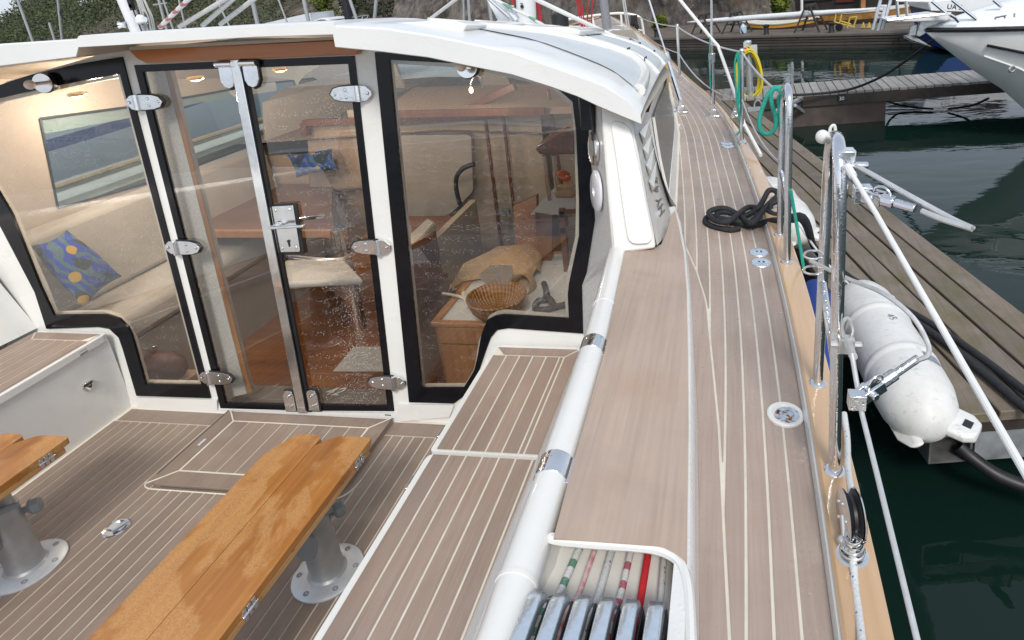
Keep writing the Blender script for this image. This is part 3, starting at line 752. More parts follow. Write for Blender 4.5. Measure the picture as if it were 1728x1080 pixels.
und = [[Vector((lerp(p.x, XC, .02), p.y - .01, p.z - (.075 if i else .09))) for p in rows[i]] for i in (-1, -3, 6)]
roof = MB(); roof.loft([[p for p in r] for r in rows])
roofo = obj('hardtop', roof, MT['gelroof'], boat, smooth_angle=32)
# underside
ul = MB(); ub = [[p + Vector((0, .0, .0)) for p in B3]]
for t in (.08, .3, .6, 1.0):
    ub.append([lerp(B3[i], F3[i] + Vector((0, 0, -.085)), t) + Vector((0, 0, .02 * (1 if t < 1 else 0))) for i in range(n)])
ul.loft(ub); obj('headlining', ul, MT['headlining'], boat, smooth_angle=60)
# grey non-skid panels on the roof, a few millimetres proud of it
def roofpt(i, t):
    i = max(0, min(n - 1.001, i)); k = int(i); f = i - k
    a, b = lerp(T3[k], T3[k + 1], f), lerp(F3[k], F3[k + 1], f); p = lerp(a, b, t); p.z += .03 * sin(pi * t) ** .8 + .0045; return p
def roofpatch(i0, i1, t0, t1, nm='nonskid_panel', mat='nonskid', lift=0, taper=0.0):
    mb = MB(); rr = []
    for b in range(9):
        u = b / 8; row = []
        for a in range(13):
            s = a / 12; row.append(roofpt(lerp(i0, i1, s), lerp(t0 + taper * (1 - s), t1, u)) + Vector((0, 0, lift)))
        rr.append(row)
    mb.loft(rr); return obj(nm, mb, MT[mat], roofo, smooth_angle=60)
roofpatch(11.2, 17.3, .10, .36, taper=.10)
roofpatch(11.5, 17.6, .47, .68); roofpatch(11.8, 17.7, .74, .93)
# moulded rib curving across the roof
rib = smooth([roofpt(10.3, .16), roofpt(11.2, .22), roofpt(12.5, .31), roofpt(13.8, .36), roofpt(15.2, .38), roofpt(16.2, .37), roofpt(16.9, .32), roofpt(17.25, .22), roofpt(17.3, .12)], 6)
mb = MB(); mb.tube([p + Vector((0, 0, -.002)) for p in rib], .024, 10); obj('roof_rib', mb, MT['gel'], roofo, smooth_angle=60)
for t in (.46, .71):
    mb = MB(); mb.tube([roofpt(10.5 + 7.4 * k / 14, t) + Vector((0, 0, -.006)) for k in range(15)], .012, 8); obj('roof_rib', mb, MT['gel'], roofo, smooth_angle=60)
mb = MB()
for i in (15.2, 16.6):
    for t in (.45, .72): p = roofpt(i, t); mb.bar(p, roofpt(i, t + .05) , .004, .02)
obj('roof_slots', mb, MT['rubber'], roofo)
# raised deck box line behind the centre lip
mb = MB(); mb.prism([by(a, b, 2.3) for a, b in ((600, 42), (735, 35), (772, 36), (788, 42), (780, 56), (600, 56))], (0, .75, -.06)); obj('hatch_garage', mb, MT['gel'], roofo, bevel=.01)
mb = MB(); mb.prism([by(a, b, 2.9) for a, b in ((845, 43), (960, 46), (980, 51), (978, 60), (845, 60))], (0, .6, -.05)); obj('roof_hatch', mb, MT['gel'], roofo, bevel=.008)

# ---- deckhouse corner pillar and side
MT['pillar'] = gelcoat('pillar_gelcoat', (.76, .755, .72), .28)
YPt, YPb = 2.12, 1.94
pf = [by(1012, 172, YPt), by(1064, 192, YPt), by(1079, 263, 2.07), by(1092, 338, 2.01), by(1104, 395, 1.96), by(1108, 420, YPb), by(1058, 428, YPb), by(1031, 424, YPb), by(1025, 340, 2.0), by(1018, 255, 2.07)]
mb = MB(); fwd = Vector((-.012, .06, 0)); mb.prism(pf, fwd); obj('corner_pillar', mb, MT['pillar'], boat, bevel=.012, bseg=3, smooth_angle=50)
# raised inset on the pillar face
ins = [by(1031, 200, 2.11), by(1063, 210, 2.11), by(1078, 275, 2.06), by(1091, 345, 2.0), by(1102, 395, 1.958), by(1097, 408, 1.945), by(1062, 410, 1.945), by(1054, 360, 1.98), by(1043, 280, 2.05)]
mb = MB(); mb.prism([p + Vector((0, -.001, 0)) for p in fillet(ins, .03, 3)], (0, -.010, 0)); obj('pillar_cover', mb, MT['pillar'], boat, bevel=.006, bseg=3, smooth_angle=50)
# inboard side of the pillar, textured
sw = MB(); we = [bb(*q, .002) for q in ((990, 165), (994, 240), (1000, 305), (1004, 371), (990, 460), (982, 482), (984, 563))]
pe = [by(1013, 174, YPt), by(1019, 255, 2.07), by(1023, 305, 2.03), by(1027, 350, 1.99), by(1033, 421, YPb), Vector((-.365, 1.98, 1.49)), Vector((-.56, 2.16, 1.03))]
sw.loft([we, pe]); side_in = obj('pillar_side', sw, MT['grain_wall'], boat)
# a point on that side wall
def swp(px, py, o=0.0):
    a, b, c = we[1], pe[1], pe[4]; nrm = (b - a).cross(c - a).normalized()
    if nrm.y > 0: nrm = -nrm
    return hit(px, py, nrm, a, MBT) + nrm * o, nrm
c, nn = swp(1006, 250, .004)
mb = MB(); mb.lathe([(.062, 0), (.062, .008), (.055, .014), (.050, .012)], c, nn, 28); sp = obj('loudspeaker', mb, MT['steel'], boat)
mb = MB(); mb.lathe([(.050, .009), (.03, .012), (.0, .013)], c, nn, 24); obj('grille', mb, plain('speaker_grille', (.30, .28, .25), .6, .2, .3, 300, .6, bscale=500), sp)
c, nn = swp(1010, 322, .004)
mb = MB(); mb.lathe([(.075, 0), (.075, .008), (.066, .013), (.020, .014), (.018, .005), (0, .005)], c, nn, 32); obj('round_cover', mb, gelcoat('lilac_white', (.74, .74, .78)), boat)
mb = MB(); c, nn = swp(1003, 195, .01); mb.box(c + Vector((-.01, -.01, .02)), (.05, .06, .13)); mb.box(c + Vector((.01, -.035, .0)), (.012, .02, .15)); obj('spreader_bracket', mb, MT['black'], boat, bevel=.006)
# side of the deckhouse: from deck edge up to the roof edge
def zs_(Y): return interp([(1.9, 1.84), (2.3, 1.835), (3.0, 1.80), (3.8, 1.775), (4.3, 1.75), (4.8, 1.62), (5.5, 1.47)], Y)
def xs_(Y): return interp([(1.9, -.275), (2.3, -.29), (3.0, -.335), (3.8, -.36), (4.3, -.40), (4.8, -.47), (5.5, -.56)], Y)
def side(Y, t, o=0.0):
    bx_ = interp([(1.9, -.15), (2.2, -.19), (2.4, -.206), (2.6, -.226), (2.7, interp(cin, 2.7))], Y) if Y < 2.7 else interp(cin, Y)
    bzz = interp([(2.3, 1.505), (2.5, 1.47), (2.66, 1.335)], Y) if Y < 2.66 else zdk(bx_, Y) - .01
    p = Vector((lerp(bx_, xs_(Y), t) - .012 * sin(pi * t) - .012 * min(1, t * 8), Y, lerp(bzz, zs_(Y), t))); return p + Vector((o, 0, o * .4))
mb = MB(); mb.loft([[side(Y, t) for t in (0, .1, .25, .45, .65, .85, 1.08)] for Y in (2.5, 2.6, 2.66, 2.9, 3.2, 3.6, 4.0, 4.4, 4.8, 5.2, 5.5)])
obj('deckhouse_side', mb, MT['gelwet'], boat, smooth_angle=60)
edge_ = [by(*q) + Vector((-.004, .012, 0)) for q in ((1110, 417, YPb), (1105, 395, 1.96), (1093, 338, 2.01), (1080, 263, 2.07), (1065, 192, YPt))]
edge2 = [side(2.62, t) + Vector((.002, 0, 0)) for t in (.0, .2, .46, .76, 1.06)]
def corner(s, t, o=0.0):
    k = max(0, min(3.999, t * 4)); i = int(k); f = k - i; p = lerp(lerp(edge_[i], edge_[i + 1], f), lerp(edge2[i], edge2[i + 1], f), s); return p + Vector((.006 * sin(pi * s) + o * .8, -.006 * sin(pi * s) - o * .6, 0))
mb = MB(); mb.loft([[corner(s, t) for t in [i / 12 for i in range(13)]] for s in (0, .12, .25, .4, .55, .7, .85, 1)]); obj('louvred_panel', mb, MT['gelwet'], boat, smooth_angle=60)
mb = MB(); mb.loft([[Vector((2 * XC - side(Y, t).x, Y, side(Y, t).z)) for t in (0, .06, .12)] for Y in (2.7, 3.2, 3.8, 4.4, 5.0, 5.5)])
mb.loft([[Vector((2 * XC - side(Y, t).x, Y, side(Y, t).z)) for t in (0, .5, 1.1)] for Y in (2.08, 2.60)])
mb.loft([[Vector((2 * XC - side(Y, t).x, Y, side(Y, t).z)) for t in (.9, 1.1)] for Y in (2.6, 3.2, 3.8, 4.4)])
obj('deckhouse_side', mb, MT['gel'], boat, smooth_angle=60)
# long dark side window with a pale frame
mb = MB(); rows = []
for Y in (2.68, 2.8, 3.0, 3.3, 3.6, 3.9, 4.2, 4.6, 5.0):
    t0 = .22; t1 = .97
    rows.append([side(Y, lerp(t0, t1, k / 5), .006) for k in range(6)])
mb.loft(rows); sw2 = obj('side_window', mb, MT['glassside_o'] if 'glassside_o' in MT else plain('dark_side_glass', (.05, .07, .065), .22, var=.4, scale=40, spec=.3), boat, smooth_angle=60)
# sloping frame strip along its aft edge, louvre scoops, lettering
mb = MB(); pts = [side(2.675, .21, .006), side(2.675, .3, .007), side(2.675, .62, .008), side(2.675, .98, .008)]; mb.tube(smooth(pts, 5), .007, 6); mb.tube([side(Y, .21, .005) for Y in (2.68, 3.1, 3.5, 3.9, 4.3, 5.0)], .004, 6); obj('window_trim', mb, MT['gel'], sw2)
for k in range(4):
    t = [.88, .78, .68, .58][k]; a = corner(.16, t, .004); b = corner(.80, t + .06, .004); d = corner(.22, t - .085, .003); e = corner(.14, t - .03, .028)
    g = MB(); g.add([a, b, d, e], [(0, 1, 3), (3, 1, 2), (0, 3, 2), (0, 2, 1)]); obj('louvre', g, MT['gel'], boat, smooth_angle=0)
def text(name, body, p, xdir, ydir, size, mat, parent=None, base=None, fr='b', thick=.0012, shear=0.0, ys=1.0):
    cu = bpy.data.curves.new(name, 'FONT'); cu.body = body; cu.size = size; cu.extrude = thick; cu.align_x = 'CENTER'; cu.align_y = 'CENTER'; cu.shear = shear
    o = bpy.data.objects.new('tmp', cu); COL.objects.link(o); dg = bpy.context.evaluated_depsgraph_get(); me = o.evaluated_get(dg).to_mesh()
    x = Vector(xdir).normalized(); z = x.cross(Vector(ydir)).normalized(); y = z.cross(x); R = Matrix((x, y, z)).transposed()
    mb = MB(); mb.add([Vector(p) + R @ Vector((v.co.x, v.co.y * ys, v.co.z)) for v in me.vertices], [list(f.vertices) for f in me.polygons]); o.to_mesh_clear(); bpy.data.objects.remove(o); bpy.data.curves.remove(cu)
    return obj(name, mb, mat, parent, base, fr, smooth_angle=0)
lt = text('lettering', 'HY 42', BASE[boat.name], (1, 0, 0), (0, 1, 0), 1.0, MT['black'], boat, thick=.001, shear=.3)
for v in lt.data.vertices:      # bend the letters onto the panel, reading upwards
    v.co = corner(.46 - .40 * v.co.y, .40 + .115 * v.co.x, .0035 + .0015 * (v.co.z > 0)) - BASE[boat.name]
# ================================================================== fittings on the boat
def onrail(px, py):
    p = bsurf(px, py, lambda x, Y: zdk(x, Y) + .046); return p
MT['wire'] = plain('lifeline_wire', (.62, .62, .61), .35, .6, .08, 60)
MT['whiteline'] = plain('white_coated_line', (.74, .74, .72), .4, var=.05)
def braided(name, c1, c2, kind='fleck', scale=260, rough=.75):
    g = NG(name); o = g.coords('Object', (1, 1, 1))
    w = g.n('ShaderNodeTexVoronoi'); g.l(o, w.inputs['Vector']); w.inputs['Scale'].default_value = scale
    if kind == 'fleck':
        s = g.n('ShaderNodeTexVoronoi'); g.l(o, s.inputs['Vector']); s.inputs['Scale'].default_value = 75
        f = g.math('LESS_THAN', s.outputs['Distance'], .16); col = g.mix(f, c1, c2)
    elif kind == 'stripe':
        wv = g.n('ShaderNodeTexWave', wave_type='BANDS', bands_direction='Y'); g.l(o, wv.inputs['Vector']); wv.inputs['Scale'].default_value = 9; wv.inputs['Distortion'].default_value = .6
        col = g.mix(g.ramp(wv.outputs['Fac'], [(.62, 0.0), (.66, 1.0)]), c1, c2)
    else: col = g.ramp(g.noise(o, 60, 3), [(.3, c1), (.7, c2)])
    col = g.mix(g.math('MULTIPLY', w.outputs['Distance'], .5), col, tuple(x * .55 for x in c1))
    return g.bsdf(col, rough, 0, g.bump(w.outputs['Distance'], .5, .002))
MT['rope_white_blue'] = braided('white_rope_blue_fleck', (.72, .73, .72), (.03, .15, .45))
MT['rope_black'] = braided('black_braided_rope', (.012, .013, .016), (.03, .032, .038), 'n', 300)
MT['rope_green'] = braided('green_braided_rope', (.02, .33, .25), (.03, .44, .34), 'n')
# gate hoops on the cap rail
def hoop(fb, ft, nb, ntp, ball):
    A = onrail(*fb); B = onrail(*nb); tA = by(*ft, A.y); tB = by(*ntp, B.y)
    top = lerp(tA, tB, .5); top.z = max(tA.z, tB.z)
    up = (tB - B).normalized()
    path = smooth([A, lerp(A, tA, .5), lerp(A, tA, .90), lerp(tA, tB, .18) + Vector((0, 0, .012)), lerp(tA, tB, .5) + Vector((0, 0, .03)), lerp(tA, tB, .85) + Vector((0, 0, .012)), lerp(B, tB, .90), lerp(B, tB, .5), B], 7)
    mb = MB(); mb.tube(path, .0132, 14); h = obj('gate_hoop', mb, MT['wetsteel'], boat, smooth_angle=60)
    for q in (A, B):
        f = MB(); f.lathe([(.0235, -.004), (.0235, .004), (.019, .008), (.0145, .009)], q, (0, 0, 1), 22); obj('foot_ring', f, MT['steel'], h)
    c = MB(); c1, c2 = lerp(A, tA, .47), lerp(B, tB, .36); c.tube([c1, c2], .010, 10); obj('crossbar', c, MT['wetsteel'], h)
    return A, B, tA, tB, h
A1, B1, tA1, tB1, h1 = hoop((1380, 648), (1399, 252), (1408, 795), (1418, 258), True)
A2, B2, tA2, tB2, h2 = hoop((1316, 397), (1321, 158), (1328, 443), (1332, 160), False)
mb = MB(); c = lerp(tA1, tB1, .25) + Vector((-.02, 0, .03)); mb.sphere(c, .0155, 14, 10); mb.tube(smooth([c + Vector((.014, 0, .0)), c + Vector((.016, 0, .02)), c + Vector((.024, 0, .024)), c + Vector((.028, .0, .0))], 5), .0035, 8); obj('hoop_end_ball', mb, MT['gel'], h1)
mb = MB(); c = lerp(tA1, tB1, .9); mb.box(c + Vector((.012, -.012, -.015)), (.03, .03, .05)); mb.tube([c + Vector((.0, -.02, -.02)), c + Vector((.05, -.02, -.02))], .008, 8); mb.box(c + Vector((.006, -.02, -.07)), (.022, .012, .03)); obj('wire_fork', mb, MT['wetsteel'], h1, bevel=.004)
# ordinary stanchion, shrouds and chain plates
B3_ = onrail(1252, 241); T3_ = by(1252, 86, B3_.y)
mb = MB(); mb.tube([B3_, T3_], .0125, 10); mb.sphere(T3_, .016, 8, 6); st1 = obj('stanchion', mb, MT['steel'], boat); f = MB(); f.lathe([(.03, 0), (.03, .006), (.016, .02)], B3_, (0, 0, 1), 14); obj('foot_ring', f, MT['steel'], st1)
B4_ = onrail(1147, 127); T4_ = by(1143, 43, B4_.y)
mb = MB(); mb.tube([B4_, T4_], .0125, 8); mb.sphere(T4_, .015, 8, 6); obj('stanchion', mb, MT['steel'], boat)
def chain(px, py, ups, r, lab):
    b = bsurf(px, py, zdk); mb = MB()
    mb.box(b + Vector((0, 0, .006)), (.11, .05, .012)); mb.box(b + Vector((0, 0, .03)), (.05, .035, .05)); mb.box(b + Vector((0, 0, .07)), (.03, .012, .06))
    pts = [b + Vector((0, 0, .09))] + ups; d = (pts[-1] - pts[0]).normalized()
    mb.tube([pts[0], pts[0] + d * .30], .016, 10); mb.tube([pts[0] + d * .30, pts[0] + d * .36], .024, 10)
    c = obj('chain_plate', mb, MT['wetsteel'], boat, bevel=.003)
    s = MB(); s.tube([pts[0] + d * .3, pts[-1]], r, 8); obj('shroud', s, MT['steel'], c); return b
b = bsurf(1203, 197, zdk); chain(1203, 197, [by(1199, -80, b.y - .05)], .0075, '')
b = bsurf(1149, 190, zdk); b.y; chain(1149, 190, [by(1086, -30, b.y + .1)], .0065, '')
# a long white cover on the outer shroud line running to the rail
mb = MB(); e = onrail(1284, 268); mb.tube([by(1146, -2, 4.35), by(1203, 68, 4.3), by(1212, 78, 4.25), by(1232, 135, 4.0), by(1256, 210, 3.75), e + Vector((.0, 0, .02))], .011, 8); obj('jib_sheet', mb, MT['whiteline'], boat)
b = onrail(1240, 197); mb = MB(); mb.box(b + Vector((0, 0, .012)), (.05, .13, .024)); mb.bar(b + Vector((0, -.10, .05)), b + Vector((0, .10, .05)), .022, .02); mb.box(b + Vector((0, -.03, .03)), (.022, .02, .04)); mb.box(b + Vector((0, .03, .03)), (.022, .02, .04)); obj('mooring_cleat', mb, MT['steel'], boat, bevel=.004)
# lifelines
P9 = lambda x, y: by(x, y, 9.3)
pul = [P9(*q) for q in ((950, 34), (1004, 26), (1040, 22.5), (1060, 23.5), (1079, 29), (1084, 42), (1088, 72))]
mb = MB(); mb.tube(smooth(pul, 5), .018, 8)
for a, c in (((999, 27), (1006, 60)), ((1048, 23), (1050, 56)), ((950, 34), (953, 60))): mb.tube([P9(*a), P9(*c)], .016, 8)
mb.tube([P9(952, 44), P9(1005, 47), P9(1050, 44), P9(1085, 52)], .012, 8)
obj('pulpit', mb, MT['gel'], boat)
mb = MB(); sag = lambda a, b, s: [lerp(a, b, t) + Vector((0, 0, -s * 4 * t * (1 - t))) for t in [i / 8 for i in range(9)]]
mb.tube(sag(P9(1079, 29), T4_ + Vector((0, 0, -.01)), .02) + sag(T4_ + Vector((0, 0, -.01)), by(1252, 88, B3_.y), .03)[1:] + sag(by(1252, 88, B3_.y), tA2 + Vector((0, .02, -.01)), .02)[1:], .0055, 8)
m1 = lerp(B4_, T4_, .45); m2 = lerp(B3_, T3_, .48); m3 = lerp(A2, tA2, .52)
mb.tube(sag(P9(1088, 58), m1, .03) + sag(m1, m2, .09)[1:] + sag(m2, m3, .05)[1:], .005, 8)
obj('lifeline', mb, MT['wire'], boat)
# the lines that run aft from the near gate hoop
mb = MB(); a = lerp(tA1, tB1, 1.0) + Vector((.01, -.02, -.02)); e = by(1760, 850, .50); mb.tube([a, by(1478, 360, 1.02), e], [.0048, .0046, .0044], 10); mb.tube([a, lerp(a, by(1478, 360, 1.02), .22)], .0075, 10); obj('gate_line', mb, MT['whiteline'], boat)
a = lerp(B1, tB1, .455) + Vector((.016, -.012, 0)); mb = MB(); mb.tube([a, by(1438, 600, 1.06), by(1455, 700, .98), by(1480, 800, .88), by(1560, 1130, .62)], .0047, 10); mb.tube([a + Vector((0, 0, .012)), by(1440, 602, 1.06)], .008, 10); mb.box(a, (.03, .025, .03)); mb.tube([a + Vector((-.03, 0, 0)), a + Vector((.03, 0, 0))], .007, 8); mb.tube(smooth([a + Vector((0, 0, 0)), a + Vector((-.01, 0, .04)), a + Vector((0, 0, .06)), a + Vector((.012, 0, .03)), a], 4), .004, 6); obj('lower_gate_line', mb, MT['wire'], boat)
def pelican(name, pts, hook_a, hook_b, ringc):
    w = MB(); w.tube(smooth(pts, 8), .0048, 8); wo_ = obj(name, w, MT['wire'], boat)
    h = MB(); d = (hook_b - hook_a); L = d.length; u = d.normalized(); side_ = u.cross(Vector((0, 0, 1))).normalized()
    h.tube([hook_b - u * L * .38, hook_b], .0075, 10); h.tube([hook_b - u * L * .62, hook_b - u * L * .38], .011, 10)
    h.bar(hook_a + side_ * .009, hook_b - u * L * .6 + side_ * .009, .006, .022); h.bar(hook_a - side_ * .009, hook_b - u * L * .6 - side_ * .009, .006, .022)
    h.box(hook_a, (.03, .024, .03)); h.tube([hook_a + u * L * .2 - side_ * .02, hook_a + u * L * .2 + side_ * .02], .007, 8)
    r = ringc; ring = [r + u * cos(t) * .016 + Vector((0, 0, 1)) * sin(t) * .016 for t in [2 * pi * i / 16 for i in range(16)]]; h.tube(ring, .0028, 6, closed=True)
    obj('snap_hook', h, MT['wetsteel'], wo_, bevel=.002)
Yp = 1.10
pelican('slack_wire', [by(1368, 440, 1.42), by(1382, 447, 1.38), by(1430, 470, 1.25), by(1490, 495, 1.15), by(1540, 535, 1.1), by(1566, 580, 1.07), by(1565, 600, 1.06), by(1548, 608 + 0, 1.04)], by(1446, 675, .99), by(1550, 604, 1.05), by(1477, 648, 1.0))
pelican('slack_wire', [lerp(tA1, tB1, .95) + Vector((.02, -.01, -.02)), by(1460, 288, 1.12), by(1520, 322, 1.06), by(1600, 366, 1.0), by(1640, 385, .96), by(1625, 381, .97), by(1590, 370, .99), by(1556, 356, 1.02)], by(1455, 327, 1.09), by(1545, 352, 1.03), by(1488, 330, 1.07))
mb = MB(); c = by(1372, 443, 1.42); 
for k in range(2): mb.tube([c + Vector((0.0 + cos(t) * .022, 0, (.02 if k else -.02) + sin(t) * .011)) for t in [2 * pi * i / 14 for i in range(14)]], .003, 6, closed=True)
obj('cotter_rings', mb, MT['steel'], boat)
# white rope with blue flecks through a stand-up block on the cap rail
rope = thing('sheet_rope', onrail(1438, 935), 'white braided rope with blue flecks led along the varnished cap rail through a black block', 'rope')
r1 = MB(); r1.tube(smooth([onrail(1424, 705) + Vector((0, 0, .012)), onrail(1429, 745) + Vector((0, 0, .012)), by(1431, 790, 1.12), by(1436, 828, 1.03), by(1437, 860, .985), by(1431, 905, .955), by(1438, 935, .935), by(1443, 990, .88), by(1452, 1060, .80), by(1458, 1130, .72)], 6), .0072, 10)
obj('line', r1, MT['rope_white_blue'], rope, smooth_angle=60)
bl = thing('standup_block', onrail(1438, 936), 'black sheave block with steel cheeks standing on a spring on the cap rail', 'pulley block')
c0 = onrail(1438, 938); cw = by(1436, 868, .985)
m = MB(); m.lathe([(.030, 0), (.030, .003), (.026, .005), (.018, .005)], c0, (0, 0, 1), 28)
obj('base_plate', m, MT['steel'], bl)
m = MB(); sp_ = []
for k in range(90): t = k / 90; a = t * 2 * pi * 4.5; rr = lerp(.023, .012, t); sp_.append(c0 + Vector((cos(a) * rr, sin(a) * rr, .006 + t * .045)))
m.tube(sp_, .0028, 6); obj('spring', m, MT['steel'], bl, smooth_angle=60)
ax = Vector((1, 0.12, 0)).normalized()
m = MB(); m.lathe([(.0, -.011), (.044, -.011), (.046, -.009), (.037, -.003), (.037, .003), (.046, .009), (.044, .011), (.0, .011)], cw, ax, 36); obj('sheave', m, MT['rubber'], bl)
m = MB()
for s in (-1, 1):
    m.lathe([(.047, .0), (.049, .002), (.045, .004), (.0, .004)], cw + ax * s * .0125, ax * s, 36)
    m.tube([cw + ax * s * .0145, lerp(cw, c0, .62) + ax * s * .012, lerp(cw, c0, .86) + ax * s * .008], .007, 8)
    m.sphere(lerp(cw, c0, .62) + ax * s * .018, .0095, 10, 8)
    for k in range(5): a = k * 2 * pi / 5; m.sphere(cw + ax * s * .017 + (Vector((0, 0, 1)) * cos(a) + ax.cross(Vector((0, 0, 1))) * sin(a)) * .026, .004, 8, 6)
obj('cheek_plates', m, MT['steel'], bl)
# deck plates let into the side deck
def cap(px, py, w, name='deck_cap'):
    c = bsurf(px, py, zdk); m = MB(); nrm = Vector((.05, -.02, 1)).normalized()
    m.lathe([(w, 0), (w, .003), (w * .93, .006), (w * .5, .0075), (0, .008)], c + nrm * .002, nrm, 28); o = obj(name, m, MT['clutchsteel'], boat)
    k = MB()
    for s in (-1, 1): k.box(c + nrm * .0095 + Vector((s * w * .22, 0, 0)), (w * .18, w * .26, .002))
    obj('key_slots', k, MT['rubber'], o)
cap(1280.5, 428, .0385); cap(1284.5, 445.5, .0385); cap(1228, 248, .040); cap(1226, 243.5, .040)
c = bsurf(1325, 702, zdk); nrm = Vector((.05, -.02, 1)).normalized()
m = MB(); m.lathe([(.047, 0), (.047, .006), (.043, .009), (.034, .008), (.031, .004), (.0, .0035)], c + nrm * .001, nrm, 32); fo = obj('deck_filler', m, MT['gel'], boat)
MT['rusty'] = None
g = NG('rust_streaked_steel'); o_ = g.coords('Object', (1, 1, 1)); nz = g.noise(o_, 48, 4, .6, .6)
MT['rusty'] = g.bsdf(g.ramp(nz, [(.40, (.58, .66, .74)), (.52, (.50, .55, .6)), (.60, (.22, .08, .03)), (.72, (.05, .02, .012))]), .35, .4)
m = MB(); cc = c + Vector((.006, -.008, .0065)); m.lathe([(.033, 0), (.033, .002), (.018, .003), (.0, .003)], cc, nrm, 28); m.lathe([(.016, 0), (.016, .006), (.013, .009), (.012, .006), (0, .006)], cc, nrm, 20); obj('filler_cap', m, MT['rusty'], fo)

# ---- folding cockpit tables
def table():
    t = thing('cockpit_table', (-1.32, 1.3, ZF), 'long honey varnished folding table with wet patches, beside the starboard bench', 'table', 'pedestal tables in the cockpit')
    zt, y0, y1 = 1.0, .15, 1.575; xl, xm_, xr = -1.481, -1.337, -1.164; th = .040
    a = MB(); a.prism([Vector((x, y, zt)) for x, y in [(xl, y0), (xm_ - .0007, y0)] + [tuple(p)[:2] for p in fillet([Vector((xm_ - .0007, y1 - .06, 0)), Vector((xm_ - .0007, y1 - .01, 0)), Vector((xm_ - .03, y1, 0)), Vector((xl + .05, y1, 0)), Vector((xl, y1 - .1, 0))], [0, .025, .03, .04, 0], 4)]], (0, 0, -.022)); obj('leaf', a, MT['table'], t, bevel=.004, bseg=3)
    a = MB(); a.prism([Vector((x, y, zt)) for x, y in [(xm_ + .0007, y0), (xr, y0)] + [tuple(p)[:2] for p in fillet([Vector((xr, y1 - .05, 0)), Vector((xr, y1, 0)), Vector((xm_ + .05, y1, 0)), Vector((xm_ + .0007, y1 - .05, 0))], [0, .015, .04, 0], 4)]], (0, 0, -.022)); obj('leaf', a, MT['table'], t, bevel=.004, bseg=3)
    a = MB(); a.box((xl + .16, (y0 + y1) / 2 - .01, zt - .034), (xr - xl - .004, y1 - y0 - .03, .0225)); obj('under_frame', a, MT['tableside'], t, bevel=.004)
    for py in (1.487, .99):
        h = MB(); c = Vector((xr + .0015, py, zt - .022)); 
        for k in range(3): h.box(c + Vector((0, -.016 + k * .016, 0)), (.004, .012, .034))
        h.tube([c + Vector((.002, -.026, 0)), c + Vector((.002, .026, 0))], .0042, 8); obj('hinge', h, MT['wetsteel'], t, bevel=.001)
    h = MB()
    for py, dz in ((1.40, -.03), (1.32, -.032), (1.16, -.03), (.88, -.03), (.86, -.034)): h.lathe([(.008, 0), (.008, .001)], (xr - .0018, py, zt + dz), (1, 0, 0), 12)
    obj('plugs', h, MT['mahog'], t)
    px, py = -1.307, 1.405
    b = MB(); b.lathe([(.11, 0), (.11, .006), (.104, .010), (.06, .013)], (px, py, ZF + .003), (0, 0, 1), 40); base = obj('pedestal_base', b, MT['alu_light'], t)
    for k in range(6):
        s = MB(); an = k * pi / 3 + .3; s.lathe([(.009, 0), (.009, .002), (.004, .002), (.004, .0005)], (px + cos(an) * .088, py + sin(an) * .088, ZF + .0135), (0, 0, 1), 12); obj('screw', s, MT['knob'], base)
    c = MB(); c.lathe([(.062, 0), (.054, .008), (.052, .02), (.047, .24), (.049, .242), (.049, .25), (.044, .252)], (px, py, ZF + .015), (0, 0, 1), 32); col = obj('pedestal', c, MT['alu'], t)
    c = MB(); c.lathe([(.040, .24), (.038, .37)], (px, py, ZF + .0), (0, 0, 1), 24); c.box((px, py, zt - .05), (.16, .22, .012)); obj('inner_post', c, MT['alu'], t)
    for p, ax in ((by(573, 858, 1.47), (.75, .6, .1)), (by(519, 884, 1.34), (-.35, -.9, .15))):
        k = MB(); ax = Vector(ax).normalized(); k.lathe([(.011, -.06), (.011, 0), (.022, .002), (.028, .012), (.024, .032), (.012, .036)], p - ax * .02, ax, 7); obj('clamp_knob', k, MT['knob'], t, smooth_angle=25)
    k = MB(); k.lathe([(0, 0), (.040, 0), (.042, .004), (.040, .012), (.0, .014)], by(519, 921, 1.31), (-.15, -.9, .35), 28); k.tube([(px, py - .03, ZF + .12), by(519, 919, 1.32)], .012, 8); obj('clamp_disc', k, MT['knob'], t)
    return t
tb = table()
tb2 = dup(tb, (-1.07, -.075, 0), 'darker folding table on a grey pedestal at the left edge, by the port locker')

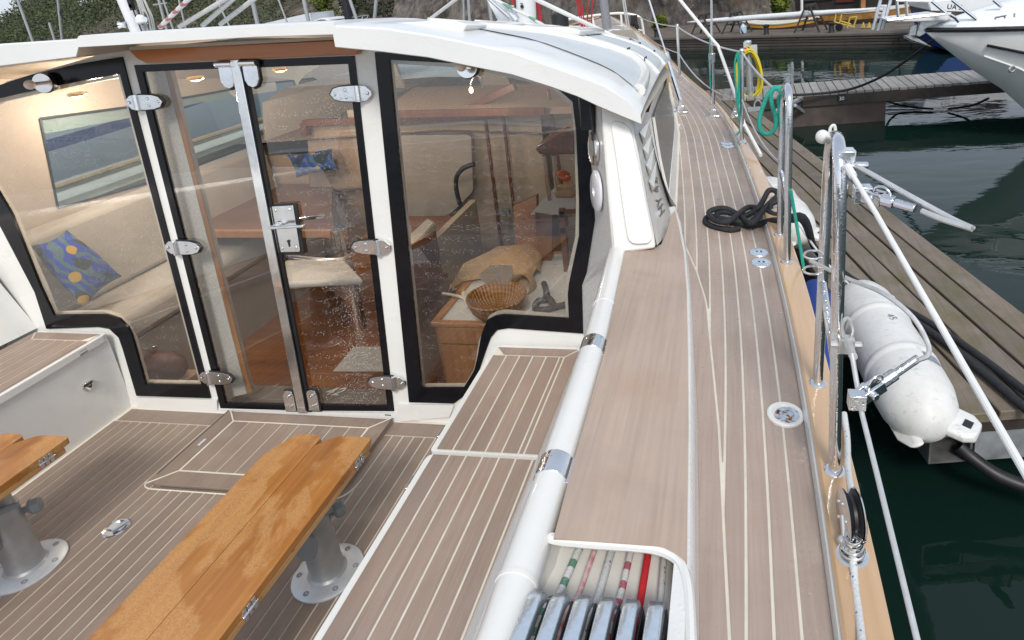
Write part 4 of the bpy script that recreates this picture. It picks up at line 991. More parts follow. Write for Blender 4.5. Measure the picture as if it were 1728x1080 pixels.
# ---- rope clutches and their ropes
cl0 = None; rng = random.Random(3)
XS = [-.290 + .0365 * i for i in range(6)]
labs = ['leftmost rope clutch with a blue-grey steel lever, beside the white coaming edge', 'rope clutch gripping the thin red and white line', 'rope clutch gripping the grey line, third from the coaming edge', 'rope clutch on the red flecked white rope', 'rope clutch at the solid red rope', 'rightmost rope clutch, on the thin grey flecked line']
for i, xx in enumerate(XS):
    if i == 0:
        cl0 = thing('rope_clutch', (xx, .62, 1.43), labs[0], 'rope clutch', 'bank of rope clutches in the coaming recess')
        m = MB(); prof = [(.34, 1.432), (.34, 1.50), (.64, 1.505), (.695, 1.49), (.705, 1.46), (.705, 1.432)]
        m.prism([Vector((xx - .0150, y, z)) for y, z in prof], (.003, 0, 0)); m.prism([Vector((xx + .0120, y, z)) for y, z in prof], (.003, 0, 0)); m.box((xx, .5, 1.442), (.02, .32, .012)); m.box((xx, .46, 1.485), (.02, .2, .012))
        obj('housing', m, MT['rubber'], cl0, bevel=.001)
        m = MB(); top_ = [(.30, 1.548), (.42, 1.548), (.59, 1.541), (.66, 1.529), (.686, 1.514), (.693, 1.500)]
        rows = []
        for y, z in top_: rows.append([Vector((xx - .0113, y, z - .006)), Vector((xx - .0110, y, z)), Vector((xx - .0085, y, z + .002)), Vector((xx + .0085, y, z + .002)), Vector((xx + .0110, y, z)), Vector((xx + .0113, y, z - .006))])
        m.loft(rows); m.loft([[r[0], r[0] + Vector((0, 0, -.012)), r[-1] + Vector((0, 0, -.012)), r[-1]] for r in rows]); obj('lever', m, MT['clutchsteel'], cl0, smooth_angle=50)
        m = MB(); m.tube([(xx - .0165, .60, 1.485), (xx + .0165, .60, 1.485)], .005, 10); m.tube([(xx - .0165, .44, 1.485), (xx + .0165, .44, 1.485)], .005, 10); obj('pin', m, plain('brass_pin', (.6, .5, .3), .25, 1.0), cl0)
    else: dup(cl0, (xx - XS[0], 0, 0), labs[i])
# short engraved symbols on two levers
for i, s in ((0, 'EM'), (2, 'G'), (3, 'TL')):
    pass
rp = [('striped', (.70, .71, .69), (.03, .22, .13), .0065, 'green and white striped rope running into the leftmost clutch'), ('thin', (.72, .70, .69), (.62, .05, .06), .0045, 'thin red and white line under the coaming lip'), ('fleck', (.60, .61, .60), (.12, .14, .18), .0068, 'grey flecked rope beside the thin red and white line'),
      ('striped', (.68, .68, .67), (.40, .03, .07), .006, 'white rope with crimson flecks, fourth from the coaming edge'), ('solid', (.55, .015, .022), (.65, .025, .03), .0066, 'solid red rope led to a clutch'), ('fleck', (.55, .55, .53), (.15, .15, .17), .0058, 'thin grey flecked line nearest the outer coaming wall')]
tops = [(972, 938), (1000, 938), (1029, 940), (1062, 942), (1092, 945), (1120, 950)]
for i, (kd, c1, c2, r, lab) in enumerate(rp):
    xx = XS[i]; a = bz(*tops[i], 1.447); far = a + (a - Vector((xx, .66, 1.447))).normalized() * .3; far.z = 1.45
    m = MB(); m.tube(smooth([far, a, lerp(a, Vector((xx, .66, 1.447)), .5), Vector((xx, .69, 1.462)), Vector((xx, .5, 1.474)), Vector((xx, .25, 1.474))], 5), r, 10)
    mt_ = braided('clutch_rope_' + ['green', 'pink', 'grey', 'crimson', 'red', 'thin_grey'][i], c1, c2, {'striped': 'stripe', 'thin': 'stripe2', 'fleck': 'fleck', 'solid': 'n'}[kd], 330)
    o = obj('halyard_rope', m, mt_, None, base=a, smooth_angle=60); tag(o, lab, 'rope', 'ropes led to the clutches')
# instrument line on the roof: sheet, block and other rigging above the deckhouse
MT['rope_grey'] = braided('pale_line', (.62, .62, .60), (.5, .5, .5), 'n', 120)
m = MB(); a = by(898, -4, 3.4); b = by(1062, 74, 3.75); m.tube([a, b], .012, 8); o = obj('boom_sheet', m, MT['whiteline'], None, base=b); tag(o, 'thick white line slanting down to a block on the deckhouse roof', 'rope')
bk = thing('roof_block', by(1078, 88, 3.78), 'black and steel turning block on a white pad on the deckhouse roof', 'pulley block')
m = MB(); m.bar(by(1057, 72, 3.75), by(1075, 84, 3.76), .03, .07); obj('sheave_case', m, MT['rubber'], bk, bevel=.01)
m = MB(); m.tube(smooth([by(1064, 70, 3.74), by(1080, 78, 3.74), by(1086, 90, 3.74), by(1082, 94, 3.74)], 5), .012, 8); m.tube(smooth([by(1072, 88, 3.72), by(1077, 83, 3.72), by(1083, 88, 3.72), by(1084, 95, 3.72)], 5), .011, 8); obj('shackle', m, MT['steel'], bk)
m = MB(); m.lathe([(.09, -.05), (.075, .0), (.05, .03), (0, .04)], by(1074, 96, 3.78), (0, -.1, 1), 20); obj('pad', m, MT['gel'], bk)
m = MB(); m.box(by(1011, 68, 3.6), (.06, .03, .09)); o = obj('roof_bracket', m, MT['alu_light'], boat, bevel=.006)
# mast of our own boat with its halyards
mast = thing('mast', by(905, 50, 5.0), 'white painted mast with a dark fitting hole, standing ahead of the deckhouse roof', 'mast')
m = MB(); a = by(889, 48, 5.0); b = by(884, -90, 5.0); m.tube([a, b], .076, 20); obj('spar', m, MT['mastwhite'], mast)
m = MB(); c = by(881, 11, 4.915); m.lathe([(.014, 0), (.014, .004)], c, (0, -1, 0), 14); m.box(by(880, 6, 4.915), (.02, .004, .006)); obj('sheave_slot', m, MT['rubber'], mast)
m = MB(); m.prism([by(822, 0, 4.7), by(838, 0, 4.7), by(862, 38, 4.7), by(842, 38, 4.7)], (0, .08, 0)); obj('vang', m, MT['mastwhite'], mast)
m = MB(); m.tube([by(824, -3, 4.6), by(875, 42, 4.6)], .014, 8); m.tube([by(838, -3, 4.62), by(880, 44, 4.62)], .012, 8); m.box(by(866, 26, 4.58), (.04, .04, .14)); m.tube([by(860, 18, 4.55), by(872, 34, 4.55)], .03, 8); obj('vang_tackle', m, MT['steel'], mast)
m = MB(); m.tube([by(832, -2, 4.4), by(893, 28, 4.35), by(932, 52, 4.3), by(952, 60, 4.2)], .012, 8); o = obj('halyard_rope', m, braided('white_green_halyard', (.70, .71, .69), (.05, .28, .16), 'stripe'), None, base=by(893, 28, 4.35)); tag(o, 'white halyard with green stripes sloping across the foot of the mast', 'rope')
for k, (x0, x1, y1) in enumerate(((906, 912, 40), (864, 868, 22))):
    m = MB(); m.tube([by(x0, -6, 5.2), by(x1, y1, 5.2)], .018 if k == 0 else .012, 8); o = obj('halyard_rope', m, MT['red_rope'] if 'red_rope' in MT else braided('dark_red_halyard', (.42, .02, .03), (.5, .04, .05), 'n'), None, base=by(x1, y1, 5.2)); tag(o, ['dark red halyard close to the right side of the mast', 'dark red halyard on the left side of the mast'][k], 'rope', 'dark red halyards at the mast')
m = MB()
MT['redsheet'] = plain('red_sheet_rope', (.36, .015, .022), .7, var=.1)
for a, b in ((972, 983), (980, 988), (992, 991), (1000, 997), (976, 985)): m.tube([by(a, -4, 7.2), by(b, 54, 7.2)], .009, 6)
o = obj('red_tackle', m, MT['redsheet'], None, base=by(988, 54, 7.2)); tag(o, 'bundle of bright red lines hanging ahead of the mast', 'rope')
m = MB(); m.tube([by(1018, -6, 8.0), by(1025, 52, 8.0)], .055, 10); o = obj('furled_sail', m, plain('grey_sail_cover', (.22, .22, .24), .8, var=.1), None, base=by(1025, 52, 8.0)); tag(o, 'dark grey furled foresail on its stay behind the red lines', 'furled sail')
m = MB(); m.tube([by(1050, -6, 8.6), by(1060, 56, 8.6)], .012, 6); m.tube([by(1053, -6, 8.6), by(1064, 58, 8.6)], .010, 6); o = obj('forestay', m, MT['wire'], boat)
m = MB(); m.box(by(1070, 33, 9.2), (.09, .05, .12)); m.tube([by(1067, 36, 9.2), by(1066, 52, 9.2), by(1072, 56, 9.2), by(1075, 46, 9.2), by(1071, 34, 9.2)], .03, 8); m.tube([by(1071, 54, 9.2), by(1070, 68, 9.2)], .02, 6); o = obj('black_lifeline_bag', m, MT['rubber'], None, base=by(1070, 60, 9.2)); tag(o, 'black rope hank hung over the white bow rail', 'rope hank')
m = MB(); m.tube(smooth([by(1018, 57, 7.6), by(1030, 51, 7.6), by(1050, 52, 7.6), by(1070, 58, 7.6), by(1070, 66, 7.6)], 4), .02, 8); m.box(by(1042, 60, 7.7), (.32, .1, .06)); obj('anchor_windlass', m, MT['steel'], boat, bevel=.006)
m = MB(); m.lathe([(.08, 0), (.09, .01), (.09, .13), (.06, .15), (0, .15)], by(946, 46, 6.6), (0, 0, 1), 16); o = obj('dorade_vent', m, MT['rubber'], boat)
# lines over the left part of the roof
m = MB(); m.tube([by(270, 46, 3.2), by(325, -8, 3.05)], .012, 8); o = obj('topping_line', m, braided('red_white_line', (.72, .71, .70), (.45, .08, .1), 'stripe'), None, base=by(270, 46, 3.2)); tag(o, 'red and white twisted line rising from the roof edge', 'rope')
for k, (a, b, l) in enumerate((((303, 45), (388, -6), 'pale line rising from the roof, next to the red and white one'), ((342, 43), (398, -6), 'middle pale line of the three rising from the roof'), ((372, 41), (437, -8), 'rightmost pale line rising from the roof edge'))):
    m = MB(); m.tube([by(*a, 3.2), by(*b, 3.05)], .012, 8); o = obj('reefing_line', m, MT['rope_grey'], None, base=by(*a, 3.2)); tag(o, l, 'rope', 'pale lines above the roof')
m = MB(); m.tube([by(722, 35, 3.3), by(772, -3, 3.2)], .009, 8); o = obj('reefing_line', m, MT['rope_grey'], None, base=by(722, 35, 3.3)); tag(o, 'single pale line climbing from the hatch garage in the middle of the roof', 'rope', 'pale lines above the roof')
# black mooring rope heaped on the side deck
def D(px, py, h=.012): return bsurf(px, py, lambda x, Y: zdk(x, Y) + h)
pts = [D(1248, 386), D(1230, 388), D(1200, 381), D(1190, 373), D(1198, 365, .02), D(1222, 370, .03), D(1245, 374, .03), D(1262, 378, .015), D(1276, 366, .03), D(1276, 352, .03), D(1262, 350, .035), D(1245, 362, .05), D(1228, 374, .05), D(1206, 372, .045), D(1196, 360, .045), D(1206, 353, .05), D(1225, 352, .045), D(1245, 362, .03), D(1262, 375, .045), D(1274, 374, .05), D(1290, 352, .06), D(1304, 338, .09), D(1312, 330, .09), D(1308, 322, .10), D(1297, 322, .10), D(1288, 338, .07), D(1278, 352, .05), D(1256, 364, .02), D(1225, 358, .03), D(1210, 360, .03), D(1216, 371, .02), D(1240, 376, .02), D(1268, 380, .02), D(1280, 379, .015), D(1300, 372, .05), D(1320, 372, .07), D(1332, 374, .07)]
m = MB(); m.tube(smooth(pts, 6), .0125, 10)
pts2 = [D(1298, 345, .06), D(1296, 356, .05), D(1308, 362, .05), D(1322, 358, .06), D(1325, 346, .08), D(1315, 340, .09), D(1302, 344, .08), D(1300, 352, .06)]
m.tube(smooth(pts2, 5), .0125, 10)
o = obj('mooring_rope', m, MT['rope_black'], None, base=D(1245, 370), smooth_angle=60); tag(o, 'heap of thick black rope lying on the teak side deck by the cap rail', 'mooring rope')
# green rope hitched round the far hoop and the stanchion
def loopy(Y, pts): return smooth([by(*p, Y) for p in pts], 6)
m = MB(); Yh = A2.y + .0; m.tube(loopy(Yh, [(1318, 150), (1308, 148), (1296, 160), (1287, 182), (1281, 205), (1285, 222), (1296, 226), (1307, 218), (1309, 200), (1303, 178), (1301, 158), (1310, 149), (1319, 158), (1314, 165), (1316, 190), (1318, 215)]), .0085, 8); o = obj('green_rope', m, MT['rope_green'], None, base=by(1308, 148, Yh), smooth_angle=60); tag(o, 'green rope looped over the top of the far gate hoop', 'rope')
m = MB(); m.tube(loopy(B3_.y, [(1243, 92), (1240, 110), (1242, 150), (1245, 178), (1247, 120), (1244, 92), (1248, 100), (1246, 180), (1250, 215), (1243, 228)]), .006, 8); o = obj('green_rope', m, MT['rope_green'], None, base=by(1243, 92, B3_.y), smooth_angle=60); tag(o, 'green rope tied along the slim stanchion in front of the yellow hose', 'rope')
m = MB(); m.tube([by(1198, 62, 4.2), by(1197, 110, 4.2), by(1199, 150, 4.2)], .004, 6); o = obj('green_rope', m, MT['rope_green'], None, base=by(1198, 62, 4.2)); tag(o, 'short green line lashed along the shroud', 'rope')
m = MB(); m.tube([by(1334, 320, 2.1), by(1341, 360, 2.12), by(1352, 425, 2.15), by(1357, 460, 2.15)], .006, 8); o = obj('green_rope', m, MT['rope_green'], None, base=by(1334, 320, 2.1)); tag(o, 'green fender lanyard hanging outside the far gate hoop', 'rope')
# ================================================================== harbour (gravity frame)
I4 = Matrix.Identity(4)
# ---- water
g = NG('harbour_water'); o_ = g.coords('Object', (1, 1, 1)); o2 = g.coords('Object', (1, 2.2, 1), (0, 0, .3))
w1 = g.noise(o2, 1.1, 3, .5, .4); w2 = g.noise(o_, 5.5, 4, .55, .3); w3 = g.noise(o_, 26, 2, .5)
h = g.math('ADD', g.math('MULTIPLY', w1, 1.0), g.math('ADD', g.math('MULTIPLY', w2, .16), g.math('MULTIPLY', w3, .012)))
bmp = g.bump(h, .24, .026)
MT['water'] = g.bsdf((.005, .017, .013), .03, 0, bmp, 0, .5); g.p.inputs['IOR'].default_value = 1.33
mb = MB(); ring_ = [0, 3, 6, 10, 16, 26, 45, 90, 200, 600]
mb.quad((-700, -300, 0), (700, -300, 0), (700, 900, 0), (-700, 900, 0)); o = obj('water', mb, MT['water'], None, fr='g', smooth_angle=0); tag(o, 'dark green harbour water', None, None, 'structure'); 
# ---- pontoons
MT['dock'] = teak('weathered_dock_wood', (.185, .150, .118), .35, .75, .45, .9, .55)
MT['dockgrey'] = teak('silver_dock_wood', (.29, .275, .255), .3, .75, .4)
MT['beam'] = teak('dark_wet_beam', (.055, .042, .034), .3, .55, .3)
def planks(name, P0, u, L, v, Wd, n, th, mat, parent, gap=.012, along=True):
    mb = MB(); u, v = Vector(u).normalized(), Vector(v).normalized()
    rg = random.Random(len(name) + n)
    for i in range(n):
        mb.val = rg.random()
        if along: a, w, l = P0 + v * (Wd * i / n + gap / 2), Wd / n - gap, L; p = [a, a + v * w, a + v * w + u * l, a + u * l]
        else: a, w = P0 + u * (L * i / n + gap / 2), L / n - gap; p = [a, a + u * w, a + u * w + v * Wd, a + v * Wd]
        dz = Vector((0, 0, rg.uniform(-.004, .004)))
        mb.prism([q + dz for q in p], (0, 0, -th))
    return obj(name, mb, mat, parent, fr='g', smooth_angle=0, bevel=.004, bseg=1)
pont = thing('pontoon', (1.2, 2.5, 0), 'weathered plank walkway pontoon running alongside the boat', 'pontoon', fr='g')
u = Vector((-.207, .978, 0)).normalized(); v = Vector((.95, .13, 0)).normalized()
PN = gz(1608, 705, .5)
planks('deck_planks', PN + Vector((-.10, 0, 0)), u, 8.4, v, .90, 6, .05, MT['dock'], pont, .016)
m = MB(); q0 = PN + Vector((-.08, .02, -.051)); m.prism([q0, q0 + v * .87, q0 + v * .87 + u * .06, q0 + u * .06], (0, 0, -.065)); obj('end_beam', m, MT['beam'], pont, bevel=.006)
m = MB()
for s_ in (.0, .80): a = q0 + v * s_ + u * .062; m.prism([a, a + v * .07, a + v * .07 + u * 8.2, a + u * 8.2], (0, 0, -.14))
obj('side_beam', m, MT['beam'], pont)
MT['galv'] = plain('galvanised_steel', (.40, .43, .45), .45, .6, .25, 18)
m = MB(); a = q0 + Vector((0, 0, -.066)) + v * .0
m.ring([a, a + v * .19, a + v * .19 + Vector((0, 0, -.15)), a + Vector((0, 0, -.15))], [a + v * .010 + Vector((0, 0, -.010)), a + v * .180 + Vector((0, 0, -.010)), a + v * .180 + Vector((0, 0, -.140)), a + v * .010 + Vector((0, 0, -.140))], u * .9)
obj('steel_box_section', m, MT['darksteel'], pont)
m = MB(); a = q0 + Vector((0, 0, -.066)) + v * .20; m.prism([a, a + v * .67, a + v * .67 + u * .5, a + u * .5], (0, 0, -.15)); obj('float_block', m, plain('stained_concrete', (.17, .185, .19), .8, 0, .4, 9, .2), pont)
m = MB(); a = q0 + u * 1.2 + v * .05 + Vector((0, 0, -.1)); m.prism([a, a + v * .8, a + v * .8 + u * 6.9, a + u * 6.9], (0, 0, -.6)); obj('float_block', m, plain('dark_float', (.04, .04, .042), .7, 0, .3), pont)
fing = thing('finger_pontoon', (2.5, 10.3, 0), 'grey cross pontoon of short planks with a numbered dark side beam', 'pontoon', fr='g')
F0 = gz(1228, 174, .5); F0 = Vector((-.30, 9.72, .5)); fu = Vector((3.9, .16, 0)).normalized(); fv = Vector((.04, 1.0, 0)).normalized()
planks('deck_planks', F0, fu, 7.2, fv, .98, 58, .04, MT['dockgrey'], fing, .012, False)
m = MB(); a = F0 + Vector((0, -.005, -.041)); m.prism([a, a + fu * 7.2, a + fu * 7.2 + fv * .1, a + fv * .1], (0, 0, -.15)); b = a + fv * .88; m.prism([b, b + fu * 7.2, b + fu * 7.2 + fv * .1, b + fv * .1], (0, 0, -.15)); obj('side_beam', m, MT['beam'], fing)
m = MB(); a = F0 + Vector((0, .03, -.192)); m.prism([a, a + fu * 2.55, a + fu * 2.55 + fv * .9, a + fv * .9], (0, 0, -.6)); MT['bfloat'] = plain('brown_float', (.075, .058, .05), .7, 0, .3, 5); obj('float_block', m, MT['bfloat'], fing); m = MB(); a = a + fu * 5.3; m.prism([a, a + fu * 1.9, a + fu * 1.9 + fv * .9, a + fv * .9], (0, 0, -.6)); obj('float_block', m, MT['bfloat'], fing)
s = gy(1420, 166, F0.y + .06); m = MB(); nrm = Vector((.04, -1, 0)); m.box(s + Vector((0, -.012, 0)), (.11, .012, .075)); bd = obj('number_board', m, MT['black'], fing)
text('number', '30', s + Vector((0, -.0205, 0)), (1, .04, 0), (0, 0, 1), .075, plain('white_number_paint', (.75, .78, .78), .6), bd, fr='g')
m = MB(); a = F0 + fu * 1.32 + Vector((0, -.012, -.12)); m.box(a, (.02, .02, .15)); obj('beam_joint', m, MT['black'], fing)
# corner braces between the pontoons
m = MB(); m.bar(gz(1306, 190, .42), gz(1358, 163, .44), .07, .05); m.bar(gz(1340, 178, .40), gz(1366, 197, .08), .06, .05); o = obj('corner_brace', m, MT['galv'], pont, bevel=.006)
m = MB(); c = gz(1279, 178, .56); m.tube([c + Vector((cos(t) * .05, 0, sin(t) * .07)) for t in [2 * pi * i / 14 for i in range(14)]], .012, 6, closed=True); m.box(gz(1274, 184, .52), (.2, .12, .04)); o = obj('mooring_ring', m, MT['galv'], pont)
# service post with the coiled yellow hose
pb = gz(1266, 160, .5); po = thing('dock_post', pb, 'galvanised post standing at the corner of the two pontoons', 'post', fr='g')
m = MB(); m.tube([pb, gy(1262, 71, pb.y)], .052, 18); obj('tube', m, MT['galv'], po); m = MB(); m.lathe([(.055, 0), (.05, .02), (0, .03)], gy(1262, 71, pb.y), (0, 0, 1), 18); obj('post_cap', m, MT['alu_light'], po)
m = MB(); m.box(gy(1258, 78, pb.y - .05), (.06, .06, .12)); m.box(gy(1272, 85, pb.y), (.1, .1, .16)); obj('tap_box', m, MT['alu_light'], po)
MT['yellow'] = plain('yellow_hose', (.62, .50, .03), .45, var=.12, scale=12)
m = MB(); rg = random.Random(5)
cx, cz = gy(1261, 126, pb.y - .09), 0
for k in range(9):
    rx, rz = .175 + rg.uniform(-.03, .03), .38 + rg.uniform(-.04, .04); ph = rg.uniform(0, 6); oy = rg.uniform(-.05, .05)
    m.tube(smooth([cx + Vector((cos(t) * rx * (1 - .15 * sin(t)) + .02, oy + .02 * sin(t * 2 + ph), sin(t) * rz + .02 * sin(3 * t + ph) - .01)) for t in [2 * pi * i / 12 for i in range(12)]], 4, True), .014, 7, closed=True)
o = obj('coiled_hose', m, MT['yellow'], None, base=cx, fr='g'); tag(o, 'coil of yellow hose hung on the dock post', 'hose')
m = MB(); m.box(gy(1258, 82, pb.y - .1), (.03, .03, .03)); o = obj('hose_tap', m, plain('red_tap', (.5, .04, .05), .5), po)

# ---- fenders between hull and pontoon
MT['fender'] = None
g = NG('scuffed_white_vinyl'); o_ = g.coords('Object', (1, 1, 1)); n1 = g.noise(o_, 7, 6, .65); n2 = g.noise(g.coords('Object', (3, 30, 3)), 3, 4, .7); n3 = g.noise(o_, 32, 4, .7)
f1 = g.ramp(n1, [(.45, 0.0), (.68, 1.0)]); f2 = g.ramp(g.math('MULTIPLY', n2, n3), [(.30, 0.0), (.42, 1.0)])
col = g.mix(g.math('MULTIPLY', f1, .35), (.71, .71, .69), (.47, .465, .44)); col = g.mix(g.math('MULTIPLY', f2, .4), col, (.20, .20, .19))
MT['fender'] = g.bsdf(col, .6, 0, g.bump(n1, .1, .01), .1)
def fender(A, B, R, label, roll=0):
    ax = (B - A).normalized(); L = (B - A).length
    t = thing('fender', (A + B) / 2, label, 'fender', 'white fenders hung along the hull', fr='b')
    m = MB(); prof = [(.02, -.02), (.05, -.01), (R * .62, .035), (R * .86, .09), (R * .97, .16), (R, .24)]
    for c in (.36, .68):
        prof += [(R, c * L - .03), (R * 1.0, c * L - .022), (R * 1.035, c * L - .012), (R * 1.04, c * L), (R * 1.035, c * L + .012), (R, c * L + .022), (R, c * L + .03)]
    prof += [(R, L - .24), (R * .97, L - .16), (R * .86, L - .09), (R * .62, L - .035), (.05, L + .01), (.02, L + .02)]
    m.lathe(prof, A, ax, 40); obj('body', m, MT['fender'], t, smooth_angle=70)
    side_ = -ax.cross(Vector((0, 0, 1))).normalized(); upv = ax.cross(side_)
    for e, s in ((A, -1), (B, 1)):
        w = (side_ * .8 + upv * -.25).normalized(); w2 = ax.cross(w)
        f = MB(); shape = [(-.62 * R, -.10), (-.45 * R, .02), (-.10, .075), (0, .085), (.10, .075), (.45 * R, .02), (.62 * R, -.10)]
        w = (side_ * .45 + upv * .9).normalized() if s > 0 else w
        # moulded eye lug in the plane of the axis
        lug = [(-.055, -.09), (-.05, .03), (-.03, .065), (.03, .065), (.05, .03), (.055, -.09)]
        d = (side_ * .92 - upv * .1).normalized()
        c0_ = e - ax * s * .055 + d * R * .60
        out_ = (ax * s * .62 + d * .78).normalized(); ac = out_.cross(upv).normalized()
        P = [c0_ + out_ * (b + .035) * 1.0 + ac * a * 1.5 for a, b in lug]
        f.prism([p + upv * .02 for p in P], -upv * .04); lug_o = obj('eye_lug', f, MT['fender'], t, bevel=.014, bseg=3)
        k = MB(); k.prism([c0_ + out_ * .058 + ac * x + out_ * y + upv * .021 for x, y in ((-.022, -.016), (.022, -.016), (.022, .016), (-.022, .016))], upv * .0012); obj('eyelet', k, MT['rubber'], lug_o)
        f = MB(); d2 = -side_ * .6 + upv * -.55
        d2.normalize(); P = [e - ax * s * .16 + d2 * R * .9, e - ax * s * .04 + d2 * R * .85, e + ax * s * .03 + d2 * R * .62, e + ax * s * .035 + d2 * R * .40, e - ax * s * .10 + d2 * R * .4]; f.prism([p - side_ * .015 for p in P], side_ * .03); obj('fin', f, MT['fender'], t, bevel=.01)
    la = A + upv * .02; rl = Vector((interp(rout, A.y) - .01, A.y + .04, zrail(0, A.y) - .01)); m = MB(); m.tube(smooth([la - ax * .02, lerp(la, rl, .35) + Vector((0, 0, -.05)), rl + Vector((.02, 0, -.03)), rl + Vector((-.02, 0, .005))], 5), .006, 8); obj('lanyard', m, MT['rope_white_blue'], t)
    return t, ax, side_, upv
fA, fB = bz(1446, 500, .71), bz(1574, 724, .70)
ft, fax, fsd, fup = fender(fA - (fB - fA).normalized() * .02, fB, .157, 'big scuffed white fender with a grey patch, beside the near gate hoop')
c = lerp(fA, fB, .74); R = .1595
m = MB(); rr = []
for i in range(7):
    an = lerp(.35, .80, i / 6); d = fup * cos(an) + fsd * sin(an); rr.append([c - fax * .028 + d * R, c + fax * .03 + d * R])
m.loft(rr); obj('repair_patch', m, plain('grey_patch', (.24, .28, .32), .6, 0, .2, 40), ft)
text('marking', '45', lerp(fA, fB, .46) + (fup * .99 + fsd * .08).normalized() * .158, fax * .9 + fsd * .2, fsd + fup * .05, .05, plain('faded_marking', (.22, .23, .25), .7), ft, fr='b', thick=.0006)
fender(bz(1292, 318, .73), bz(1352, 398, .73), .15, 'smaller looking white fender, further forward behind the far gate hoop')
m = MB(); A = bz(1374, 478, .92); B = bz(1398, 665, .72); m.lathe([(.0, 0), (.05, .02), (.075, .1), (.075, .5), (.05, .6), (0, .62)], A, B - A, 20); o = obj('fender', m, plain('blue_fender_cover', (.012, .04, .22), .7, 0, .2), None, base=A); tag(o, 'blue covered fender squeezed in behind the near gate hoop', 'fender')
# black mooring lines: along the pontoon and away at the end
def G(px, py, z): return gz(px, py, z)
m = MB(); m.tube(smooth([by(1318, 372, 2.5), by(1340, 378, 2.55), G(1375, 420, .62), G(1400, 447, .56), G(1430, 470, .53), G(1500, 517, .53), G(1560, 553, .53), G(1620, 597, .53), G(1690, 655, .53), G(1745, 702, .53)], 5), .020, 10); m.tube(smooth([G(1398, 440, .53), G(1450, 478, .53), G(1560, 540, .53), G(1640, 592, .53), G(1745, 672, .53)], 5), .019, 10)
o = obj('mooring_rope', m, MT['rope_black'], None, base=G(1560, 553, .53), fr='g', smooth_angle=60); tag(o, 'doubled black mooring line lying along the planks of the pontoon', 'mooring rope')
m = MB(); m.tube(smooth([G(1618, 752, .30), G(1640, 772, .26), G(1680, 800, .22), G(1728, 820, .19), G(1790, 838, .19)], 6), .030, 12); o = obj('rubber_hose', m, MT['rubber'], None, base=G(1680, 800, .22), fr='g', smooth_angle=60); tag(o, 'thick black hose coming out of the steel box under the pontoon end', 'hose')

# ---- white motorboat on the right
MT['hullgrey'] = plain('white_motorboat_hull', (.80, .81, .79), .22, 0, .05, 3, coat=.4)  # one even off-white over the whole motorboat hull
MT['mbdeck'] = plain('white_deck', (.80, .82, .84), .3, 0, .04, 4, coat=.2)
mbt = thing('motorboat', (4.5, 8.6, 0), 'white motorboat with black side stripe and a plough anchor on its bow', 'motorboat', fr='g')
YB = 8.5
bow = gy(1563, 52, YB); bow.z += 0
def hullrow(sgn):
    rows = []
    for i in range(15):
        t = i / 14; x = lerp(bow.x, bow.x + 5.5, t ** 1.15); hw = 1.35 * (1 - (1 - t) ** 2.2)
        sh = bow.z + .02 - .05 * t
        # stem rakes from the bow tip to the waterline
        zk = interp([(bow.x, bow.z - .03), (bow.x + .55, .93), (bow.x + .95, .64), (bow.x + 1.32, .28), (bow.x + 1.6, -.05), (bow.x + 6, -.35)], x)
        zc = lerp(zk, max(zk, .30), .9)
        row = [Vector((x, YB - sgn * hw, sh)), Vector((x, YB - sgn * hw * .97, lerp(sh, zk, .12))), Vector((x, YB - sgn * hw * .86, lerp(sh, zk, .42))), Vector((x, YB - sgn * hw * .74, lerp(sh, zk, .60))), Vector((x, YB - sgn * hw * .70, lerp(sh, zk, .64))), Vector((x, YB - sgn * hw * .34, lerp(sh, zk, .88))), Vector((x, YB, zk))]
        rows.append(row)
    return rows
m = MB(); R1 = hullrow(1); R2 = hullrow(-1); m.loft(R1); m.loft(R2); obj('hull', m, MT['hullgrey'], mbt, smooth_angle=25)
m = MB(); m.tube([r[0] + Vector((0, -.01, -.01)) for r in R1], .028, 8); m.tube([r[0] + Vector((0, .01, -.01)) for r in R2], .028, 8); obj('rubbing_strake', m, MT['rubber'], mbt)
m = MB(); m.tube([lerp(r[1], r[2], .80) + Vector((0, -.02, 0)) for r in R1[2:]], .018, 6); obj('side_stripe', m, MT['black'], mbt)
m = MB()
for k, dz in ((3, .0), ):
    m.tube([r[k] + Vector((0, -.012, dz)) for r in R1[2:]], .010, 6)
obj('spray_rail', m, MT['hullgrey'], mbt)
m = MB(); rows = []
for i in range(15):
    a, b = R1[i][0], R2[i][0]; cr = .42 * (1 - (1 - i / 14) ** 2) + .10 * min(1, i / 3)
    rows.append([lerp(a, b, t) + Vector((0, 0, .02 + cr * (1 - abs(2 * t - 1) ** 2.4))) for t in (0, .06, .15, .3, .5, .7, .85, .94, 1)])
m.loft(rows); obj('deck', m, MT['mbdeck'], mbt, smooth_angle=60)
m = MB(); m.tube([gy(1712, 22, 7.9), gy(1712, 29, 7.9)], .012, 6); m.tube([gy(1678, 30, 7.9), gy(1698, 26, 7.9)], .012, 6); m.tube([gy(1680, 29, 7.9), gy(1680, 33, 7.9)], .012, 6); m.tube([gy(1696, 26, 7.9), gy(1696, 31, 7.9)], .012, 6); obj('grab_rail', m, MT['steel'], mbt)
m = MB(); c = gy(1708, 117, 7.55); m.tube([c + Vector((cos(t) * .03, 0, sin(t) * .03)) for t in [2 * pi * i / 12 for i in range(12)]], .012, 6, closed=True); obj('towing_eye', m, MT['steel'], mbt)
MT['galvl'] = plain('bright_galvanised', (.52, .55, .57), .35, .7, .3, 20)
m = MB(); m.prism([gy(1496, 33, YB - .15), gy(1580, 23, YB - .15), gy(1612, 27, YB - .15), gy(1596, 36, YB - .15), gy(1500, 38, YB - .15)], (0, .42, 0)); obj('bow_platform', m, MT['mbdeck'], mbt, bevel=.015)
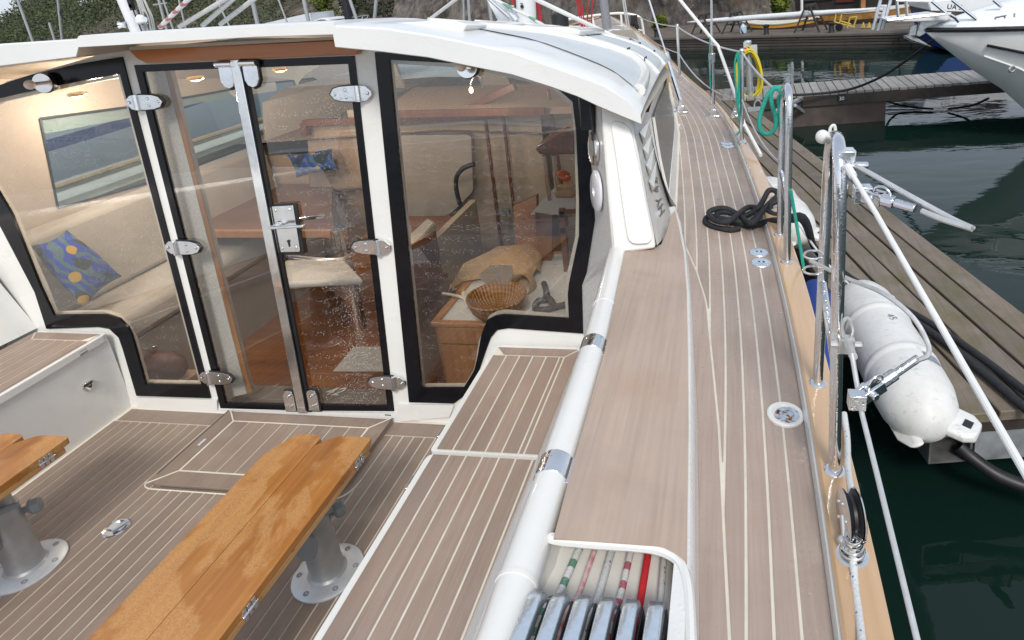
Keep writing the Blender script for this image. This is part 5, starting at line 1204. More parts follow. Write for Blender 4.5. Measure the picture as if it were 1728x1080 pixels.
m = MB(); m.prism([gy(1553, 36, YB), gy(1606, 33, YB), gy(1570, 52, YB), gy(1552, 62, YB), gy(1546, 60, YB)], (0, .07, 0)); obj('anchor_roller', m, MT['galvl'], mbt, bevel=.008)
m = MB(); m.prism([gy(1537, 44, YB), gy(1548, 41, YB), gy(1545, 60, YB), gy(1534, 60, YB)], (0, .06, 0)); m.loft([[gy(1524, 60, YB - .10), gy(1533, 58, YB), gy(1524, 60, YB + .12)], [gy(1540, 68, YB - .12), gy(1546, 63, YB), gy(1540, 68, YB + .14)], [gy(1558, 74, YB - .06), gy(1560, 71, YB), gy(1558, 74, YB + .07)], [gy(1572, 79, YB), gy(1572, 79, YB), gy(1572, 79, YB)]]); m.loft([[gy(1524, 63, YB - .10), gy(1533, 62, YB), gy(1524, 63, YB + .12)], [gy(1540, 71, YB - .12), gy(1546, 69, YB), gy(1540, 71, YB + .14)], [gy(1572, 79, YB), gy(1572, 79, YB), gy(1572, 79, YB)]]); obj('anchor', m, MT['galvl'], mbt, bevel=.004)
m = MB()
for pts in ([(1498, 34), (1560, 27), (1600, 23), (1612, 30), (1618, 37)], [(1516, 30), (1513, 0), (1511, -6)], [(1531, 29), (1528, -6)], [(1572, 2), (1596, 22), (1604, 23)], [(1606, 0), (1648, 33)], [(1512, 0), (1572, 1)], [(1676, 0), (1690, 12)]):
    m.tube([gy(*p, YB - .25) for p in pts], .019, 8)
obj('bow_rail', m, MT['steel'], mbt)
m = MB(); m.tube([gy(1486, 0, YB + .3), gy(1473, 50, YB + .3)], .02, 6); m.tube([gy(1503, 0, YB + .3), gy(1489, 50, YB + .3)], .02, 6)
for yy in (10, 16, 23, 30): m.tube([gy(1484 - yy * .25, yy, YB + .3), gy(1499 - yy * .25, yy, YB + .3)], .016, 6)
m.tube([gy(1494, 12, YB + .2), gy(1482, 52, YB + .2)], .02, 6); m.tube([gy(1481, 12, YB + .2), gy(1477, 36, YB + .2)], .02, 6)
obj('boarding_ladder', m, MT['alu_light'], mbt)
m = MB(); m.tube(smooth([gy(1576, 66, YB), gy(1540, 94, YB + .4), gy(1490, 128, 9.2), gy(1440, 149, 9.62), gz(1400, 156, .52), gz(1350, 160, .53), gz(1320, 159, .53)], 6), .019, 8); o = obj('mooring_rope', m, MT['rope_black'], None, base=gz(1400, 156, .52), fr='g', smooth_angle=60); tag(o, 'dark mooring line sagging from the motorboat bow to the cross pontoon', 'mooring rope')
m = MB(); m.tube(smooth([gz(1484, 166, .3), gz(1510, 175, .1), gz(1540, 181, .04), gz(1575, 184, .03)], 5) , .017, 6); m.tube(smooth([gz(1600, 184, .03), gz(1640, 178, .12), gz(1668, 166, .3)], 5), .017, 6); o = obj('slack_rope', m, MT['rope_black'], None, base=gz(1540, 181, .04), fr='g'); tag(o, 'dark slack line dipping into the water under the cross pontoon', 'rope')

# ---- quay, trestles with rowing boats, boathouse
MT['quaywood'] = teak('tarred_quay_boards', (.060, .050, .042), .5, .8, .3)
MT['quaytop'] = plain('quay_top', (.13, .105, .085), .9, 0, .3, 2.5, .3)
Q0, Q1 = gz(1100, 84.5, 0), gz(1560, 79, 0); qd = (Q1 - Q0).normalized(); qn = Vector((-qd.y, qd.x, 0)); Q0 = Q0 - qd * 16; QL = 52
quay = thing('quay', Q0 + qd * 20, 'low dark timber faced quay on the far side of the basin', 'quay', fr='g')
m = MB(); rg = random.Random(2)
for k in range(4):
    z0 = .0 + k * .082; s0 = 0
    while s0 < QL:
        L = rg.uniform(3.2, 4.6); m.val = rg.random(); a = Q0 + qd * s0 + Vector((0, 0, z0)); m.prism([a, a + qd * (L - .02), a + qd * (L - .02) + Vector((0, 0, .064)), a + Vector((0, 0, .064))], qn * .05); s0 += L
obj('facing_boards', m, MT['quaywood'], quay, smooth_angle=0)
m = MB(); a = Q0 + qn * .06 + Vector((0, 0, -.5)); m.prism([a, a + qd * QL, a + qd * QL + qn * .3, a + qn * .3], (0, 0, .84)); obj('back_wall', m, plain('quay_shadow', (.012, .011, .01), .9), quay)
m = MB(); a = Q0 - qn * .03 + Vector((0, 0, .325)); m.prism([a, a + qd * QL, a + qd * QL + qn * .4, a + qn * .4], (0, 0, .05)); obj('capping_beam', m, teak('quay_cap', (.135, .115, .095), .4, .8, .4), quay)
m = MB(); a = Q0 + qn * .35 + Vector((0, 0, .37)); m.quad(a, a + qd * QL, a + qd * QL + qn * 30, a + qn * 30); o = obj('quay_ground', m, MT['quaytop'], None, fr='g'); tag(o, None, None, None, 'structure')
def Qp(px, py, d): # point over the quay, d metres behind its edge
    return hit(px, py, qn, Q0 + qn * d, MG)
ZQ = .375
def trestle(px, d, h, label, w=.75):
    c = Qp(px, 40, d); c.z = ZQ
    m = MB()
    for s in (-1, 1):
        for e in (-1, 1): m.bar(c + qd * (s * .05) + qn * (e * .3) + Vector((0, 0, 0)) + qd * s * w * .45, c + qd * (s * .06) + qn * (e * .22) + Vector((0, 0, h)), .045, .045)
        m.bar(c - qn * .3 + qd * s * .2 + Vector((0, 0, h * .45)), c + qn * .3 + qd * s * .2 + Vector((0, 0, h * .45)), .03, .03)
    m.bar(c - qn * .35 + Vector((0, 0, h)), c + qn * .35 + Vector((0, 0, h)), .08, .07); m.bar(c - qd * w * .3 + Vector((0, 0, h * .4)), c + qd * w * .3 + Vector((0, 0, h * .4)), .03, .03)
    o = obj('trestle', m, plain('dark_trestle_%d' % px, (.035, .032, .03), .7), None, base=c, fr='g'); tag(o, label, 'trestle', 'trestles on the quay')
trestle(1190, 1.0, .62, 'dark trestle under the left end of the long white spar')
trestle(1243, 1.1, .62, 'crowded dark trestle beside a blue canister on the quay'); trestle(1368, .9, .75, 'dark trestle standing right in front of the brown boat hull')
def shell(a, b, r, mat, name, label, cat, flat=.6, ends=.15):
    m = MB(); rows = []; d = (b - a).normalized(); sdv = d.cross(Vector((0, 0, 1))).normalized(); n = 18
    for i in range(n + 1):
        t = i / n; k = sin(pi * min(max(t, .004), .996)) ** .45; c = lerp(a, b, t); rows.append([c + sdv * cos(q) * r * k + Vector((0, 0, sin(q) * r * k * flat)) for q in [2 * pi * j / 14 for j in range(14)]])
    m.loft(rows, closed=True); o = obj(name, m, mat, None, base=(a + b) / 2, fr='g', smooth_angle=70); tag(o, label, cat); return o
shell(Qp(1160, 37.5, .9), Qp(1480, 15, .8), .085, plain('white_spar', (.72, .74, .76), .4), 'long_spar', 'long white spar resting across the trestles on the quay', 'spar', 1.0)
MT['varnhull'] = wood('varnished_planked_hull', (.16, .075, .02), (.33, .17, .05), (.46, .25, .08), 'X', .4, .3, .3)
MT['brownhull'] = plain('brown_hull_paint', (.075, .05, .04), .5, 0, .2, 4)
def dinghy(a, b, depth, beam, matlo, mathi, label, name='wooden_boat'):
    t = thing(name, (a + b) / 2, label, 'boat', fr='g'); d = (b - a).normalized(); sdv = Vector((d.y, -d.x, 0)).normalized(); n = 16; lo, hi, rim = [], [], []
    for i in range(n + 1):
        s = i / n; k = sin(pi * (.06 + .88 * s)) ** .6; c = lerp(a, b, s); sh = .10 * (2 * s - 1) ** 2
        rowh = [c + sdv * beam * k * e + Vector((0, 0, z + sh)) for e, z in ((1.0, 0), (.98, -depth * .35))]; rowl = [c + sdv * beam * k * e + Vector((0, 0, z + sh * (1 - .6 * q))) for e, z, q in ((.98, -depth * .35, 0), (.85, -depth * .7, .5), (.4, -depth * .95, 1), (0, -depth, 1))]
        mir = lambda p: p - sdv * 2 * (p - c).dot(sdv)
        hi.append(rowh); lo.append(rowl + [mir(p) for p in reversed(rowl[:-1])]); rim.append((rowh[0], mir(rowh[0]), [mir(p) for p in rowh]))
    m = MB(); m.loft(hi); m.loft([r[2] for r in rim]); obj('topsides', m, mathi, t, smooth_angle=60)
    m = MB(); m.loft(lo); obj('bottom', m, matlo, t, smooth_angle=60)
    m = MB(); m.loft([[r[0], r[1]] for r in rim]); m.tube([r[0] for r in rim], .03, 6); m.tube([r[1] for r in rim], .03, 6); obj('gunwale', m, plain('pale_gunwale', (.6, .58, .52), .6), t); return t
dinghy(Qp(1258, 41, 2.2), Qp(1378, 35, 2.2), .36, .45, MT['brownhull'], plain('yellow_topsides', (.52, .27, .03), .5), 'upturned looking brown and yellow wooden boat behind the trestles', 'wooden_boat')
dinghy(Qp(1345, 26, 3.2), Qp(1585, 8, 3.2), .62, .6, MT['brownhull'], MT['varnhull'], 'long varnished wooden boat laid up on the quay in front of the red boathouse', 'wooden_boat')
# yellow trolley
tl = thing('hand_trolley', Qp(1425, 48, .8), 'yellow two wheeled hand trolley on the quay', 'trolley', fr='g'); MT['ypaint'] = plain('yellow_paint', (.60, .42, .08), .5, 0, .1)
m = MB()
for a, b in (((1412, 17), (1408, 37)), ((1422, 16), (1417, 38)), ((1408, 37), (1442, 46)), ((1434, 30), (1430, 47)), ((1446, 28), (1440, 46)), ((1434, 30), (1446, 28)), ((1417, 35), (1436, 41))): m.tube([Qp(*a, .8), Qp(*b, .8)], .022, 6)
obj('frame', m, MT['ypaint'], tl); m = MB(); m.lathe([(.10, -.04), (.11, 0), (.10, .04)], Qp(1416, 46, .7), qn, 16); m.lathe([(.04, -.05), (.04, .05)], Qp(1416, 46, .7), qn, 10); obj('wheel', m, MT['rubber'], tl)
m = MB(); 
for px in (1452, 1462): m.prism([Qp(px, 47, 1.2), Qp(px + 6, 47, 1.2), Qp(px + 4, 38, 1.2)], qn * .1)
o = obj('boat_chocks', m, MT['ypaint'], None, base=Qp(1457, 47, 1.2), fr='g'); tag(o, 'pair of small yellow boat chocks beside the trolley', 'chocks')
for px, l in ((1293, 'short dark bollard on the quay edge below the brown and yellow boat'), (1403, 'short dark bollard on the quay edge by the yellow trolley'), (1107, 'short dark bollard on the quay at the foot of the rock')):
    c = Qp(px, 50, .4); c.z = .375; m = MB(); m.lathe([(.09, 0), (.08, .03), (.07, .2), (.1, .24), (.1, .28), (0, .3)], c, (0, 0, 1), 14); o = obj('bollard', m, MT['rubber'], None, base=c, fr='g'); tag(o, l, 'bollard', 'bollards along the quay')
m = MB(); c = Qp(1254, 46, .9); c.z = .375; m.lathe([(.1, 0), (.11, .03), (.11, .2), (.05, .26), (.03, .3), (0, .3)], c, (0, 0, 1), 14); o = obj('canister', m, plain('pale_blue_can', (.45, .58, .72), .5), None, base=c, fr='g'); tag(o, 'pale blue canister under the crowded trestle', 'canister')
# boathouse
bh = thing('boathouse', Qp(1440, 20, 9), 'dark boathouse with tall glass panels and a red brown wall behind the wooden boats', 'building', fr='g')
m = MB(); a = Qp(1338, 20, 9.0); a.z = .37; b = Qp(1700, 20, 9.0); b.z = .37; m.prism([a, b, b + Vector((0, 0, 3.4)), a + Vector((0, 0, 3.4))], qn * 5); obj('wall', m, plain('dark_timber_wall', (.035, .03, .028), .8, 0, .3, 3), bh)
m = MB(); a = Qp(1410, 20, 8.93); b = Qp(1440, 20, 8.93); a.z = b.z = .62; m.prism([a, b, b + Vector((0, 0, 2.6)), a + Vector((0, 0, 2.6))], qn * .06); obj('door', m, plain('red_brown_boards', (.10, .025, .018), .7), bh)
for x0, x1 in ((1352, 1376), (1379, 1405), (1445, 1456), (1462, 1520), (1524, 1570)):
    m = MB(); a = Qp(x0, 20, 8.94); b = Qp(x1, 20, 8.94); a.z = b.z = .75; m.prism([a, b, b + Vector((0, 0, 2.3)), a + Vector((0, 0, 2.3))], qn * .05); obj('window', m, plain('dark_glass_panel_%d' % x0, (.05, .075, .08), .08, 0, .5, .8, coat=.5), bh)
m = MB()
for px in (1334, 1353): a = Qp(px, 20, 8.0); a.z = .37; m.tube([a, a + Vector((0, 0, 3.4))], .06, 8)
obj('post', m, MT['mastwhite'], bh); m = MB(); a = Qp(1456, 20, 8.6); a.z = .37; m.box(a + Vector((0, 0, 1.6)), (.18, .1, 3.2)); obj('timber_post', m, MT['oak'], bh)
m = MB(); a = Qp(1345, 20, 8.2); b = Qp(1545, 20, 8.2); a.z = b.z = 1.55; m.tube([a, b], .03, 6); m.tube([a - Vector((0, 0, .4)), b - Vector((0, 0, .4))], .02, 6); obj('railing', m, MT['steel'], bh)
# white boat with registration, beyond
m2 = thing('moored_boat', Qp(1660, 22, -1.5), 'white boat with black registration letters above a blue bottom, beyond the motorboat', 'boat', fr='g')
YW = Qp(1570, 20, -1.0).y
YW = 16.0
m = MB(); P = lambda x, y, d=0: gy(x, y, YW + d)
m.prism([P(1566, 2), P(1600, -2), P(1760, -8), P(1760, 28), P(1650, 21), P(1568, 18)], (0, 1.8, 0)); obj('topsides', m, MT['mbdeck'], m2, bevel=.05)
m = MB(); m.prism([P(1568, 18), P(1760, 28), P(1760, 33), P(1569, 23)], (0, 1.75, 0)); obj('brown_band', m, MT['brownhull'], m2)
m = MB(); m.prism([P(1569, 23), P(1760, 33), P(1760, 92), P(1600, 86), P(1580, 60)], (0, 1.7, 0)); obj('bottom', m, plain('blue_bottom_paint', (.012, .05, .26), .45), m2)
text('registration', 'UA 5', P(1611, 12, -.006), P(1630, 12.6) - P(1600, 11.2), (0, 0, 1), .155, MT['black'], m2, fr='g', thick=.003)
# ---- rock, hill and woodland across the water
g = NG('lichened_rock'); o_ = g.coords('Object', (1, 1, 1)); n1 = g.noise(o_, .55, 8, .65, .4); n2 = g.noise(g.coords('Object', (1, 1, .35)), 2.2, 7, .7); n3 = g.noise(o_, 5, 4, .6); n4 = g.noise(o_, 1.1, 5, .6)
c = g.ramp(g.math('ADD', g.math('MULTIPLY', n1, .5), g.math('MULTIPLY', n2, .5)), [(.34, (.026, .022, .021)), (.46, (.085, .072, .062)), (.54, (.17, .15, .128)), (.66, (.28, .255, .215))])
c = g.mix(g.ramp(n3, [(.62, 0.0), (.70, .55)]), c, (.30, .30, .24))
c = g.mix(g.ramp(n4, [(.56, 0.0), (.66, .8)]), c, (.085, .06, .042))
MT['rock'] = g.bsdf(c, .9, 0, g.bump(n2, .9, .25))
g = NG('heathery_hillside'); o_ = g.coords('Object', (1, 1, 1)); n1 = g.noise(o_, .28, 8, .68, .5); n2 = g.noise(o_, 1.6, 6, .65)
c = g.ramp(n1, [(.32, (.035, .035, .022)), (.46, (.07, .052, .035)), (.55, (.11, .085, .06)), (.63, (.17, .15, .125)), (.75, (.22, .2, .175))])
c = g.mix(g.ramp(n2, [(.5, 0.0), (.62, .6)]), c, (.05, .052, .022))
MT['heath'] = g.bsdf(c, .95, 0, g.bump(n2, .8, .4))
def terrain(name, line, mat, prof, seed, amp, fine, kind=None):
    """line: foot points (x, y); prof: list of (back, up)"""
    rows = []; n = len(line)
    for j, (bk, up) in enumerate(prof):
        r = []
        for i, p in enumerate(line):
            a = line[max(i - 1, 0)]; b = line[min(i + 1, n - 1)]; d = (Vector(b) - Vector(a)).normalized(); nn = Vector((-d.y, d.x, 0))
            q = Vector(p) + nn * bk; z = p[2] + up if len(p) > 2 else up; q.z = z
            s = noise.fractal(Vector((q.x * fine, q.y * fine, z * fine + seed)), 1.0, 2.1, 5) * amp * (min(1, j / 2))
            s2 = noise.noise(Vector((q.x * fine * .4 + 9, q.y * fine * .4, seed))) * amp * 1.3 * min(1, j / 2)
            q += nn * s * .8 + Vector((0, 0, (s + s2) * .55)); r.append(q)
        rows.append(r)
    m = MB(); m.loft(rows); return obj(name, m, mat, None, fr='g', smooth_angle=28)
def densify(pts, k): 
    return [tuple(p) for p in smooth([Vector((x, y, z)) for x, y, z in pts], k)]
# grey rock face behind the quay (right half of the picture)
rk = terrain('rock_face', densify([(-22, 40, .2), (-14, 36, .2), (-8, 31, .3), (-3.5, 27.2, .36), (0, 25.4, .36), (1.7, 24.9, .36), (2.5, 25.6, .36), (2.9, 28, .36)], 24), MT['rock'], [(0, -.8), (.15, -.1), (.3, .35), (.5, .8), (.6, 1.3), (.8, 1.8), (1.1, 2.3), (1.4, 2.9), (1.8, 3.5), (2.4, 4.2), (3.2, 5.0), (4.5, 6), (7, 7.5), (12, 9)], 3, .9, .55)
tag(rk, 'grey lichened rock face rising behind the quay', 'rock face')
hl = terrain('hill', densify([(-260, 200, 0), (-190, 150, 0), (-130, 112, 0), (-85, 90, 0), (-50, 70, 0), (-30, 55, 0), (-16, 46, 0), (0, 45, 0)], 22), MT['heath'], [(-2, -1.0), (1, .3), (3, 1.2), (5, 2.2), (8, 3.6), (11, 5.2), (15, 7), (20, 9), (28, 11.5), (40, 14)], 11, 1.6, .12)
tag(hl, None, None, None, 'structure')
MT['leaf'] = None
def leafmat(name, a, b):
    g = NG(name); k = g.attr('rnd'); n = g.noise(g.coords('Object', (1, 1, 1)), .12, 4)
    c = g.ramp(g.math('ADD', g.math('MULTIPLY', k, .6), g.math('MULTIPLY', n, .4)), [(.25, a), (.5, tuple((x + y) / 2 for x, y in zip(a, b))), (.75, b)]); return g.bsdf(c, .8)
MT['wood_l'] = leafmat('woodland_leaves', (.030, .050, .026), (.105, .125, .050))
MT['shrub_l'] = leafmat('bright_shrub_leaves', (.05, .08, .008), (.16, .20, .02))
MT['dark_l'] = leafmat('conifer_green', (.010, .022, .010), (.045, .075, .025))
MT['brown_l'] = leafmat('brown_brush', (.028, .02, .014), (.085, .055, .03))
def clump(m, c, r, n, s, rg, sc=(1, 1, 1), bias=0.0):
    tone = rg.random()
    for _ in range(n):
        d = Vector((rg.gauss(0, 1), rg.gauss(0, 1), rg.gauss(0, 1))).normalized() * r * rg.random() ** .4
        p = c + Vector((d.x * sc[0], d.y * sc[1], d.z * sc[2])); a = Vector((rg.gauss(0, 1), rg.gauss(0, 1), rg.gauss(0, 1) + .3)).normalized(); u = a.orthogonal().normalized(); w = a.cross(u); k = s * rg.uniform(.6, 1.4); an = rg.random() * 6.3; u, w = u * cos(an) + w * sin(an), w * cos(an) - u * sin(an)
        m.val = max(0, min(1, tone * .75 + rg.random() * .25)); m.quad(p - u * k, p - w * k * .6, p + u * k, p + w * k * .6)
rg = random.Random(21); m = MB()
for i in range(640):
    t = rg.random() ** .85; x = lerp(-270, -48, t); y0 = interp([(-260, 200), (-190, 150), (-130, 112), (-85, 90), (-50, 70)], x); d = rg.random()
    y = y0 + 1 + d * 24; h = .2 + d * (11 + 4.5 * max(0, min(1, (-120 - x) / 50))); r = rg.uniform(1.3, 2.6) * (y / 120 + .25)
    clump(m, Vector((x + rg.uniform(-2, 2), y, h + r * .35)), r, 125, .16 * (y / 110 + .2), rg, (1, 1, .85))
o = obj('woodland', m, MT['wood_l'], None, fr='g', smooth_angle=0, merge=False); tag(o, 'dense green and brown wood covering the far shore on the left', 'woodland', None, 'stuff')
m = MB()
for i in range(150):
    x = rg.uniform(-40, -4); y0 = interp([(-50, 70), (-30, 55), (-16, 46), (0, 45)], x); d = rg.random(); clump(m, Vector((x, y0 + d * 9, .4 + d * 4.6)), rg.uniform(.35, 1.0), 60, .10, rg, (1.2, 1.2, .7))
o = obj('brushwood', m, MT['brown_l'], None, fr='g', smooth_angle=0, merge=False); tag(o, 'low brown brush over the rocky slope', 'brushwood', None, 'stuff')
def tree(px, py, Y, r, h, mat, label, seed, name='tree'):
    b = gy(px, py, Y); rg = random.Random(seed); t = thing(name, b, label, 'tree', None, fr='g')
    m = MB(); m.tube([b, b + Vector((.05, 0, h * .5)), b + Vector((.0, 0, h * .9))], [.09, .06, .02], 7); obj('trunk', m, plain('bark_%d' % seed, (.05, .04, .03), .9), t)
    m = MB()
    for i in range(34):
        z = rg.uniform(.12, 1); k = sin(pi * min(1, z * .85 + .12)) ** .7; clump(m, b + Vector((rg.uniform(-1, 1) * r * k * .75, rg.uniform(-1, 1) * r * k * .75, z * h)), r * .34, 48, .09, rg)
    obj('crown', m, mat, t, smooth_angle=0, merge=False)
tree(556, 34, 43, .95, 3.4, MT['shrub_l'], 'bright yellow green birch on the slope above the roof hatch', 4, 'birch_tree')
tree(652, 40, 42, 1.7, 3.8, MT['dark_l'], 'dark green bushy tree on the slope, right of the black furled sail', 8)
tree(596, 40, 44, 1.0, 3.2, MT['dark_l'], 'dark narrow bush between the bright birch and the bushy tree', 9)
tree(1165 - 50, 58, 26.2, .30, .75, MT['shrub_l'], 'low yellow green bush at the foot of the rock by the quay', 12, 'bush')
tree(1316, 30, 24.0, .35, .9, MT['shrub_l'], 'small green bush at the corner of the boathouse', 13, 'bush')
# ---- masts of boats moored beyond us
def spar(pts, r, label, name='mast', extra=None, Y=None, grp='masts and stays of boats moored beyond'):
    m = MB(); m.tube([gy(*p, Y) for p in pts], r, 8); o = obj(name, m, MT['mast_' + name] if 'mast_' + name in MT else MT['farmast'], None, base=gy(*pts[-1], Y), fr='g'); tag(o, label, 'mast' if name == 'mast' else 'rigging wire', grp); return o
MT['farmast'] = plain('far_mast_aluminium', (.42, .44, .45), .4, .3, .05)
spar([(27, -8), (59, 80)], .045, 'leftmost bare mast, leaning, in front of the woods', Y=22)
spar([(83, 38), (96, 80)], .04, 'short stub of a pole between the two leftmost masts', 'pole', Y=22)
q = spar([(97, -8), (106, 80)], .042, 'slim stay carrying a small black flag at the far left', 'stay', Y=22)
m = MB(); m.prism([gy(102, 14, 21.9), gy(105, 15, 21.9), gy(104, 24, 21.9), gy(106, 30, 21.9), gy(102, 27, 21.9), (gy(100, 20, 21.9))], (0, .02, 0)); obj('flag', m, MT['rubber'], q)
bm_ = thing('mast', gy(232, 52, 9), 'thick white mast with a chrome winch and tangled halyards, left above the roof', 'mast', fr='g')
m = MB(); m.tube([gy(205, -12, 9), gy(236, 62, 9)], .095, 18); obj('spar', m, MT['mastwhite'], bm_)
m = MB(); m.tube([gy(199, -12, 8.95), gy(228, 62, 8.95)], .014, 8); m.tube([gy(213, -12, 8.88), gy(243, 62, 8.88)], .010, 6); obj('luff_track', m, MT['rubber'], bm_)
m = MB(); c = gy(241, 35, 8.86); m.lathe([(.07, 0), (.065, .03), (.05, .06), (.055, .10), (.075, .12), (.03, .13), (0, .13)], c, (.6, -.8, .1), 20); obj('winch', m, MT['steel'], bm_); m = MB(); c = gy(212, 42, 8.9); m.lathe([(.05, 0), (.04, .05), (.055, .09), (0, .1)], c, (-.9, -.4, .1), 16); obj('winch', m, MT['steel'], bm_)
m = MB(); rg = random.Random(3)
for k in range(7): m.tube(smooth([gy(228 + k * 2.2, -8, 8.85), gy(236 + k * 2 + rg.uniform(-2, 2), 12, 8.8), gy(240 + k * 3.0 + rg.uniform(-3, 3), 30, 8.8), gy(247 + k * 2.6, 58, 8.85)], 5), .010, 6)
obj('halyards', m, braided('mast_halyards', (.5, .5, .48), (.08, .08, .1), 'fleck'), bm_)
m = MB(); m.box(gy(221, 6, 8.86), (.06, .05, .12)); m.box(gy(223, 12, 8.86), (.05, .05, .09)); obj('cleat', m, MT['rubber'], bm_)
spar([(266, -8), (282, 52)], .045, 'grey mast with short spreaders, right of the thick white mast', Y=20); spar([(273, -8), (293, 52)], .03, 'grey stay beside the mast with spreaders', 'stay', Y=20)
m = MB(); m.bar(gy(259, 8, 20), gy(282, 5, 20), .04, .04); o = obj('spreader', m, MT['farmast'], None, base=gy(270, 7, 20), fr='g'); tag(o, 'short crosstree on the grey mast', 'spreader')
spar([(300, -8), (314, 50)], .03, 'thin stay left of the pale lines', 'stay', Y=20); spar([(362, -8), (388, 46)], .028, 'thin stay crossing behind the pale lines', 'stay', Y=20)
spar([(424, -8), (436, 46)], .06, 'stout grey mast right of the pale lines', Y=18); spar([(467, -8), (487, 44)], .025, 'thin stay above the white boat cover', 'stay', Y=18); spar([(511, -8), (522, 42)], .055, 'grey mast standing at the end of the white boat cover', Y=18)
spar([(588, -8), (606, 46)], .045, 'light grey mast beside the black furled sail', Y=18); spar([(636, -8), (631, 44)], .05, 'pale mast in front of the bushy tree', Y=18)
spar([(782, -8), (783, 42)], .03, 'thin stay in front of the dark rock', 'stay', Y=18); spar([(790, -8), (793, 42)], .045, 'slender mast in front of the dark rock', Y=18); spar([(824, -8), (830, 40)], .05, 'pale mast seen just left of our vang', Y=18)
m = MB(); m.tube([gy(580, -8, 17), gy(592, 50, 17)], .10, 8); o = obj('furled_sail', m, plain('black_sail_cover', (.02, .02, .026), .8), None, base=gy(592, 50, 17), fr='g'); tag(o, 'black furled sail on a stay beyond the roof', 'furled sail')
cv = thing('covered_boat', gy(480, 40, 24), 'white peaked cover over a boat moored beyond the roof', 'boat', fr='g')
m = MB(); m.prism([gy(436, 42, 24), gy(470, 34, 24), gy(500, 27, 24), gy(523, 22, 24), (gy(527, 44, 24)), gy(436, 60, 24)], (0, 1.6, 0)); obj('cover', m, plain('white_cover_cloth', (.66, .69, .73), .7), cv, bevel=.03)
m = MB(); m.prism([gy(524, 44, 24), gy(530, 34, 24), gy(540, 31, 24), gy(552, 31, 24), gy(566, 44, 24)], (0, 1.2, 0)); obj('cabin', m, plain('white_cabin', (.68, .7, .7), .4), cv, bevel=.04)
m = MB(); m.prism([gy(534, 35, 23.95), gy(541, 33, 23.95), gy(547, 33, 23.95), gy(551, 36, 23.95)], (0, .06, 0)); obj('cabin_window', m, MT['black'], cv)
m = MB()
for a, b in (((560, 34), (622, 26)), ((566, 38), (620, 33)), ((607, 40), (613, 28)), ((616, 40), (622, 26)), ((590, 36), (592, 30))): m.tube([gy(*a, 20), gy(*b, 20)], .02, 6)
o = obj('guard_rail', m, MT['steel'], None, base=gy(610, 36, 20), fr='g'); tag(o, 'stern guard rail of a boat beside the black furled sail', 'guard rail')
# ---- the boats lying on our port side, seen through the cabin windows
nb = thing('port_side_yacht', (-8.4, 6, 0), 'white yacht with a blue band lying to port, seen through the cabin windows', 'yacht', fr='g')
m = MB(); rows = []
MT['paleblue'] = plain('pale_hull', (.72, .76, .77), .3, 0, .04, 3)
for i in range(25):
    t = i / 24; Y = lerp(-1, 13.5, t); hw = 1.7 * (1 - max(0, (t - .45) / .55) ** 2.2) * .999 + .02; xc = -10.0; sh = 1.28 + .25 * t ** 2
    rows.append([Vector((xc + hw, Y, sh)), Vector((xc + hw + .0, Y, sh - .16)), Vector((xc + hw, Y, sh - .30)), Vector((xc + hw * .97, Y, sh - .8)), Vector((xc + hw * .8, Y, .1)), Vector((xc + hw * .5, Y, -.3))])
m.loft([r[2:] for r in rows]); m.loft([[Vector((2 * -10.0 - p.x, p.y, p.z)) for p in r] for r in rows]); obj('hull', m, MT['paleblue'], nb, smooth_angle=50)
m = MB(); m.loft([r[1:3] for r in rows]); obj('blue_band', m, plain('blue_band', (.04, .12, .30), .35), nb)
m = MB(); m.loft([r[0:2] for r in rows]); obj('sheer_strake', m, MT['mbdeck'], nb)
m = MB(); m.loft([[r[0], Vector((-10.0, r[0].y, r[0].z + .08)), Vector((-20.0 - r[0].x, r[0].y, r[0].z))] for r in rows]); obj('deck', m, MT['mbdeck'], nb)
m = MB(); m.loft([[Vector((-10.0 + sx * w, Y, 1.1 + hh)) for sx, w, hh in ((1, hw, 0), (1, hw * .9, h), (0, 0, h * 1.1), (-1, hw * .9, h), (-1, hw, 0))] for Y, hw, h in ((1.5, 1.1, .40), (1.6, 1.1, .75), (6.5, 1.0, .75), (8.5, .7, .55), (9.5, .5, .40))]); obj('coachroof', m, MT['paleblue'], nb)
m = MB(); m.prism([Vector((-8.92, Y, 1.45 + z)) for Y, z in ((2.2, .14), (6.2, .14), (6.0, .32), (2.2, .34))], (.02, 0, 0)); obj('cabin_window', m, MT['black'], nb)
m = MB(); m.lathe([(.13, 0), (.15, .02), (.12, .03), (.0, .025)], (-8.31, 4.3, .86), (1, 0, .1), 22); obj('porthole', m, MT['knob'], nb)
m = MB(); m.tube([(-8.35, 9.6, 1.2), (-9.0, 9.7, 1.9)], .012, 6)
for Y in (0.5, 2.5, 4.5, 6.2, 8, 9.8): m.tube([(-8.35 - max(0, (Y - 6) * .06), Y, 1.1), (-8.35 - max(0, (Y - 6) * .06), Y, 1.72)], .014, 6)
m.tube([(-8.35, .5, 1.7), (-8.35, 6.2, 1.72), (-8.6, 9.8, 1.85)], .008, 6); obj('rigging', m, MT['farmast'], nb)
for k, (Y, c, l) in enumerate(((3.0, (.03, .09, .25), 'long blue fender hanging on the port side yacht, seen through the cabin glass'),)):
    m = MB(); m.lathe([(0, 0), (.07, .03), (.10, .1), (.10, .6), (.07, .68), (.02, .74)], (-8.18, Y, .25), (0, .1, 1), 18); o = obj('fender', m, plain('far_fender_%d' % k, c, .5), None, base=(-8.18, Y, .3), fr='g'); tag(o, l, 'fender')
m = MB(); m.box((-7.3, 5, .35), (.5, 16, .12)); 
pp = thing('port_pontoon', (-7.3, 5, 0), 'narrow brown finger pontoon between us and the port side yacht', 'pontoon', fr='g'); obj('planks', m, MT['dock'], pp)
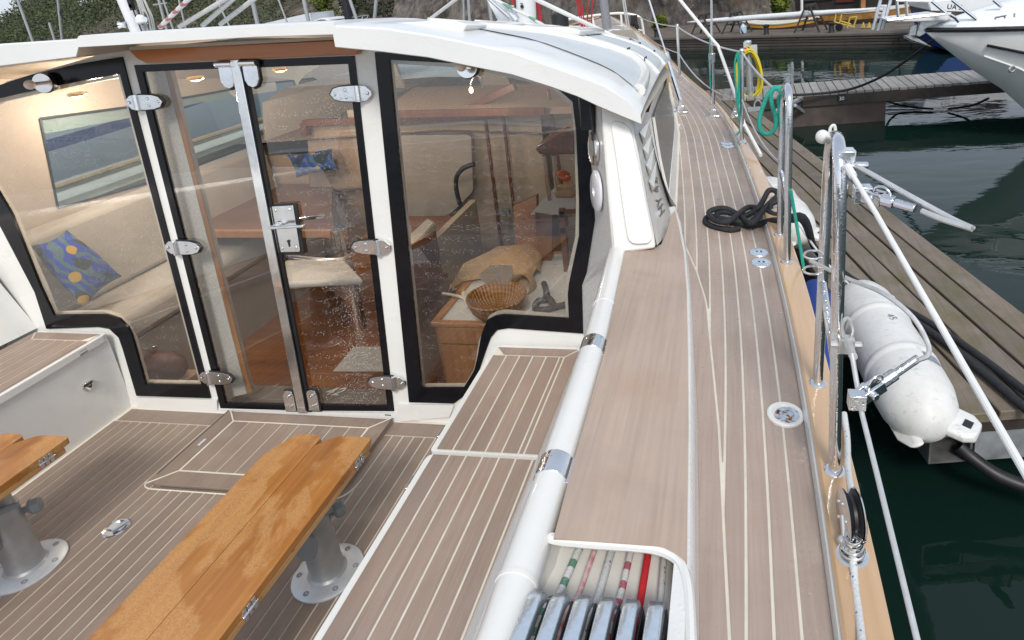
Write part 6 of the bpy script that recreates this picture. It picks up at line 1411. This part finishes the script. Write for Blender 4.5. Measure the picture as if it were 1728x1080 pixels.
m = MB(); m.box((-7.3, 5, .1), (.44, 15, .36)); obj('float_block', m, MT['beam'], pp)

# yacht added astern, out of view, to put reflected bands in the cabin glass
ast = dup(nb, (0, 0, 0), 'white yacht added astern out of view, to give the cabin glass a reflection', None, 'g')
ast.matrix_world = Matrix.Translation((-9, -18.5, 0)) @ Matrix.Rotation(radians(-90), 4, 'Z') @ Matrix.Translation((8.4, -6, 0)) @ Matrix.Translation(BASE[nb.name])
# ================================================================== inside the deckhouse
def emis(name, c, s):
    g = NG(name); e = g.n('ShaderNodeEmission'); e.inputs[0].default_value = (*c, 1); e.inputs[1].default_value = s; g.l(e.outputs[0], g.out.inputs[0]); return g.m
MT['lamp'] = emis('warm_lamp', (1.0, .62, .28), 9.0)
MT['wall_cream'] = plain('cabin_cream_wall', (.48, .42, .355), .6, 0, .05, 5)
MT['sofa'] = plain('beige_leather', (.42, .395, .36), .6, 0, .07, 6, .15, bscale=220)
MT['sofa2'] = plain('tan_alcantara', (.44, .33, .24), .85, 0, .08, 6)
MT['panel_cream'] = plain('cream_panel', (.50, .43, .345), .55, 0, .07, 40)
MT['worktop'] = plain('speckled_white_worktop', (.56, .56, .55), .4, 0, .16, 160)
# floor, walls, ceiling of the saloon
ZS = .34
fl_ = MB(); fl_.quad((-3.45, 2.24, ZS), (-.45, 2.24, ZS), (-.75, 5.6, ZS), (-3.45, 5.6, ZS)); sole = obj('cabin_sole', fl_, MT['sole'], boat)
m = MB(); m.prism([Vector((x, 2.22, z)) for x, z in ((-3.4, .2), (-.4, .2), (-.4, .58), (-3.4, .58))], (0, .02, 0)); obj('sill_inside', m, MT['wall_cream'], boat)
# port wall with its two window openings
def PW(px, py): return bx(px, py, -3.40)
o1 = [Vector((-3.40, 2.70, 1.86)), PW(222, 180), PW(340, 160), PW(432, 143), PW(528, 132), PW(562, 152), PW(600, 192), PW(600, 200), PW(515, 205), PW(430, 250), PW(318, 287), PW(245, 310), Vector((-3.40, 2.63, 1.41))]
m = MB(); m.prism([Vector((-3.40, y, z)) for y, z in ((2.2, .3), (6.2, .3), (6.2, 1.95), (4.4, 2.05), (2.2, 2.12))], (-.03, 0, 0), [o1]); obj('port_lining', m, MT['wall_cream'], boat)
m = MB(); m.poly([p + Vector((-.012, 0, 0)) for p in o1]); pw = obj('port_window', m, MT['glassport'] if 'glassport' in MT else glass('port_window_glass', (.66, .78, .80), True, .4, .75, .25), boat, smooth_angle=0)
m = MB(); m.tube(o1 + [o1[0]], .008, 6); obj('seal', m, MT['rubber'], pw)
m = MB(); a, b = PW(312, 160), PW(330, 290); m.bar(PW(276, 168) + Vector((.0, 0, .03)), PW(300, 295) - Vector((0, 0, .03)), .05, .04, (1, 0, 0)); obj('window_post', m, MT['wall_cream'], boat)
m = MB(); m.quad((-.44, 2.25, .3), (-.44, 4.3, .3), (-.44, 4.3, 1.74), (-.44, 2.25, 1.80)); obj('starboard_lining', m, MT['wall_cream'], boat)
# windscreen and dash
m = MB(); m.quad((-2.35, 4.36, 1.72), (-.45, 4.36, 1.70), (-.6, 4.14, 2.02), (-2.28, 4.14, 2.04)); obj('windscreen', m, glass('windscreen_glass', (.62, .72, .74), True, .3, .6, .3), boat)
for x0, x1 in ((-2.42, -2.30), (-1.72, -1.52), (-.6, -.45)):
    m = MB(); m.prism([Vector((x0, 4.34, 1.70)), Vector((x1, 4.34, 1.70)), Vector((lerp(x1, XC, .1), 4.12, 2.06)), Vector((lerp(x0, XC, .1), 4.12, 2.06))], (0, -.03, 0)); obj('windscreen_post', m, MT['headlining'], boat)
m = MB(); m.prism([Vector((-2.22, y, z)) for y, z in ((4.30, 1.705), (3.80, 1.64), (3.78, 1.60), (4.30, 1.60))], (1.77, 0, 0)); obj('dash_shelf', m, MT['sofa2'], boat)
m = MB(); m.prism([Vector((-2.22, y, z)) for y, z in ((3.78, 1.645), (3.76, 1.645), (3.76, 1.60), (3.78, 1.60))], (1.1, 0, 0)); obj('dash_fascia', m, MT['mahogz'], boat)
m = MB(); m.box((-1.9, 6.15, .85), (1.9, .06, 1.2)); obj('forward_lining', m, MT['wall_cream'], boat)
# partition with mahogany stiles
m = MB(); m.box((-1.90, 4.02, .98), (1.36, .05, 1.26)); m.box((-1.05, 4.12, .98), (.42, .05, 1.28)); pt = obj('partition', m, MT['panel_cream'], boat)
m = MB()
for px, py in (((818, 195), (848, 430)), ((848, 190), (880, 460)), ((925, 150), (950, 330))):
    a = by(*px, 3.95); b = by(*py, 3.95); m.bar(a, b + (b - a) * .3, .022, .02, (0, 1, 0))
m.bar(by(655, 205, 3.93), by(850, 192, 3.93), .05, .05); m.bar(by(775, 188, 3.9), by(870, 145, 3.9), .05, .05)
obj('mahogany_trim', m, MT['mahogz'], boat, bevel=.006)
m = MB(); m.prism(fillet([by(840, 352, 3.94), by(860, 352, 3.94), by(861, 361, 3.94), by(841, 361, 3.94)], .006), (0, -.02, 0)); obj('door_catch', m, MT['knob'], boat)
m = MB(); m.prism(fillet([by(678, 226, 3.98), by(800, 224, 3.98), by(803, 320, 3.98), by(762, 360, 3.98), by(690, 362, 3.98)], .04), (0, -.05, 0)); obj('recess_panel', m, MT['sofa'], boat, bevel=.02)
m = MB(); m.tube(smooth([by(800, 277, 3.85), by(782, 284, 3.85), by(771, 298, 3.85), by(770, 318, 3.85), by(776, 345, 3.85)], 5), .016, 8); o = obj('microphone_cable', m, MT['rubber'], boat)
m = MB(); m.prism([by(866, 348, 3.6), by(905, 330, 3.6), by(908, 470, 3.2), by(872, 470, 3.2)], (0, .05, 0)); m.prism([by(903, 358, 3.3), by(932, 362, 3.3), by(930, 470, 3.2), by(906, 470, 3.2)], (0, .05, 0)); obj('companionway_cheek', m, MT['mahogz'], boat)
# lit passage on the right: amber wall, orange cushion, hand rail and shelves
m = MB(); m.box((-.75, 5.15, 1.25), (.55, .04, 1.1)); obj('amber_panel', m, plain('amber_panel', (.50, .30, .05), .6), boat)
m = MB(); a = by(932, 188, 4.9); m.prism(fillet([by(935, 232, 4.9), by(936, 192, 4.9), by(950, 186, 4.9), by(957, 196, 4.9), by(960, 232, 4.9)], .03), (0, .06, 0)); o = obj('cushion', m, plain('orange_cushion', (.55, .15, .02), .85), None, base=a, bevel=.02); tag(o, 'orange cushion standing in the lamp lit passage at the right of the cabin', 'cushion')
m = MB(); m.prism([by(900, 250, 3.2), by(945, 225, 3.2), by(975, 225, 3.2), by(972, 262, 3.2), by(908, 262, 3.2)], (0, .3, 0)); obj('grab_shelf', m, MT['mahogz'], boat, bevel=.02)
m = MB(); m.tube([by(918, 262, 3.2), by(928, 338, 3.2)], .012, 8); m.tube([by(934, 262, 3.2), by(940, 330, 3.2)], .012, 8); obj('hand_rail', m, MT['steel'], boat)
m = MB()
for y in (360, 388): m.bar(by(945, y, 3.1), by(978, y - 2, 3.1), .03, .03)
m.bar(by(948, 352, 3.1), by(958, 470, 3.1), .03, .03, (0, 1, 0)); obj('shelf_frame', m, MT['mahogz'], boat)
m = MB(); m.prism([by(895, 362, 3.3), by(935, 318, 3.3), by(980, 318, 3.3), by(980, 362, 3.3)], (0, .05, 0)); obj('galley_worktop', m, MT['worktop'], boat)
m = MB(); m.sphere(by(948, 296, 3.25), .035, 10, 8, (1.2, 1, .8)); m.sphere(by(955, 298, 3.25), .03, 10, 8); o = obj('fruit', m, plain('orange_fruit', (.65, .14, .02), .5), None, base=by(950, 298, 3.25)); tag(o, 'oranges lying on the galley top behind the starboard window', 'fruit')
m = MB(); m.box(by(957, 322, 3.25), (.12, .14, .05)); o = obj('paper_bag', m, plain('brown_paper', (.38, .26, .14), .8), None, base=by(957, 326, 3.25), bevel=.02); tag(o, 'crumpled brown paper packet on the galley top', 'packet')
# settee along the port side, turning across forward of the table
st_ = thing('settee', (-3.1, 3.4, ZS), 'long beige upholstered settee along the port side of the cabin', 'sofa')
ss = .93
m = MB(); m.prism([Vector((x, 2.32, z)) for x, z in ((-3.38, ss - .16), (-2.98, ss - .16), (-2.955, ss - .12), (-2.965, ss - .03), (-3.0, ss), (-3.38, ss + .02))], (0, 1.70, 0)); obj('seat_cushion', m, MT['sofa'], st_, bevel=.02, bseg=3)
m = MB(); m.prism([Vector((x, 2.3, z)) for x, z in ((-3.38, ZS), (-3.02, ZS), (-2.99, ss - .17), (-3.38, ss - .17))], (0, 1.72, 0)); obj('base', m, MT['sofa'], st_)
for k in range(2):
    y0 = 2.32 + k * .86
    m = MB(); m.prism([Vector((x, y0, z)) for x, z in ((-3.38, ss + .01), (-3.24, ss + .02), (-3.27, ss + .25), (-3.30, ss + .42), (-3.39, ss + .44))], (0, .845, 0)); bc = obj('back_cushion', m, MT['sofa'] if k < 2 else MT['sofa2'], st_, bevel=.025, bseg=3)
    b = MB()
    for jy in (.2, .58): b.sphere(Vector((-3.268, y0 + jy, ss + .2)), .014, 10, 6, (.5, 1, 1))
    obj('button', b, MT['sofa'], bc)
m = MB(); m.prism([by(515, 205, 4.0), by(612, 200, 4.0), by(618, 320, 4.0), by(520, 330, 4.0)], (0, .12, 0)); obj('end_back_cushion', m, MT['sofa2'], st_, bevel=.03, bseg=3)
m = MB(); m.bar(by(514, 207, 3.95), by(612, 203, 3.95), .05, .04); m.bar(by(514, 207, 3.95), by(518, 228, 3.95), .04, .05, (0, 1, 0)); obj('mahogany_cap', m, MT['mahogz'], st_)
m = MB(); m.box((-2.98, 4.10, .80), (.86, .06, .95)); obj('end_panel', m, MT['sofa2'], st_, bevel=.02)
# patterned cushions
g = NG('blue_leaf_pattern'); o_ = g.coords('Object', (1, 1, 1)); v1 = g.n('ShaderNodeTexVoronoi'); g.l(o_, v1.inputs['Vector']); v1.inputs['Scale'].default_value = 13
wv = g.n('ShaderNodeTexWave', wave_type='BANDS', bands_direction='DIAGONAL'); g.l(o_, wv.inputs['Vector']); wv.inputs['Scale'].default_value = 9; wv.inputs['Distortion'].default_value = 9; wv.inputs['Detail'].default_value = 2; wv.inputs['Detail Scale'].default_value = .9
sep = g.n('ShaderNodeSeparateColor'); g.l(v1.outputs['Color'], sep.inputs[0])
c = g.mix(g.ramp(wv.outputs['Fac'], [(.55, 0.0), (.63, 1.0)]), (.012, .055, .36), (.07, .15, .19))
c = g.mix(g.math('LESS_THAN', sep.outputs[0], .22), c, (.02, .035, .05)); c = g.mix(g.math('MULTIPLY', g.math('LESS_THAN', v1.outputs['Distance'], .33), g.math('GREATER_THAN', sep.outputs[1], .78)), c, (.50, .30, .03))
MT['leafy'] = g.bsdf(c, .85)
def pillow(corners, th, label, n=12):
    A, B, C_, D_ = [Vector(p) for p in corners]; nrm = (B - A).cross(D_ - A).normalized(); m = MB(); 
    for s in (1, -1):
        rows = []
        for i in range(n + 1):
            r = []
            for j in range(n + 1):
                u_, v_ = i / n, j / n; pin = 1 - .10 * (sin(pi * u_) * (abs(2 * v_ - 1) ** 3) + sin(pi * v_) * (abs(2 * u_ - 1) ** 3)); cc = (A + B + C_ + D_) / 4
                p = lerp(lerp(A, B, u_), lerp(D_, C_, u_), v_); p = cc + (p - cc) * pin; k = (sin(pi * u_) * sin(pi * v_)) ** .45 if 0 < u_ < 1 and 0 < v_ < 1 else 0
                r.append(p + nrm * s * th * k)
            rows.append(r)
        m.loft(rows)
    o = obj('cushion', m, MT['leafy'], None, base=(A + B + C_ + D_) / 4, smooth_angle=60); tag(o, label, 'cushion', 'blue leaf patterned cushions'); return o
pillow([bx(50, 415, -3.20), bx(113, 388, -3.22), bx(206, 466, -3.12), bx(140, 520, -3.06)], .065, 'large blue cushion with leaves and yellow fruit, on the settee behind the left window')
pillow([by(485, 262, 3.9), by(560, 250, 3.9), by(570, 285, 3.85), by(500, 300, 3.85)], .06, 'small blue patterned cushion on the forward settee, seen through the right hand door')
# cabin table
ct = thing('saloon_table', (-2.55, 3.4, ZS), 'reddish brown saloon table with light wood edges behind the doors', 'table')
m = MB(); m.prism(fillet([bz(322, 392, 1.06), bz(345, 322, 1.06), bz(470, 300, 1.06), bz(560, 300, 1.06), bz(560, 392, 1.06)], .04), (0, 0, -.03)); obj('tabletop', m, wood('table_mahogany', (.10, .045, .03), (.17, .085, .065), (.22, .125, .10), 'X', .6, .22, .4, .03), ct)
a, b = bz(322, 394, 1.055), bz(560, 394, 1.055); m = MB(); m.bar(a, b, .03, .04); obj('table_edge', m, MT['oak'], ct)
m = MB(); m.tube([(-2.35, 3.3, ZS), (-2.35, 3.3, 1.03)], .05, 14); obj('leg', m, MT['steel'], ct)
# starboard units beside the door: seat, galley box with bag and basket
ub = thing('cabin_locker', (-1.62, 3.0, ZS), 'wood faced locker with a steel framed recess, inside behind the right window', 'locker')
m = MB(); m.prism([bz(480, 438, .95), bz(580, 436, .95), bz(612, 470, .95), bz(480, 478, .95)], (0, 0, -.04)); obj('seat_pad', m, MT['worktop'], ub, bevel=.015)
a, b = bz(482, 432, 1.0), bz(585, 438, 1.0); m = MB(); m.tube(smooth([bz(484, 432, 1.0), bz(540, 438, 1.0), bz(575, 438, 1.0), bz(596, 428, 1.0), bz(600, 415, 1.0)], 5), .012, 8); obj('grab_rail', m, MT['steel'], ub)
m = MB(); m.prism([Vector((x, 3.28, z)) for x, z in ((-2.28, ZS), (-1.72, ZS), (-1.72, .92), (-2.28, .92))], (0, .5, 0)); obj('front', m, MT['sole'], ub)
m = MB(); m.prism([Vector((-1.70, y, z)) for y, z in ((2.66, ZS), (3.8, ZS), (3.8, 1.03), (2.66, 1.0))], (.04, 0, 0)); obj('side_panel', m, MT['panel_cream'], ub)
m = MB(); m.prism([bx(693, 560, -1.655), bx(690, 415, -1.655), bx(732, 388, -1.655), bx(745, 470, -1.655)], (.012, 0, 0)); obj('wood_panel', m, MT['mahogz'], ub)
m = MB(); ro_ = [bx(692, 540, -1.645), bx(715, 500, -1.645), bx(738, 490, -1.645), bx(744, 505, -1.645), bx(736, 528, -1.645), bx(700, 566, -1.645)]; cc = sum(ro_, Vector()) / 6; m.ring(ro_, [lerp(p, cc, .22) for p in ro_], (.012, 0, 0)); obj('recess_ring', m, MT['steel'], ub); m = MB(); m.poly([lerp(p, cc, .2) + Vector((.004, 0, 0)) for p in ro_]); obj('recess', m, MT['mahogz'], ub)
m = MB(); m.bar(bx(690, 490, -1.63), bx(752, 465, -1.63), .03, .03); obj('fiddle_rail', m, MT['mahogz'], ub)
m = MB(); m.prism([bz(686, 400, 1.07), bz(722, 366, 1.07), bz(735, 374, 1.07), bz(700, 412, 1.07)], (0, 0, -.05)); obj('arm_pad', m, MT['sofa'], ub, bevel=.015)
gb = thing('galley_box', (-1.1, 2.7, ZS), 'oak fronted low cupboard with a speckled white top inside the right window', 'cupboard')
m = MB(); m.prism([Vector((x, 2.52, z)) for x, z in ((-1.40, ZS), (-.72, ZS), (-.72, .855), (-1.40, .855))], (0, .80, 0)); obj('carcass', m, MT['oak'], gb, bevel=.004)
m = MB(); m.ring([Vector((x, y, .872)) for x, y in ((-1.415, 2.505), (-.70, 2.505), (-.70, 3.34), (-1.415, 3.34))], [Vector((x, y, .872)) for x, y in ((-1.375, 2.54), (-.72, 2.54), (-.72, 3.32), (-1.375, 3.32))], (0, 0, -.025)); obj('rim', m, MT['oak'], gb, bevel=.006)
m = MB(); m.quad((-1.376, 2.539, .862), (-.719, 2.539, .862), (-.719, 3.321, .862), (-1.376, 3.321, .862)); obj('worktop', m, MT['worktop'], gb)
m = MB(); m.box((-1.06, 2.515, .80), (.64, .012, .09)); m.box((-1.06, 2.515, .37), (.62, .012, .05)); obj('drawer_front', m, MT['oak'], gb, bevel=.004)
# straw bag and basket
MT['straw'] = plain('straw_cloth', (.37, .25, .14), .85, 0, .12, 30, .4, bscale=260)
bag = thing('straw_bag', bz(840, 480, .87), 'floppy straw coloured bag lying on the white worktop behind the starboard window', 'bag')
m = MB(); rows = []
c0 = bz(840, 478, .87)
ctrl = [((762, 492), .01, .03), ((775, 478), .04, .07), ((800, 462), .09, .13), ((835, 452), .11, .17), ((870, 445), .12, .17), ((892, 455), .08, .13), ((902, 470), .03, .05)]
for (px, py), hgt, hw in ctrl:
    c = bz(px, py, .87); rows.append([c + Vector((.25 * sin(a_) * hw * 0 + cos(a_) * hw * .35, cos(a_) * hw, max(0, sin(a_)) * hgt * .9 + .004 + noise.noise(c * 14 + Vector((a_ * 2.2, 0, 0))) * .035)) for a_ in [pi * k / 12 for k in range(13)]])
m.loft(rows); obj('body', m, MT['straw'], bag, smooth_angle=70)
m = MB(); c = bz(880, 482, .90); m.lathe([(.055, -.06), (.062, 0), (.058, .01), (.05, 0), (.045, -.05)], c, (-.2, -.9, .35), 20, ); obj('opening', m, MT['straw'], bag)
m = MB(); m.prism(fillet([by(808, 468, 2.78), by(826, 453, 2.86), by(862, 453, 2.86), by(865, 466, 2.78), by(856, 482, 2.72), by(820, 480, 2.72)], .01), (0, .02, .01)); obj('grey_patch', m, plain('grey_pouch', (.17, .16, .15), .8), bag)
m = MB(); m.tube(smooth([bz(747, 495, .885), bz(765, 498, .885), bz(782, 503, .88), bz(790, 515, .88)], 4), .008, 6); m.tube(smooth([bz(783, 495, .89), bz(790, 512, .885), bz(793, 517, .88)], 3), .016, 6); m.tube(smooth([bz(793, 495, .89), bz(806, 500, .885), bz(803, 508, .88)], 3), .01, 6); obj('straps', m, plain('pale_strap', (.6, .58, .55), .7), bag)
bk_ = thing('basket', bz(842, 530, .865), 'shallow round wicker basket in front of the straw bag', 'basket')
g = NG('wicker'); o_ = g.coords('Object', (1, 1, 1)); wv = g.n('ShaderNodeTexWave', wave_type='RINGS', rings_direction='Z'); g.l(o_, wv.inputs['Vector']); wv.inputs['Scale'].default_value = 40
gr = g.n('ShaderNodeTexGradient', gradient_type='RADIAL'); g.l(o_, gr.inputs['Vector']); rib_ = g.math('SINE', g.math('MULTIPLY', gr.outputs['Fac'], 250.0)); MT['wicker'] = g.bsdf(g.ramp(g.math('MULTIPLY_ADD', rib_, .3, g.math('MULTIPLY', wv.outputs['Fac'], .5)), [(.0, (.22, .10, .03)), (.7, (.44, .22, .075))]), .6, 0, g.bump(rib_, .5, .004))
c = bz(842, 532, .865); m = MB(); m.lathe([(.0, .004), (.085, .0), (.125, .05), (.138, .10), (.141, .105), (.135, .107), (.128, .10), (.112, .05), (.08, .014), (0, .012)], c, (0, 0, 1), 40, ); obj('bowl', m, MT['wicker'], bk_, smooth_angle=60)
m = MB(); m.tube([c + Vector((cos(t) * .139, sin(t) * .139, .106)) for t in [2 * pi * i / 40 for i in range(40)]], .006, 8, closed=True); obj('rim', m, MT['wicker'], bk_)
m = MB(); m.tube(smooth([bz(918, 478, .87), bz(922, 492, .875), bz(921, 505, .88), bz(908, 508, .88), bz(903, 520, .88), bz(915, 523, .88), bz(932, 520, .88), bz(945, 516, .88), bz(962, 513, .88)], 5), .016, 8); m.tube(smooth([bz(920, 500, .89), bz(930, 508, .89), bz(936, 520, .88)], 4), .018, 8)
o = obj('black_strap', m, plain('dark_strap', (.05, .052, .055), .6, 0, .3, 60), None, base=bz(922, 505, .88)); tag(o, 'crumpled dark strap lying on the white worktop right of the basket', 'strap')
m = MB(); m.prism([bz(562, 626, ZS + .006), bz(597, 585, ZS + .006), bz(645, 585, ZS + .006), bz(655, 626, ZS + .006)], (0, 0, -.004)); o = obj('floor_mat', m, plain('pale_mat', (.42, .42, .40), .9), None, base=bz(600, 605, ZS)); tag(o, 'pale floor mat on the cabin sole behind the right door', 'mat')
m = MB(); dm = [bz(355, 680, .605), bz(655, 684, .605), bz(655, 655, .58), bz(355, 652, .58)]
m = MB(); m.quad((-2.36, 2.20, .585), (-1.44, 2.20, .585), (-1.44, 2.36, .585), (-2.36, 2.36, .585)); thr = obj('threshold', m, plain('dark_threshold', (.10, .085, .075), .5), boat)
text('number', '42', bz(562, 661, .588), (1, .0, 0), (0, 1, 0), .085, plain('pale_letter', (.55, .55, .52), .6), thr, shear=.4)
m = MB(); m.prism([bb(*q, -.07) for q in ((236, 112), (276, 112), (416, 664), (385, 672))], -BN * .05); obj('door_reveal', m, MT['grain_wall'], boat)
m = MB(); m.prism([bb(*q, -.068) for q in ((276, 112), (284, 112), (425, 662), (417, 664))], -BN * .004); obj('reveal_edge', m, MT['oak'], boat)
m = MB(); m.sphere((-2.86, 2.42, .62), .11, 14, 10, (1.1, .8, .8)); o = obj('leather_pouffe', m, plain('brown_leather', (.12, .05, .035), .5), None, base=(-2.86, 2.42, .55)); tag(o, 'brown leather bag end showing at the foot of the settee', 'bag')
m = MB(); m.box((-2.86, 2.42, .44), (.2, .2, .2)); obj('bag_base', m, MT['sofa2'], o)
# ceiling spots: lit
SPOTS = [by(160, 126, 2.45), by(130, 158, 2.72), by(330, 131, 3.0), by(472, 116, 3.3)]
for i, p in enumerate(SPOTS):
    t = thing('ceiling_spot', p, ['lit recessed spot nearest the top of the left window', 'lit spot throwing a warm glow, below the first one in the left window', 'lit spot seen through the left door near the stile', 'lit spot seen through the right door'][i], 'ceiling lamp', 'lit ceiling spots in the cabin')
    m = MB(); m.lathe([(.028, 0), (.026, .008), (.017, .014), (0, .017)], p + Vector((0, 0, -.004)), (0, 0, -1), 20); obj('lens', m, MT['lamp'], t)
    m = MB(); m.tube([p + Vector((cos(a) * .034, sin(a) * .034, -.002)) for a in [2 * pi * k / 20 for k in range(20)]], .008, 6, closed=True); obj('bezel', m, plain('brass_bezel', (.7, .5, .25), .3, 1.0) if i == 0 else bpy.data.materials['brass_bezel'], t)
    L = bpy.data.lights.new('spot_light', 'POINT'); L.energy = 5.5; L.color = (1, .82, .64); L.shadow_soft_size = .03; lo = bpy.data.objects.new('spot_light', L); COL.objects.link(lo); lo.parent = t; lo.location = (0, .12, -.12)
pl = by(795, 152, 3.5)
t = thing('reading_lamp', pl, 'small glowing bulb on a bent stem above the dash shelf', 'lamp'); m = MB(); m.sphere(pl, .012, 10, 8, (1, 1, 1.5)); obj('bulb', m, MT['lamp'], t); m = MB(); m.tube(smooth([pl + Vector((0, 0, .02)), by(796, 138, 3.5), by(802, 128, 3.5), by(812, 132, 3.5), by(814, 148, 3.5)], 4), .006, 6); obj('stem', m, MT['steel'], t)
L = bpy.data.lights.new('bulb_light', 'POINT'); L.energy = 3.5; L.color = (1, .82, .64); L.shadow_soft_size = .02; lo = bpy.data.objects.new('bulb_light', L); COL.objects.link(lo); lo.parent = t; lo.location = (0, -.05, -.05)
L = bpy.data.lights.new('passage_light', 'POINT'); L.energy = 5; L.color = (1, .62, .25); L.shadow_soft_size = .04; lo = bpy.data.objects.new('passage_light', L); COL.objects.link(lo)
pp_ = by(935, 158, 4.9); t = thing('passage_lamp', pp_, 'amber lamp glowing in the passage at the right of the cabin', 'lamp'); m = MB(); m.sphere(pp_, .022, 10, 8); obj('bulb', m, MT['lamp'], t); lo.parent = t; lo.location = (0, -.12, 0)
# small cockpit lamps under the roof edge
for (px, py), (ex, ey), lab in (((75, 140), (50, 143), 'cockpit bulb lamp on the dark beam above the left window'), ((789, 114), (778, 112), 'cockpit bulb lamp under the roof lip above the right window')):
    c = bb(px, py, .03); e = bb(ex, ey, .10); d = (e - c).normalized(); t = thing('cockpit_lamp', c, lab, 'lamp', 'bulb lamps under the roof edge')
    m = MB(); m.lathe([(.0, -.045), (.034, -.04), (.042, .0), (.040, .01)], c, d, 22); obj('cup', m, MT['rubber'], t)
    m = MB(); m.lathe([(.039, .011), (.03, .004), (.0, .001)], c, d, 22); m.tube([c, lerp(c, e, .7)], .008, 8); obj('reflector', m, MT['steel'], t)
    m = MB(); m.sphere(e, .019, 12, 8); obj('bulb', m, plain('frosted_bulb', (.75, .62, .52), .35), t)
